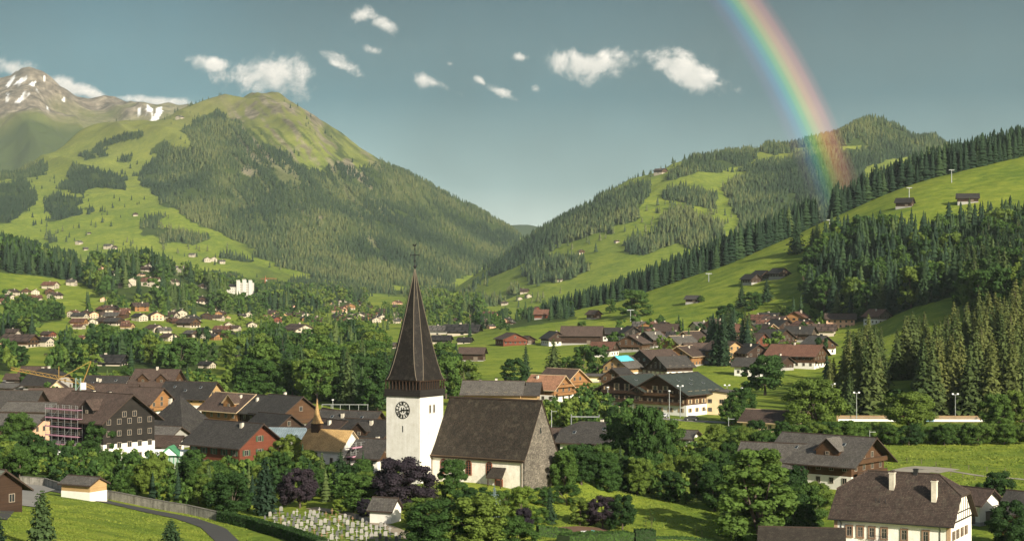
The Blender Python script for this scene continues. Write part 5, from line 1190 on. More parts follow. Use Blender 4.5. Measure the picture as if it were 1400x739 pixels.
for n_, (x0, x1, y0, y1, cnt, wp, lb) in enumerate(((480, 545, 416, 432, 16, 9, 'one of the tiny houses of the far village behind the spire'), (600, 700, 436, 449, 24, 10, 'one of the crowded small roofs just right of the spire'),
        (380, 470, 430, 440, 14, 12, 'one of the small roofs in the near row of the far village'), (476, 548, 432, 442, 16, 11, 'one of the small roofs beside the left edge of the spire'), (395, 545, 408, 420, 9, 7, 'one of the tiny houses scattered under the left mountain'),
        (296, 335, 428, 436, 5, 9, 'one of the small roofs below the white castle'), (90, 300, 424, 450, 26, 15, XL+'the left hillside'), (0, 90, 398, 412, 5, 14, XL+'the upper left meadow'), (200, 330, 448, 466, 10, 17, XL+'the left valley floor'), (1030, 1128, 440, 470, 12, 26, XL+'the slope village'), (850, 960, 452, 470, 7, 24, XL+'the slope village, left part'), (130, 300, 366, 395, 10, 10, XL+'the knoll'))):
    k_ = 0
    while k_ < cnt:
        px, py = rr.uniform(x0, x1), rr.uniform(y0, y1); k_ += 1
        if any(abs(px-a) < 6 and abs(py-b) < 1.6 for a, b in placed): continue
        placed.append((px, py)); far_house(px, py, wp*rr.uniform(.8, 1.35), lb, lb.replace('one of ', ''), rr.choice(WL), rr.choice(RL), tall=rr.uniform(.6, .9), base=rr.random() < .4)
for px, py, wp, lb, grp in [(108,334,8,0,0),(117,342,6,0,0),(148,340,10,0,0),(157,340,7,0,0),(185,295,7,0,0),(122,320,4,0,0),(263,351,8,0,0),(283,358,10,0,0),(292,357,9,0,0),(303,360,8,0,0),(240,369,9,0,0),(248,372,8,0,0),(254,368,8,0,0),(238,377,8,0,0),(249,379,9,0,0),(259,376,9,0,0),(258,384,8,0,0),(268,381,7,0,0),(278,384,7,0,0),(246,163,9,0,0)]:
    far_house(px, py, wp, 'tiny hut on the green flank of the left mountain', 'huts on the left mountain', W_DARK if wp < 8 else P_CREAM, R_GREY, layer=left_mt)
for px, py, wp in [(707,398,9),(717,401,10),(794,347,9),(843,332,6),(903,238,14),(710,410,7),(722,407,8),(1122,167+10,10),(960,320,8),(668,424,7),(690,417,8),(765,385,7),(700,430,9),(712,433,8)]:
    far_house(px, py, wp, 'tiny farmhouse on the meadows of the right mountain', 'farmhouses on the right mountain', W_BROWN if wp > 8 else P_CREAM, R_BROWN, layer=right_mt)
# the white castle
x, y, z = G(330, 404)
z += 3; e = empty('castle', (x, y, z), R(-12), 'white castle-like hotel with battlements and corner towers on a wooded rise', 'castle'); KEEP_OUT.append((x, y, 30)); u = y/F; HB.append((x, y, 22*u, z, z+14*u)); HB.append((x-9*u, y, 12*u, z, z+12*u))
PCW = solid('castle_white', (.60, .58, .52), .9, .05, .1)
B().box(-20*u, -3*u, -5*u, 5*u, -24, 9.5*u).build('wing', PCW, e)
B().slab([(-20.5*u, -5.5*u, 9.4*u), (-3*u, -5.5*u, 9.4*u), (-3*u, 0, 13*u), (-17*u, 0, 13*u)], .5).slab([(-3*u, 5.5*u, 9.4*u), (-20.5*u, 5.5*u, 9.4*u), (-17*u, 0, 13*u), (-3*u, 0, 13*u)], .5).slab([(-20.5*u, 5.5*u, 9.4*u), (-20.5*u, -5.5*u, 9.4*u), (-17*u, 0, 13*u)], .5).build('roof', [R_DKSL, TRIM], e)
B().box(-3*u, 16*u, -6*u, 6*u, -24, 14.5*u).build('main_block', PCW, e)
for tx, tw, th_ in ((-2.2, 2.0, 18.5), (6.5, 2.2, 19.5), (15.2, 2.0, 18.5)):
    t_ = B().box((tx-tw)*u, (tx+tw)*u, -7.5*u, -3.5*u, -24, (th_-1.2)*u).build('tower', PCW, e); m_ = B()
    for k in range(3): m_.box((tx-tw+k*1.5*tw*.6)*u, (tx-tw+k*1.5*tw*.6+tw*.4)*u, -7.5*u, -6.5*u, (th_-1.2)*u, th_*u)
    m_.build('battlement', PCW, t_)
wm = window_mesh(.8, 1.3)[0]
for fl_ in range(4):
    for k in range(4):
        o = link('window', wm, e); o.location = (([.9, 3.2, 9.6, 11.8][k])*u, -6.02*u, (1.5+fl_*3.1)*u)
    for k in range(5):
        if fl_ < 2: o = link('window', wm, e); o.location = ((-18.5+k*2.5)*u, -5.02*u, (2+fl_*3.4)*u)
# ------------------------------------------------------------ single trees and bushes: px, foot row, height px, kind, width, label
def single(px, py, hp, kind, label, sx=1.0, i=None, name=None, catg=None, dz=0.0):
    x, y, z = G(px, py); h = hp*y/F
    nm = name or {'con': 'conifer_tree', 'fir': 'conifer_tree', 'pine': 'conifer_tree', 'blue': 'blue_spruce', 'copper': 'copper_beech', 'bush': 'bush', 'thuja': 'thuja', 'sapling': 'sapling'}.get(kind, 'broadleaf_tree')
    ct = catg or {'conifer_tree': 'conifer', 'blue_spruce': 'conifer', 'copper_beech': 'tree', 'bush': 'bush', 'thuja': 'shrub'}.get(nm, 'tree')
    return plant(nm, kind, x, y, h, label, ct, None, i, sx, z+dz)
ST = [
 (57,752,84,'pine','dark bushy pine standing in the lower left meadow',.82),(-4,752,50,'pine','pine cut by the lower left corner',.9),(234,750,42,'pine','dark low pine at the bottom edge of the lower left meadow',1.2),
 (132,634,62,'bro_near','broad bright tree in front of the scaffolded house',1.0),(24,612,50,'bro_near','leafy tree in front of the salmon-walled house at left',1.1),(60,640,34,'bush','dark shrubbery left of the banner',1.1),
 (205,682,58,'bro_near','bright green tree behind the road wall, left of the blue spruce',.9),(178,680,26,'thuja','slim dark thuja by the road wall',.7),(273,668,34,'blue','small pale blue spruce below the red house',1.15),
 (318,706,62,'bro_near','round bright tree beside the hedge end',1.35),(362,704,78,'pine','tall brownish-green pine at the corner of the churchyard',.75),(308,640,48,'bro_near','leafy tree in front of the red house',1.2),
 (410,694,56,'copper','round copper-leaved tree above the gravestones',1.1),(440,668,52,'con','dark conifer in front of the golden chapel roof, left of its twin',1.3),(466,668,56,'con','dark conifer in front of the golden chapel roof, right of its twin',1.3),
 (395,646,54,'bro_near','dark green tree below the blue-grey roof',1.0),(484,700,54,'bro_near','bright broad tree left of the great copper beech',1.5),(547,698,76,'copper','great dark copper beech in front of the tower',1.3),
 (498,706,26,'copper','small purple bush beside the churchyard hut',1.2),(462,702,22,'lime','light shrub with pale blossom above the churchyard path',1.3),
 (622,688,62,'bro_near','leafy tree before the arched windows of the nave',1.0),(676,706,46,'blue','blue-green spruce before the church porch',1.0),(712,712,50,'lime','lime-green tree below the church door',1.2),(716,728,36,'copper','small copper-leaved tree below the lime-green one',.9),
 (636,702,30,'bush','dense shrub at the foot of the nave wall',1.3),(600,756,74,'bro_near','broad foreground tree at the bottom edge below the tower',1.6),(655,762,88,'bro_near','large foreground tree at the bottom edge below the nave',1.4),(582,720,40,'bush','bright shrub below the copper beech',1.5),(700,762,60,'bro_near','foreground tree at the bottom edge right of the larger one',1.2),
 (752,716,52,'con','slim spruce on the lawn beside the church bank',1.25),(793,718,40,'bro_near','round garden tree left of the dark bush',1.2),(824,722,46,'copper','dark purple bush above the clipped hedge',1.2),(851,726,52,'bro_near','tall green bush right of the purple one',.9),
 (772,670,56,'bro_near','tree at the top of the bank nearest the church gable',1.0),(882,664,112,'bro_near','tall leafy tree rising above the bank',.72),(850,655,92,'bro_near','second tallest tree on the bank, left of the tallest',1.0),(905,640,70,'bro_near','tree right behind the tallest on the bank',1.1),
 (1036,752,140,'tall','tallest foreground tree with pale bark at the bottom edge',1.5),(1092,700,66,'tall','slender tree in front of the wide brown chalet',.9),
 (1362,700,58,'bro_near','dense dark round tree behind the big white house',1.1),(1378,748,66,'bro_near','light green tree at the lower right corner',1.1),(1345,690,34,'bush','bush beside the annex of the big white house',1.0),
 (1115,592,76,'bro_near','large olive tree beside the clubhouse',1.3),(1100,586,50,'bro_near','smaller tree joined to the large olive tree',1.2),(1243,590,56,'bro_near','broad tree in front of the white barrier',1.5),(1366,592,56,'bro_near','tree at the right end of the barrier',1.1),(1396,590,58,'bro_near','tree at the right edge beside the field',1.1),
 (1012,578,50,'bro_near','leafy tree right of the cream flat-roofed building',1.1),(1046,540,56,'bro','big round tree on the hotel meadow',1.3),(1000,580,40,'bro','low tree against the cream flat-roofed building',1.0),
 (757,511,50,'con','broad conifer in the green field, tallest of the group',1.6),(719,519,50,'con','slim conifer in the green field',1.0),(704,524,36,'bro','round tree left of the slim conifer',1.2),(797,512,42,'bro','leafy tree right of the broad conifer',1.2),(818,516,46,'bro','leafy tree by the turquoise tarpaulin chalet',1.1),(775,514,28,'bro','low tree between the conifer and the orange chalets',1.0),
 (868,434,40,'bro','big round tree standing alone on the slope',1.5),(834,428,20,'bro','small round tree left of the big one on the slope',1.2),(959,413,9,'bro','small round tree beside the lone hut',1.3),(1014,420,36,'con','dark spruce in the small group on the slope, left one',1.5),(1030,424,26,'bro','leafy tree in the small group on the slope',1.6),(1048,412,32,'con','dark spruce right of the small group on the slope',1.5),(995,442,28,'bro','round dark tree at the top of the slope village',1.2),
 (1069,440,24,'bro','pair tree above the slope village, left',.8),(1080,440,22,'bro','pair tree above the slope village, right',.8),(795,456,18,'bro','tree at the right corner of the long dark barn',1.2),
 (1089,346,46,'con','big dark spruce on the meadow rim, left one',1.5),(1117,346,44,'con','big dark spruce on the meadow rim, middle one',1.6),(1111,347,36,'con','big dark spruce on the meadow rim, right one',1.5),(723,457,0,'',"",1),
 (347,545,56,'bro_near','big pale-green ash with rounded crown behind the orange chalet',1.55),(28,500,28,'bro','dark tree left of the crane in the pale field',1.5),(36,528,22,'bro','tree in front of the grey hipped-roof house',1.2),(174,524,26,'bro','tree beside the pale field right of the crane',1.1),(88,521,8,'bro','tiny round tree in the pale field',1.0),(352,502,0,'','',1),
 (272,516,14,'bro','small round tree right of the black-roofed white hut',1.2),(206,466,0,'','',1),(100,566,28,'bro','tree between the slate roof and the scaffolding',1.3),(250,660,24,'bush','garden bush left of the blue spruce',1.3),
 (742,690,26,'bush','low bush on the grass at the corner of the stone gable',1.3),(775,690,30,'bush','bush on the lawn right of the slim spruce',1.3),(735,716,24,'bush','low shrub left of the slim spruce',1.4),(690,690,22,'bush','low shrub under the church porch',1.4),(655,690,26,'bush','low shrub between the leafy tree and the porch spruce',1.4),(1000,716,30,'bush','shrub at the left foot of the tallest foreground tree',1.3),
]
for px, py, hp, kd, lb, sx in ST:
    if hp: single(px, py, hp, kd, lb, sx)
for k, (px, py, hp) in enumerate([(883,720,24),(891,722,32),(952,732,20),(960,734,26)]): single(px, py, hp, 'sapling', ['left', 'second', 'third', 'right'][k]+' of the four young staked saplings on the lower lawn')
# tree row across the field on the right
for k in range(34):
    px = 992+k*12.4+random.Random(k).uniform(-3, 3); py = 611-4*(px > 1060)+random.Random(k+50).uniform(-1.5, 1.5)
    if 1050 < px < 1062: continue
    x, y, z = G(px, py); plant('broadleaf_tree', 'bush' if k % 3 else 'bro_near', x, y, random.Random(k+9).uniform(4.8, 6.6), 'bushy tree in the low row crossing the field on the right', 'tree', 'bushy trees of the field row', z=z, sx=1.15)
# ------------------------------------------------------------ strips laid on the ground
STRIPS = []
def strip(name, pts, w, mat, lift=.06, label=None, thing=False, catg=None):
    if pts[0][1] < 420: STRIPS.append([(a[0]+(b[0]-a[0])*t, a[1]+(b[1]-a[1])*t, w*.56) for a, b in zip(pts[:-1], pts[1:]) for t in np.linspace(0, 1, 7)])
    P3 = []
    for (a, b) in zip(pts[:-1], pts[1:]):
        for k in range(10):
            t = k/10; P3.append((a[0]+(b[0]-a[0])*t, a[1]+(b[1]-a[1])*t))
    P3.append(pts[-1][:2]); V, Fc = [], []
    for i, p_ in enumerate(P3):
        q = P3[min(i+1, len(P3)-1)]; r = P3[max(i-1, 0)]; d = Vector((q[0]-r[0], q[1]-r[1])).normalized(); n_ = Vector((-d.y, d.x))
        for j in range(5):
            o_ = (j/4-.5)*w; x = p_[0]+n_.x*o_; y = p_[1]+n_.y*o_; V.append((x, y, GZ(x, y)+lift))
    for i in range(len(P3)-1):
        for j in range(4): Fc.append((i*5+j, i*5+j+1, i*5+j+6, i*5+j+5))
    me = np_mesh(name, V, Fc, mat, True); return link(name, me, kind='structure')
def gl(pts): return [G(*p_)[:2] for p_ in pts]
ASPH = solid('asphalt', (.055, .054, .052), .9, .25, .8); ASPHL = solid('pale_asphalt', (.22, .21, .19), .9, .2, .6); GRAV = solid('path_gravel', (.30, .25, .18), .95, .25, 1.5); DIRT = solid('dry_track', (.26, .235, .19), .95, .3, .5)
road_pts = gl([(-12,708),(20,676),(52,668),(85,672),(140,685),(200,698),(255,709),(292,722),(316,745)])
strip('road', road_pts, 4.2, ASPH, .10)
strip('yard', gl([(18,690),(30,672),(62,662)]), 7.5, ASPHL, .14)
strip('churchyard_path', gl([(425,694),(452,698),(484,704),(515,715),(548,728),(580,745)]), 2.4, GRAV, .08)
strip('field_track', gl([(1238,640),(1290,642),(1340,650),(1420,657)]), 1.6, DIRT, .06)
strip('gravel_patch', gl([(1236,646),(1262,640),(1298,644)]), 9, DIRT, .05)
strip('garden_soil', gl([(760,724),(800,722),(830,724)]), 3.5, solid('brown_soil', (.13, .075, .05), .95, .3, 1), .06)
strip('village_street', gl([(20,556),(12,536),(20,518)]), 9, ASPHL, .06)
strip('hotel_road', gl([(820,566),(870,569),(930,574),(1000,578)]), 5, ASPHL, .07)
# wall above the road
def wall_along(name, pts, h, t, mat, label, catg, lift=0, capm=None):
    b = B(); c = B()
    for a, b2 in zip(pts[:-1], pts[1:]):
        a = Vector(a); b2 = Vector(b2); n_ = max(1, int((b2-a).length/2))
        for k in range(n_):
            p0 = a+(b2-a)*k/n_; p1 = a+(b2-a)*(k+1)/n_; d = (p1-p0).normalized(); nn = Vector((-d.y, d.x))*t/2
            z0 = GZ(*p0)+lift; z1 = GZ(*p1)+lift; q = [p0-nn, p1-nn, p1+nn, p0+nn]; zz = [z0, z1, z1, z0]
            b.prism([(v.x, v.y, z-1) for v, z in zip(q, zz)], (0, 0, h+1)); n2 = nn*1.25; q = [p0-n2, p1-n2, p1+n2, p0+n2]
            c.prism([(v.x, v.y, z+h+.002) for v, z in zip(q, zz)], (0, 0, .1))
    e = empty(name, (*pts[0], GZ(*pts[0])), 0, label, catg); o = b.build('wall_body', mat, e); o.matrix_parent_inverse = Matrix.Translation(-e.location)
    o2 = c.build('coping', capm or mat, e); o2.matrix_parent_inverse = Matrix.Translation(-e.location); return e
off = []
for i, p_ in enumerate(road_pts[2:8]):
    off.append((p_[0]+.6, p_[1]+3.3))
off = gl([(28,661),(62,664),(90,672),(142,681),(200,692),(256,702),(300,712)])
wall_along('road_wall', off, 1.5, .4, plaster_mat('mossy_wall', (.09, .085, .07), (.34, .32, .28), .6), 'long grey retaining wall curving above the road to the hedge', 'wall', 0, solid('wall_coping', (.14, .13, .11), .9, .3, 1))
# clipped hedges
def hedge(pts, h, t, label):
    pts = [Vector(p_) for p_ in pts]; rs = np.random.RandomState(len(label)); parts = []; core = B()
    for a, b2 in zip(pts[:-1], pts[1:]):
        L_ = (b2-a).length; d = (b2-a).normalized(); nn = Vector((-d.y, d.x)); n_ = int(L_*(h*2+t)*26)
        u = rs.rand(n_)*L_; f = rs.rand(n_)*(2*h+t); side = np.where(f < h, -1, np.where(f > h+t, 1, 0))
        off_ = np.where(side == 0, f-h-t/2, side*t/2); zz = np.where(side == 0, h, np.where(side < 0, f, f-h-t))
        x = a.x+d.x*u+nn.x*off_; y = a.y+d.y*u+nn.y*off_; z = ground.z(x, y)+zz+rs.normal(size=n_)*.05
        nr = np.stack([nn.x*side, nn.y*side, np.where(side == 0, 1., .15)], 1)+rs.normal(size=(n_, 3))*.35; nr /= np.linalg.norm(nr, axis=1)[:, None]
        parts.append(cards(rs, np.stack([x, y, z], 1), nr, .26))
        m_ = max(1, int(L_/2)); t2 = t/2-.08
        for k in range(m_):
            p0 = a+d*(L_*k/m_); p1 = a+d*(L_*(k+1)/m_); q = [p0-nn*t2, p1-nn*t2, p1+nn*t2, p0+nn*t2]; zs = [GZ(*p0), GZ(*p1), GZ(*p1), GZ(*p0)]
            core.prism([(v.x, v.y, z-.4) for v, z in zip(q, zs)], (0, 0, h+.3))  # solid dark box filling the leaf shell
    V, Fc = cat(parts); e = tag(empty('hedge', (0, 0, 0)), label, 'hedge'); link('foliage', np_mesh('foliage', V, Fc, M_BRO), e); core.build('dark_core', solid('hedge_inside', (.02, .035, .012), .9), e)
hedge(gl([(302,712),(345,722),(395,736),(440,752)]), 1.7, 1.9, 'long clipped hedge along the lower side of the churchyard')
hedge(gl([(735,731),(780,737)]), 1.6, 1.6, 'short dark clipped hedge left of the garden table')
hedge(gl([(770,748),(815,744),(860,742)]), 2.0, 2.4, 'rounded clipped hedge at the bottom edge in front of the garden table')
hedge(gl([(868,741),(895,741)]), 2.2, 1.6, 'square dark clipped hedge at the corner of the lower lawn')
hedge(gl([(880,736),(980,744),(1060,756)]), .5, .8, 'low thin hedge line at the bottom of the lower lawn')
# ------------------------------------------------------------ churchyard
STN = [solid('gravestone_'+n_, c_, .8, .3, 3) for n_, c_ in (('light', (.25, .24, .22)), ('grey', (.20, .195, .18)), ('dark', (.08, .08, .08)), ('white', (.27, .26, .25)), ('wood', (.20, .12, .07)))]
GS = []
for kind in range(5):
    b = B(); m0 = STN[kind]
    if kind < 2: b.box(-.32, .32, -.1, .1, 0, .85); pts = [(.32*math.cos(math.pi*k/8), -.1, .85+.2*math.sin(math.pi*k/8)) for k in range(9)]; b.prism(pts, (0, .2, 0))
    elif kind == 2: b.prism([(-.3, -.12, 0), (.3, -.12, 0), (.24, -.12, .95), (0, -.12, 1.15), (-.24, -.12, .95)], (0, .24, 0))
    elif kind == 3: b.box(-.2, .2, -.1, .1, 0, .3); b.box(-.08, .08, -.06, .06, .3, 1.45); b.box(-.32, .32, -.055, .055, .95, 1.1)
    else: b.box(-.05, .05, -.05, .05, 0, 1.3); b.box(-.28, .28, -.045, .045, .85, .95)
    st = b.mesh('headstone', m0)
    bd = B(); bd.box(-.45, .45, -1.7, -.2, 0, .12, 0); bd.box(-.38, .38, -1.62, -.28, .12, .2, 1)
    GS.append((st, bd.mesh('grave_bed', [STN[1], M_BRO if kind % 2 else M_LIM])))
gl_lab = ['round-topped pale gravestone in the churchyard rows', 'round-topped grey gravestone in the churchyard rows', 'dark pointed gravestone in the churchyard rows', 'white stone cross in the churchyard rows', 'wooden grave cross in the churchyard rows']
rr = random.Random(11); cp = [(356,706),(372,698),(430,700),(470,705),(512,716),(548,732),(560,760),(440,760),(400,737),(360,722)]
ya = 230.; ng = 0
for r_ in range(24):
    for c_ in range(60):
        x = -56+c_*1.55+rr.uniform(-.12, .12)+r_*.5; y = 250+r_*3.3+rr.uniform(-.08, .08)-c_*.18
        px, py = proj(x, y, GZ(x, y))
        if inpoly(np.array([px]), np.array([py]), cp)[0] and py < 745 and rr.random() < .9 and ng < 285:
            k = rr.choice((0, 0, 0, 1, 1, 2, 2, 3, 4)); e = empty('gravestone', (x, y, GZ(x, y)-.03), R(12+rr.uniform(-6, 6)), gl_lab[k], 'gravestone', 'gravestones: '+gl_lab[k].split(' in ')[0]); s_ = rr.uniform(.65, 1.0); e.scale = (s_, s_, s_*rr.uniform(.9, 1.15))
            link('headstone', GS[k][0], e); link('grave_bed', GS[k][1], e); ng += 1
print('graves', ng)
# ------------------------------------------------------------ golden chapel with its spirelet and scaffold
def chapel():
    px, Y = 452, 376.; x = (px-700)/F*Y; z = GZ(x, Y); e = empty('chapel', (x, Y, z), R(62), 'small chapel with new golden shingle roof, pale gable and golden spirelet', 'chapel'); KEEP_OUT.append((x, Y, 9))
    w, l, he, H = 8.2, 10.5, 5.4, 9.0; s = (H-he)/(w/2)
    B().prism([(-w/2, -l/2, -2), (w/2, -l/2, -2), (w/2, -l/2, he), (0, -l/2, H-.1), (-w/2, -l/2, he)], (0, l, 0)).build('wall', PL, e)
    b = B(); roof_parts(b, w, l, he+.2, H+.2, .7, 'gable', .22); rf = b.build('roof', [R_GOLD, TRIM_L], e)
    t = B().box(-.95, .95, l/2-2.6, l/2-.7, H-1.2, H+1.4).build('bell_turret', W_DARK, rf)
    cy_ = l/2-1.65; sp = B(); rg = [(1.5, H+1.4), (1.05, H+2.1), (.62, H+3.2), (.28, H+5.2), (.02, H+7.0)]
    rr_ = [[(r*math.cos(k*math.pi/4+.39), cy_+r*math.sin(k*math.pi/4+.39), zz) for k in range(8)] for r, zz in rg]
    for a, c in zip(rr_[:-1], rr_[1:]):
        for k in range(8): sp.poly([a[k], a[(k+1) % 8], c[(k+1) % 8], c[k]])
    sp.poly(rr_[0][::-1]); so = sp.build('spirelet', R_GOLD, rf); B().cyl((0, cy_, H+6.8), (0, cy_, H+8.2), .05, None, 5).box(-.3, .3, cy_-.04, cy_+.04, H+7.6, H+7.72).build('finial_cross', DARKM, so)
    for yy_ in (-3, 0, 3): put_window(e, -w/2-.02, yy_, 1.8, -math.pi/2, .8, 1.7)
    put_window(e, 0, -l/2-.02, 3.2, 0, .9, 1.5)
    return x, Y, z
PINK = solid('pink_scaffold_plank', (.38, .20, .26), .7, .15, 3); TUBE = solid('scaffold_tube', (.45, .46, .46), .4, .15, 3, .6)
def scaffold(loc, rot, length, levels, label, depth=1.3, dz=2.0, bay=2.4):
    e = empty('scaffolding', loc, rot, label, 'scaffolding'); n_ = int(length/bay); H_ = levels*dz
    for k in range(n_+1):
        for yy_ in (0, -depth): B().cyl((k*bay, yy_, -.5), (k*bay, yy_, H_+1), .045, None, 5).build('upright', TUBE, e)
    for lv in range(1, levels+1):
        B().box(-.1, n_*bay+.1, -depth, 0, lv*dz-.08, lv*dz).box(-.1, n_*bay+.1, -depth-.06, -depth-.02, lv*dz-.18, lv*dz+.14).build('platform', PINK, e)
        B().cyl((0, -depth, lv*dz+1), (n_*bay, -depth, lv*dz+1), .035, None, 4).cyl((0, -depth, lv*dz+.55), (n_*bay, -depth, lv*dz+.55), .03, None, 4).build('guard_rail', TUBE, e)
    for lv in range(levels):
        x0 = (lv % max(1, n_-1))*bay; B().cyl((x0, -depth-.04, lv*dz), (x0+bay, -depth-.04, lv*dz+dz), .035, None, 4).build('brace', TUBE, e)
    return e
chx, chy, chz = chapel()
scaffold((chx+4.0, chy-6.5, chz), R(62), 6, 3, 'low scaffold with pink planks at the chapel gable', dz=1.9, bay=2.0)
# scaffold on the left flank of the large house (its side looks to the front left)
bx, by, bz = big.location; th = R(52); wv = Vector((-math.cos(th), -math.sin(th))); al = Vector((-math.sin(th), math.cos(th)))
p0 = Vector((bx, by))+wv*(7.5+.5)+al*(9.2); 
scaffold((p0.x, p0.y, bz), math.atan2(-al.y, -al.x), 12, 6, 'tall tube scaffold with pink planks on the left flank of the black-timbered house', dz=2.05)
# banner and round mast
x, y, z = G(83, 634)
e = empty('banner', (x, y, z+.4), R(8), 'white building-site banner under the scaffolding', 'sign'); B().box(-1.35, 1.35, -.03, .03, .9, 2.5).build('cloth', WHITE, e)
for q in (-1.3, 1.3): B().cyl((q, .08, -.8), (q, .08, 2.6), .05, None, 6).build('post', METAL, e)
lt = B(); GR = solid('grey_lettering', (.12, .14, .12), .8)
for row, (zz, hh, w0) in enumerate(((2.05, .26, 2.2), (1.62, .16, 1.9), (1.36, .12, 2.0), (1.12, .12, 1.5))):
    xx = -w0/2; q = random.Random(row)
    while xx < w0/2: ww = q.uniform(.06, .2); lt.box(xx, xx+ww, -.045, -.031, zz, zz+hh*q.uniform(.7, 1)); xx += ww+q.choice((.04, .04, .12))
lt.build('lettering', GR, e)
x, y, z = G(121, 634)
e = empty('road_sign', (x, y, z), 0, 'small blue and white street sign right of the banner', 'sign'); B().cyl((0, 0, 0), (0, 0, 2.6), .05, None, 6).build('post', METAL, e); B().box(-.42, .42, -.08, -.05, 1.3, 2.7, 0).box(-.3, .3, -.095, -.081, 1.4, 1.9, 1).build('panel', [solid('sign_blue', (.06, .20, .42), .6, .05), WHITE], e)
# yellow tower crane with lowered boom, red crane far behind
YEL = solid('crane_yellow', (.26, .16, .04), .6, .2, 2)
def crane(px, py_foot, Y, mast_h, label, mast_mat, jib_mat, jl, jr, rot, broken=False):
    x = (px-700)/F*Y; z = GZ(x, Y); e = empty('crane', (x, Y, z), R(rot), label, 'crane'); KEEP_OUT.append((x, Y, 5)); r = .62
    m_ = B()
    for a in (-r, r):
        for b_ in (-r, r): m_.box(a-.13, a+.13, b_-.13, b_+.13, 0, mast_h)
    nseg = int(mast_h/1.6)
    for k in range(nseg):
        z0 = k*mast_h/nseg; z1 = (k+1)*mast_h/nseg; s_ = 1 if k % 2 else -1
        m_.cyl((-r*s_, -r, z0), (r*s_, -r, z1), .07, None, 4); m_.cyl((-r*s_, r, z0), (r*s_, r, z1), .07, None, 4); m_.cyl((-r, -r*s_, z0), (-r, r*s_, z1), .07, None, 4); m_.cyl((r, -r*s_, z0), (r, r*s_, z1), .07, None, 4)
    m_.build('mast', mast_mat, e)
    def lattice(p0, p1, h, nm):
        p0 = Vector(p0); p1 = Vector(p1); b = B(); n_ = max(2, int((p1-p0).length/1.8)); up = Vector((0, 0, h)); dy = Vector((0, .55, 0))
        b.cyl(p0-dy, p1-dy, .07, None, 5); b.cyl(p0+dy, p1+dy, .07, None, 5); b.cyl(p0+up, p1+up*.6, .07, None, 5)
        for k in range(n_):
            a = p0+(p1-p0)*k/n_; c = p0+(p1-p0)*(k+1)/n_; mid = (a+c)/2+up*(1-.4*(k+.5)/n_)
            for d_ in (dy, -dy): b.cyl(a+d_, mid, .04, None, 4); b.cyl(mid, c+d_, .04, None, 4)
        return b.build(nm, jib_mat, e)
    if broken:
        lattice((0, 0, mast_h-1.5), (-jl, 0, mast_h+2.4), 1.1, 'boom'); lattice((0, 0, mast_h-1.5), (jr*.55, 0, mast_h-3.2), 1.0, 'counter_boom')
        lattice((1.0, 0, mast_h-2), (3.4, 0, mast_h+4.4), .5, 'gantry_strut'); B().cyl((3.4, 0, mast_h+4.6), (-5.2, 0, mast_h-.2), .1, None, 4).cyl((-5.2, 0, mast_h-.4), (-5.2, 0, mast_h+3.2), .1, None, 4).build('tie_rods', jib_mat, e)
    else:
        lattice((0, 0, mast_h), (jr, 0, mast_h), 1.6, 'boom'); lattice((0, 0, mast_h), (-jl, 0, mast_h), 1.2, 'counter_boom'); B().cyl((0, 0, mast_h), (0, 0, mast_h+5), .3, .1, 6).build('tower_head', jib_mat, e)
    B().box(.7, 2.1, -.7, .7, mast_h-3.2, mast_h-1.3).build('cab', WHITE, e)
crane(107, 530, 470, 13.6+2, 'yellow lattice crane with lowered boom and green-grey mast behind the scaffolded house', solid('crane_mast_grey', (.16, .22, .20), .6, .2, 2), YEL, 18, 8, 8, True)
crane(363, 405, 2350, 30, 'far red and white crane behind the white castle', solid('crane_red', (.55, .16, .09), .6, .1, 2), MATS['crane_red'], 7, 16, -8)
# green-framed conservatory
def conservatory():
    x, y, z = G(232, 640); GF = solid('green_frame', (.07, .24, .12), .6, .15, 3); e = empty('conservatory', (x, y, z), R(-4), 'white-roofed glazed conservatory with green frames beside the red house', 'conservatory'); KEEP_OUT.append((x, y, 6))
    b = B(); W_ = 5.4
    b.box(-W_, W_, 0, 4, -.5, .7, 1)
    for k in range(13): xx = -W_+k*2*W_/12; b.box(xx-.07, xx+.07, -.02, .1, .7, 2.9, 0)
    b.build('frame', [GF, WHITE], e); B().box(-W_+.08, W_-.08, .11, .13, .7, 2.85).build('glazing', solid('pale_glass', (.35, .42, .38), .15, .2, 1, spec=.6), e)
    B().slab([(-W_-.3, -.5, 2.9), (W_+.3, -.5, 2.9), (W_+.3, 4.2, 3.9), (-W_-.3, 4.2, 3.9)], .12).build('roof', [WHITE, GF], e)
    g = B(); g.prism([(-2.3, -.7, 2.9), (2.3, -.7, 2.9), (0, -.7, 4.9)], (0, .12, 0), 0); g.prism([(-1.8, -.74, 3.0), (1.8, -.74, 3.0), (0, -.74, 4.5)], (0, .03, 0), 1)
    for q in (-1, 1): g.slab([(q*2.5, -.9, 2.85), (q*2.5, 3.6, 2.85), (0, 3.6, 5.05), (0, -.9, 5.05)][::q], .12, 0, 0)
    g.build('gable', [GF, WHITE], e)
conservatory()
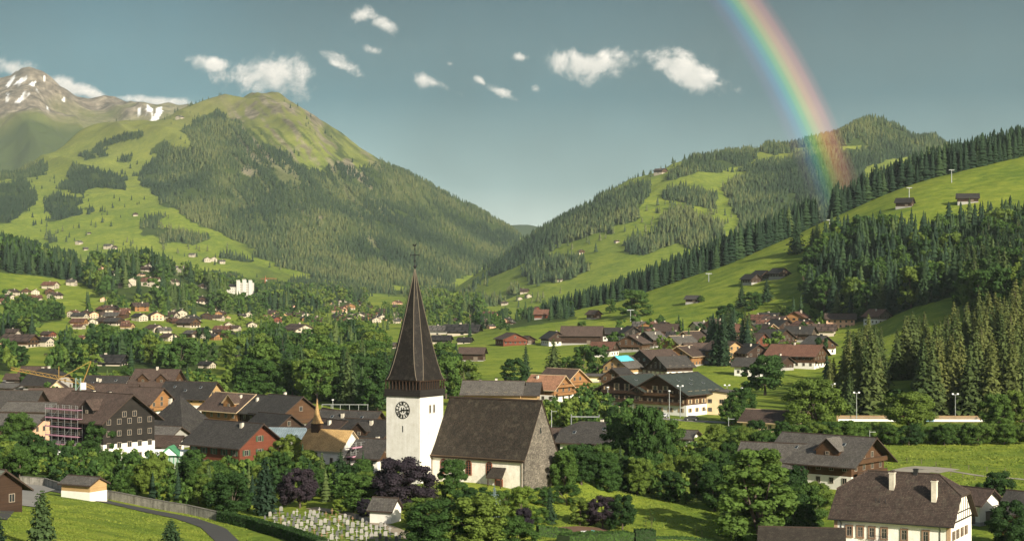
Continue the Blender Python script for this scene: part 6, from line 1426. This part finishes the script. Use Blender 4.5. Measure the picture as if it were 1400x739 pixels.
# floodlights and lamp posts: px, foot row, head row, kind
def mast(px, py0, py1, label, kind='flood', col_=None):
    x, y, z = G(px, py0); h = (py0-py1)*y/F; e = empty('floodlight' if kind == 'flood' else 'lamp_post' if kind == 'lamp' else 'catenary_post', (x, y, z), 0, label, 'floodlight' if kind == 'flood' else 'lamp post' if kind == 'lamp' else 'railway post')
    B().cyl((0, 0, -.3), (0, 0, h), .16, .09, 8).build('pole', METAL, e)
    if kind == 'flood':
        B().box(-.95, .95, -.06, .06, h-.1, h+.02).build('crossbar', METAL, e)
        for q in (-.75, .75):
            o = B().box(-.3, .3, -.16, .12, 0, .42, 0).box(-.26, .26, -.18, -.161, .04, .38, 1).build('lamp', [METAL, WHITE], e); o.location = (q, 0, h)
    elif kind == 'lamp':
        B().cyl((0, 0, h), (0, 0, h+.12), .1, .45, 10).cyl((0, 0, h+.12), (0, 0, h+.35), .45, .3, 10).build('lamp', WHITE, e)
    else: B().box(0, 1.6, -.05, .05, h-.5, h-.38).build('arm', METAL, e)
for px, a, b_, lb in [(1171,576,537,'behind the white barrier, first from the left'),(1259,560,527,'behind the white barrier, second from the left'),(1306,576,539,'behind the white barrier, third from the left'),(1381,572,527,'behind the white barrier, nearest the right edge'),(1138,560,525,'above the large olive tree'),(851,556,522,'in front of the left hotel wing'),(930,570,528,'in front of the right hotel wing, taller'),(994,560,527,'beside the cream flat-roofed building')]:
    mast(px, a, b_, 'grey floodlight mast '+lb)
for px, a, b_, lb in [(831,562,530,'at the left corner of the hotel'),(915,572,535,'between the two hotel masts'),(1014,572,531,'right of the cream flat-roofed building'),(1081,560,531,'on the slope above the clubhouse'),(455,560,547,'behind the slate roofs left of the tower')]:
    mast(px, a, b_, 'thin grey lamp post '+lb, 'lamp')
for px, a, b_, lb in [(1189,612,588,'in the tree row right of the wide brown chalet'),(996,604,570,'at the left end of the field tree row'),(754,590,560,'beside the church gable'),(854,606,568,'left of the tall bank trees')]:
    mast(px, a, b_, 'pale railway mast '+lb, 'cat')
x, y, z = G(801, 606); e = empty('railway_gantry', (x, y, z), R(-6), 'pale railway gantry above the grey-roofed house', 'railway gantry'); u = y/F
for q in (-20, 18): B().cyl((q*u, 0, 0), (q*u, 0, 40*u), .16, None, 6).build('post', METAL, e)
B().box(-20*u, 18*u, -.12, .12, 36*u, 37.6*u).build('beam', METAL, e)
x, y, z = G(470, 562); e = empty('footbridge_rail', (x, y, z), R(-3), 'pale horizontal railing behind the slate-roofed chalet left of the tower', 'railing'); u = y/F
B().box(-30*u, 34*u, -.06, .06, 9*u, 10*u).build('rail', METAL, e)
for k in range(6): B().cyl(((-30+12.6*k)*u, 0, 0), ((-30+12.6*k)*u, 0, 10*u), .08, None, 5).build('post', METAL, e)
# ski-lift pylons
def pylon(px, py0, py1, label):
    x, y, z = G(px, py0); h = (py0-py1)*y/F; e = empty('lift_pylon', (x, y, z), R(20), label, 'lift pylon')
    B().cyl((0, 0, -.5), (0, 0, h), .42, .26, 8).build('mast', METAL, e); B().box(-2.6, 2.6, -.2, .2, h-.1, h+.3).build('crossarm', METAL, e)
    for q in (-2.5, 2.5): B().box(q-.25, q+.25, -1.2, 1.2, h-.5, h-.15).build('sheave', DARKM, e)
for px, a, b_, lb in [(969,385,374,'below the dark ridge trees'),(862,402,388,'just above the big round slope tree'),(862,439,424,'in front of the big round slope tree'),(1301,250,233,'on the highest meadow'),(1243,273,257,'beside the hut at the top of the meadow'),(1134,312,301,'on the meadow between the big spruces')]:
    pylon(px, a, b_, 'grey T-shaped ski-lift pylon '+lb)
# white pitch barrier with advertising boards
def barrier():
    a = Vector(G(1146, 576)[:2]); b2 = Vector(G(1430, 578)[:2]); d = b2-a; L_ = d.length; e = empty('pitch_barrier', (a.x, a.y, GZ(*a)), math.atan2(d.y, d.x), 'long low white barrier with coloured advertising panels along the pitch', 'barrier')
    cols = [WHITE, WHITE, solid('panel_yellow', (.62, .50, .16), .7), WHITE, solid('panel_red', (.50, .16, .12), .7), WHITE, WHITE, solid('panel_blue', (.20, .36, .50), .7), WHITE, solid('panel_green', (.22, .42, .22), .7), WHITE, WHITE]
    n_ = 26
    for k in range(n_):
        B().box(k*L_/n_+.03, (k+1)*L_/n_-.03, -.05, .05, .15, .8).build('panel', cols[(k*5) % 12], e); B().cyl((k*L_/n_, .09, -.3), (k*L_/n_, .09, 1.3), .05, None, 5).build('post', METAL, e)
    B().cyl((0, .09, 1.3), (L_, .09, 1.3), .045, None, 5).build('rail', METAL, e)
    B().box(0, L_, 3.0, 3.04, -.6, 1.7).build('backing_fence', solid('fence_brown', (.25, .17, .09), .9, .3, 1), e)
barrier()
# wire fences with wooden posts
def wire_fence(pts, sp, label, h=1.15):
    e = empty('wire_fence', (*pts[0], GZ(*pts[0])), 0, label, 'fence'); PM = B().cyl((0, 0, -.3), (0, 0, h), .07, .06, 6).mesh('post', W_GREY); w_ = B(); prev = None; e0 = e.location.copy()
    for a, b2 in zip(pts[:-1], pts[1:]):
        a = Vector(a); b2 = Vector(b2); n_ = max(1, int((b2-a).length/sp))
        for k in range(n_+1):
            p_ = a+(b2-a)*k/n_; z = GZ(*p_); v = Vector((p_.x, p_.y, z))-e0; o = link('post', PM, e); o.location = v
            if prev is not None:
                for hh in (.5, 1.0): w_.cyl(prev+Vector((0, 0, hh)), v+Vector((0, 0, hh)), .018, None, 3, cap=False)
            prev = v
    w_.build('wires', DARKM, e)
wire_fence(gl([(1185,634),(1240,632),(1300,640),(1400,648),(1430,650)]), 3.5, 'wire fence with wooden posts along the farm track on the right')
wire_fence(gl([(1300,650),(1350,659),(1430,665)]), 3.5, 'second wire fence below the farm track on the right')
wire_fence(gl([(-20,524),(60,521),(180,519)]), 7, 'wire fence crossing the pale field behind the left village', 1.5)
# turquoise tarpaulin, tank, vehicles, furniture
x, y, z = G(853, 512); ob = [o for o in C.objects if o.get('label', '').startswith('chalet with a turquoise')][0]
tp = B(); n_ = 10; TQ = solid('turquoise_tarpaulin', (.10, .46, .56), .5, .35, 1.2)
hw, he_, H_ = 6, 5.3, 9.35; s_ = (H_-he_)/hw
tv = lambda u, v: (-u*7.2*.999+.0, -7.3+v*10.5, H_-abs(u*7.2)*s_+.10+.10*math.sin(u*14+v*9)*math.sin(v*17))
me_v, me_f = [], []
for sgn in (1, -1):
    i0 = len(me_v)
    for i in range(n_+1):
        for j in range(n_+1): me_v.append(tv(sgn*(i/n_)*(.95 if sgn > 0 else .45), j/n_))
    for i in range(n_):
        for j in range(n_): a = i0+i*(n_+1)+j; me_f.append((a, a+1, a+n_+2, a+n_+1))
me = np_mesh('tarpaulin', me_v, me_f, TQ, True); o = link('tarpaulin', me); o.location = ob.location; o.rotation_euler = ob.rotation_euler; tag(o, 'turquoise tarpaulin spread over a chalet roof', 'tarpaulin')
o.modifiers.new('thick', 'SOLIDIFY').thickness = .05
x, y, z = G(831, 516); e = empty('tank', (x, y, z), 0, 'upright pale cylindrical tank left of the turquoise tarpaulin chalet', 'tank'); B().cyl((0, 0, 0), (0, 0, 5.6), 1.9, None, 20).build('shell', solid('pale_tank', (.60, .66, .66), .6, .1), e); B().cyl((0, 0, 5.6), (0, 0, 6.2), 1.95, .4, 20).build('lid', WHITE, e)
TYRE = solid('tyre_rubber', (.02, .02, .02), .8)
def car(px, py, rot, paint, label, kind='car', L_=4.3):
    x, y, z = G(px, py); e = empty('parked_car' if kind == 'car' else 'delivery_van', (x, y, z+.1), R(rot), label, 'car' if kind == 'car' else 'van'); hw = .88; b = B()
    if kind == 'car': pr = [(-L_/2, .35), (-L_/2, .85), (-L_/2+.9, 1.0), (-L_/2+1.5, 1.45), (L_/2-1.0, 1.48), (L_/2-.25, 1.0), (L_/2, .9), (L_/2, .35)]
    else: pr = [(-L_/2, .35), (-L_/2, 1.1), (-L_/2+.5, 1.35), (-L_/2+1.1, 2.1), (L_/2, 2.15), (L_/2, .35)]
    b.prism([(a, -hw, c) for a, c in pr], (0, 2*hw, 0)); bo = b.build('body', solid('car_paint_'+paint[0], paint[1], .3, .05, 1, spec=.6), e); bo.modifiers.new('b', 'BEVEL').width = .07
    g = B(); zt = 1.4 if kind == 'car' else 2.0; g.box(-L_/2+1.35, L_/2-1.1, -hw-.02, hw+.02, 1.02 if kind == 'car' else 1.3, zt-.06); g.build('window', GLASS, e)
    for sx in (-L_/2+.85, L_/2-.85):
        for sy in (-hw, hw): B().cyl((sx, sy-.12, .33), (sx, sy+.12, .33), .33, None, 14).cyl((sx, sy-.14, .33), (sx, sy+.14, .33), .18, None, 10, 1).build('wheel', [TYRE, METAL], e)
    for sy in (-.6, .6): B().box(-L_/2-.02, -L_/2+.05, sy-.15, sy+.15, .68, .82).build('headlight', WHITE, e)
    return e
W_ = ('white', (.72, .72, .71)); S_ = ('silver', (.40, .42, .43)); K_ = ('black', (.02, .02, .022)); Bl = ('blue', (.05, .12, .24)); Rd = ('red', (.35, .03, .02))
car(43, 616, 20, W_, 'white van parked before the salmon-walled house', 'van', 5.4)
for k, (px, py, rot, pt, lb) in enumerate([(352,518,30,W_,'white car by the big pale-green ash'),(1075,492,10,Bl,'blue car before the long red-brown roofed chalet'),(1083,491,10,W_,'white car before the long red-brown roofed chalet'),(776,533,5,W_,'white car below the orange chalets'),(786,533,5,S_,'silver car below the orange chalets'),(760,532,5,K_,'black car below the orange chalets'),(971,398,20,S_,''),(905,571,4,S_,'silver car on the road before the hotel'),(945,575,4,K_,'black car on the road before the hotel'),(18,540,80,W_,'white car in the paved yard at left')]):
    if lb: car(px, py, rot, pt, lb)
x, y, z = G(799, 732); e = empty('garden_table', (x, y, z), R(10), 'small white garden table in the soil patch', 'table'); B().box(-.6, .6, -.45, .45, .72, .78).build('table_top', WHITE, e)
for a in (-.52, .52):
    for b_ in (-.38, .38): B().box(a-.04, a+.04, b_-.04, b_+.04, 0, .72).build('leg', WHITE, e)
x, y, z = G(808, 733); TC_ = solid('turquoise_chair_paint', (.10, .42, .44), .6); e = empty('garden_chair', (x, y, z), R(-40), 'turquoise garden chair beside the white table', 'chair'); B().box(-.3, .3, -.3, .3, .42, .47).build('seat', TC_, e); o = B().box(-.3, .3, .0, .05, 0, .6).build('backrest', TC_, e); o.location = (0, .28, .47); o.rotation_euler = (R(-22), 0, 0)
for a in (-.26, .26):
    for b_ in (-.26, .26): B().box(a-.03, a+.03, b_-.03, b_+.03, 0, .42).build('leg', TC_, e)
# a dark horse grazing in the far left field
x, y, z = G(62, 487); DK = solid('dark_horse_coat', (.03, .02, .016), .8)
hm = bpy.data.meshes.new('horse'); vs = [(0, 0, 1.25), (.7, 0, 1.3), (-.7, 0, 1.3), (1.15, 0, 1.2), (1.6, 0, .7), (1.75, 0, .3), (-1.0, 0, .9)]
es = [(0, 1), (0, 2), (1, 3), (3, 4), (4, 5), (2, 6)]
rad = [.34, .32, .33, .2, .13, .09, .05]
for sx, k0 in ((.62, 1), (-.68, 2)):
    for sy in (-.2, .2):
        i = len(vs); vs += [(sx, sy, .85), (sx+.06, sy, .45), (sx, sy, .04)]; rad += [.13, .07, .06]; es += [(k0, i), (i, i+1), (i+1, i+2)]
hm.from_pydata(vs, es, []); hm.materials.append(DK); ho = link('horse', hm); ho.location = (x, y, z); ho.rotation_euler = (0, 0, R(15)); tag(ho, 'dark horse grazing in the far left field', 'horse')
sk = ho.modifiers.new('skin', 'SKIN')
for v, r_ in zip(hm.skin_vertices[0].data, rad): v.radius = (r_, r_)
hm.skin_vertices[0].data[0].use_root = True
ho.modifiers.new('sub', 'SUBSURF').levels = 1; ho.modifiers['sub'].render_levels = 1
# ------------------------------------------------------------ the rainbow: light painted as glowing colour on a sheet before the right mountain
def rainbow():
    Yb = 2050.; cx, cyc, r0 = -750., 1180., 2140.     # the bow's centre and radius in the picture's scale, turned into metres at its distance
    pts = [(988,-45),(1018,0),(1057,60),(1090,120),(1116,180),(1137,240),(1148,290)]
    # circle fitted through three of them
    (x1, y1), (x2, y2), (x3, y3) = (1007, 0), (1081, 120), (1136, 250)
    d = 2*(x1*(y2-y3)+x2*(y3-y1)+x3*(y1-y2)); ux = ((x1**2+y1**2)*(y2-y3)+(x2**2+y2**2)*(y3-y1)+(x3**2+y3**2)*(y1-y2))/d; uy = ((x1**2+y1**2)*(x3-x2)+(x2**2+y2**2)*(x1-x3)+(x3**2+y3**2)*(x2-x1))/d
    rad_ = math.hypot(x1-ux, y1-uy); V, Fc, T_, A_ = [], [], [], []
    a0 = math.atan2(-420-uy, 800-ux); a1 = math.atan2(330-uy, 1150-ux); n_ = 90; m_ = 24; wd = 74.
    a0 = -1.15
    for i in range(n_+1):
        a = a0+(a1-a0)*i/n_
        for j in range(m_+1):
            t = j/m_; r = rad_+(t-.5)*wd*(.86+.26*i/n_); px = ux+r*math.cos(a); py = uy+r*math.sin(a)
            V.append(((px-700)/F*Yb, Yb, CZ-(py-HY)*Yb/F)); T_.append(t); A_.append(py)
    for i in range(n_):
        for j in range(m_): a = i*(m_+1)+j; Fc.append((a, a+1, a+m_+2, a+m_+1))
    m, n = newmat('rainbow_light'); at = n.node('ShaderNodeAttribute', attribute_name='across').outputs['Fac']; al_ = n.node('ShaderNodeAttribute', attribute_name='along').outputs['Fac']
    c = n.ramp(at, [(0, (0, 0, 0)), (.16, (.022, .010, .035)), (.28, (.015, .045, .10)), (.38, (.012, .11, .09)), (.47, (.07, .17, .035)), (.57, (.21, .18, .03)), (.67, (.27, .115, .04)), (.79, (.20, .055, .04)), (.91, (.06, .014, .014)), (1, (0, 0, 0))], 'EASE')
    em = n.node('ShaderNodeEmission', ins={'Color': c, 'Strength': al_}); tr = n.node('ShaderNodeBsdfTransparent')
    out(n, n.node('ShaderNodeAddShader', ins={0: em.outputs[0], 1: tr.outputs[0]}).outputs[0])
    me = np_mesh('rainbow', V, Fc, m); a_ = me.attributes.new('across', 'FLOAT', 'POINT'); a_.data.foreach_set('value', np.array(T_, np.float32))
    st = np.interp(A_, [-600, 0, 150, 210, 300, 330], [.45, .75, .95, .6, .05, 0.]); a_ = me.attributes.new('along', 'FLOAT', 'POINT'); a_.data.foreach_set('value', st.astype(np.float32))
    o = link('rainbow', me); tag(o, 'bright rainbow arching down onto the forested mountain on the right', 'rainbow'); return o
rainbow()
# ------------------------------------------------------------ planting (after the houses are known)
T = [((*t[:3], t[3]*float(np.interp(700+F*t[0]/t[1], [740, 860, 1020], [.5, .75, 1])), *t[4:]) if t[6] == 'ridge' else t) for t in scatter_ground() if all((t[0]-k[0])**2+(t[1]-k[1])**2 > k[2]**2 for k in KEEP_OUT if abs(t[1]-k[1]) < k[2])]
CY = [o for o in C.objects if o.name == 'castle'][0].location.y
HBa = np.array(HB); hpx = 700+F*HBa[:, 0]/HBa[:, 1]; hwp = HBa[:, 2]*F/HBa[:, 1]; hrow = HY+(CZ-(HBa[:, 3]*.55+HBa[:, 4]*.45))*F/HBa[:, 1]; hbot = HY+(CZ-HBa[:, 3])*F/HBa[:, 1]
def hides(t):
    if t[1] < 345: return False
    if abs(700+F*t[0]/t[1]-329) < 21 and CY-500 < t[1] < CY and HY+(CZ-t[2]-t[3])*F/t[1] < 402: return True
    px, py = proj(t[0], t[1], t[2]); w_ = t[3]*(.16 if t[4] else .36)*F/t[1]; top = HY+(CZ-t[2]-t[3])*F/t[1]
    if t[6] == 'v4' or (t[6] in ('v5', 'v3', 'v2') and HB and abs(700+F*t[0]/t[1]-330) > 26 and int(t[0]*7+t[1]*3) % 5 < 2): return False
    m = (HBa[:, 1] > t[1]) & (np.abs(hpx-px) < hwp+w_*.7) & (top < hrow) & (py > hrow)
    return bool(m.any()) and (int(t[0]*13+t[1]*7) % 12 != 0)
T = [t for t in T if not hides(t)]
def in_view(t):
    px, py = proj(t[0], t[1], t[2]); return -20 < px < 1420 and proj(t[0], t[1], t[2]+t[3])[1] < 745
rest_c, rest_b = [], []
for con, nmax in ((True, 270), (False, 285)):
    L_ = sorted([t for t in T if t[4] == con], key=lambda t: -t[3]/t[1]*(1 if in_view(t) else 0))
    for i_, t in enumerate(L_):
        x, y, z, h, c_, tint, zone = t
        if i_ < nmax and in_view(t):
            if con:
                k_ = 'olive' if zone == 'front' else 'con'
                plant('conifer_tree', k_, x, y, h, 'tall narrow conifer '+ZLABEL[zone], 'conifer', 'conifers '+ZLABEL[zone], z=z)
            else:
                plant('broadleaf_tree', 'bro_near' if y < 470 else 'bro', x, y, h, 'leafy green tree '+ZLABEL[zone], 'tree', 'leafy trees '+ZLABEL[zone], z=z)
        else: (rest_c if con else rest_b).append((x, y, z, h, tint))
MC = [(*conifer_crown(s, 10, 9, wide=.18+.012*s, sub=1), 20.) for s in range(8)]
def _mb(s, nl, sz):
    V, Fc, c = broadleaf_crown(s, nl, sz, 10., .42, .06, 12, True); return (V, Fc, 10.)
MBp = [_mb(s, 260, 1.15) for s in range(7)]
rc = np.array(rest_c); rb = np.array(rest_b)
merged('valley_conifers', rc[rc[:, 1] < 2400], MC, M_CONA, label='remaining conifers of the slope woods')
merged('far_conifers', rc[rc[:, 1] >= 2400], TC, M_CONF, label='conifers of the far valley')
merged('valley_broadleaf_trees', rb[rb[:, 1] < 3200], MBp, M_BROA, label='remaining leafy trees of the valley')
merged('far_broadleaf_trees', rb[rb[:, 1] >= 3200], TB, M_BROA, label='leafy trees of the far valley')
sheet('ground', ground, -900, 2300, 900, np.concatenate([np.linspace(31, 240, 60), np.geomspace(243, 3400, 620), np.geomspace(3450, 10500, 20)]), gr_mask)
M_TUFT = foliage('grass_tufts', [(0, (.095, .145, .020)), (.5, (.150, .195, .028)), (1, (.200, .230, .040))], True, .3)
def tufts(px0, px1, y0, y1, sp, h0, h1, seed):
    X, Y, rs = grid_pts((px0-700)/F*y1 if px0 < 700 else (px0-700)/F*y0, (px1-700)/F*y1 if px1 > 700 else (px1-700)/F*y0, y0, y1, sp, seed)
    px = 700+F*X/Y; k = (px > px0) & (px < px1) & (fbm(X/3, Y/3, 3) > -.06)
    for (x, y, r) in KEEP_OUT:
        if y < y1+20: k &= (X-x)**2+(Y-y)**2 > (r*.8)**2
    for q in STRIPS: k &= ~np.any([(X-a)**2+(Y-b)**2 < w_**2 for a, b, w_ in q], axis=0)
    X, Y = X[k], Y[k]; Z = ground.z(X, Y); n = len(X); a = rs.rand(n)*3.14; h = h0+(h1-h0)*rs.rand(n); w_ = h*(.5+.6*rs.rand(n)); t = np.clip(.5+fbm(X/7, Y/7, 3)*1.6+rs.normal(size=n)*.16, 0, 1)
    dx, dy = np.cos(a)*w_, np.sin(a)*w_; lx, ly = rs.normal(size=n)*h*.3, rs.normal(size=n)*h*.3
    V = np.stack([np.stack([X-dx, Y-dy, Z-.03], 1), np.stack([X+dx, Y+dy, Z-.03], 1), np.stack([X+dx*.5+lx, Y+dy*.5+ly, Z+h], 1), np.stack([X-dx*.6+lx, Y-dy*.6+ly, Z+h*.8], 1)], 1).reshape(-1, 3)
    i = np.arange(n)[:, None]*4; return V, np.concatenate([i+np.array([[0, 1, 2]]), i+np.array([[0, 2, 3]])]), np.repeat(t, 4)
TU = [tufts(-40, 345, 185, 300, .33, .04, .15, 1), tufts(720, 1080, 262, 352, .6, .08, .2, 2), tufts(1150, 1440, 330, 500, .85, .12, .32, 3), tufts(600, 900, 270, 330, .7, .08, .2, 4)]
o_ = 0; Vs, Fs, Ts = [], [], []
for V, Fc, t in TU: Vs.append(V); Fs.append(Fc+o_); Ts.append(t); o_ += len(V)
me = np_mesh('meadow_grass_tufts', np.concatenate(Vs), np.concatenate(Fs), M_TUFT); me.attributes.new('tint', 'FLOAT', 'POINT').data.foreach_set('value', np.concatenate(Ts).astype(np.float32)); link('grass', me, kind='stuff')
print('trees', len(T), len(rest_c), len(rest_b))

# ------------------------------------------------------------ air
def make_haze():
    bm = bmesh.new(); bmesh.ops.create_cube(bm, size=1)
    lo = Vector((-6000, -60, -420)); hi = Vector((6000, 11000, 1560))
    for v in bm.verts: v.co = Vector([lo[i]+(v.co[i]+.5)*(hi[i]-lo[i]) for i in range(3)])
    me = bpy.data.meshes.new('haze'); bm.to_mesh(me); bm.free()
    m, n = newmat('haze_air')
    v = n.node('ShaderNodeVolumePrincipled', ins={'Color': (.66, .80, .82, 1), 'Density': HAZE, 'Anisotropy': 0.0})
    n.l.new(v.outputs[0], n.node('ShaderNodeOutputMaterial').inputs['Volume']); me.materials.append(m)
    return link('haze', me, kind='stuff')
HAZE = 3.1e-5
make_haze()
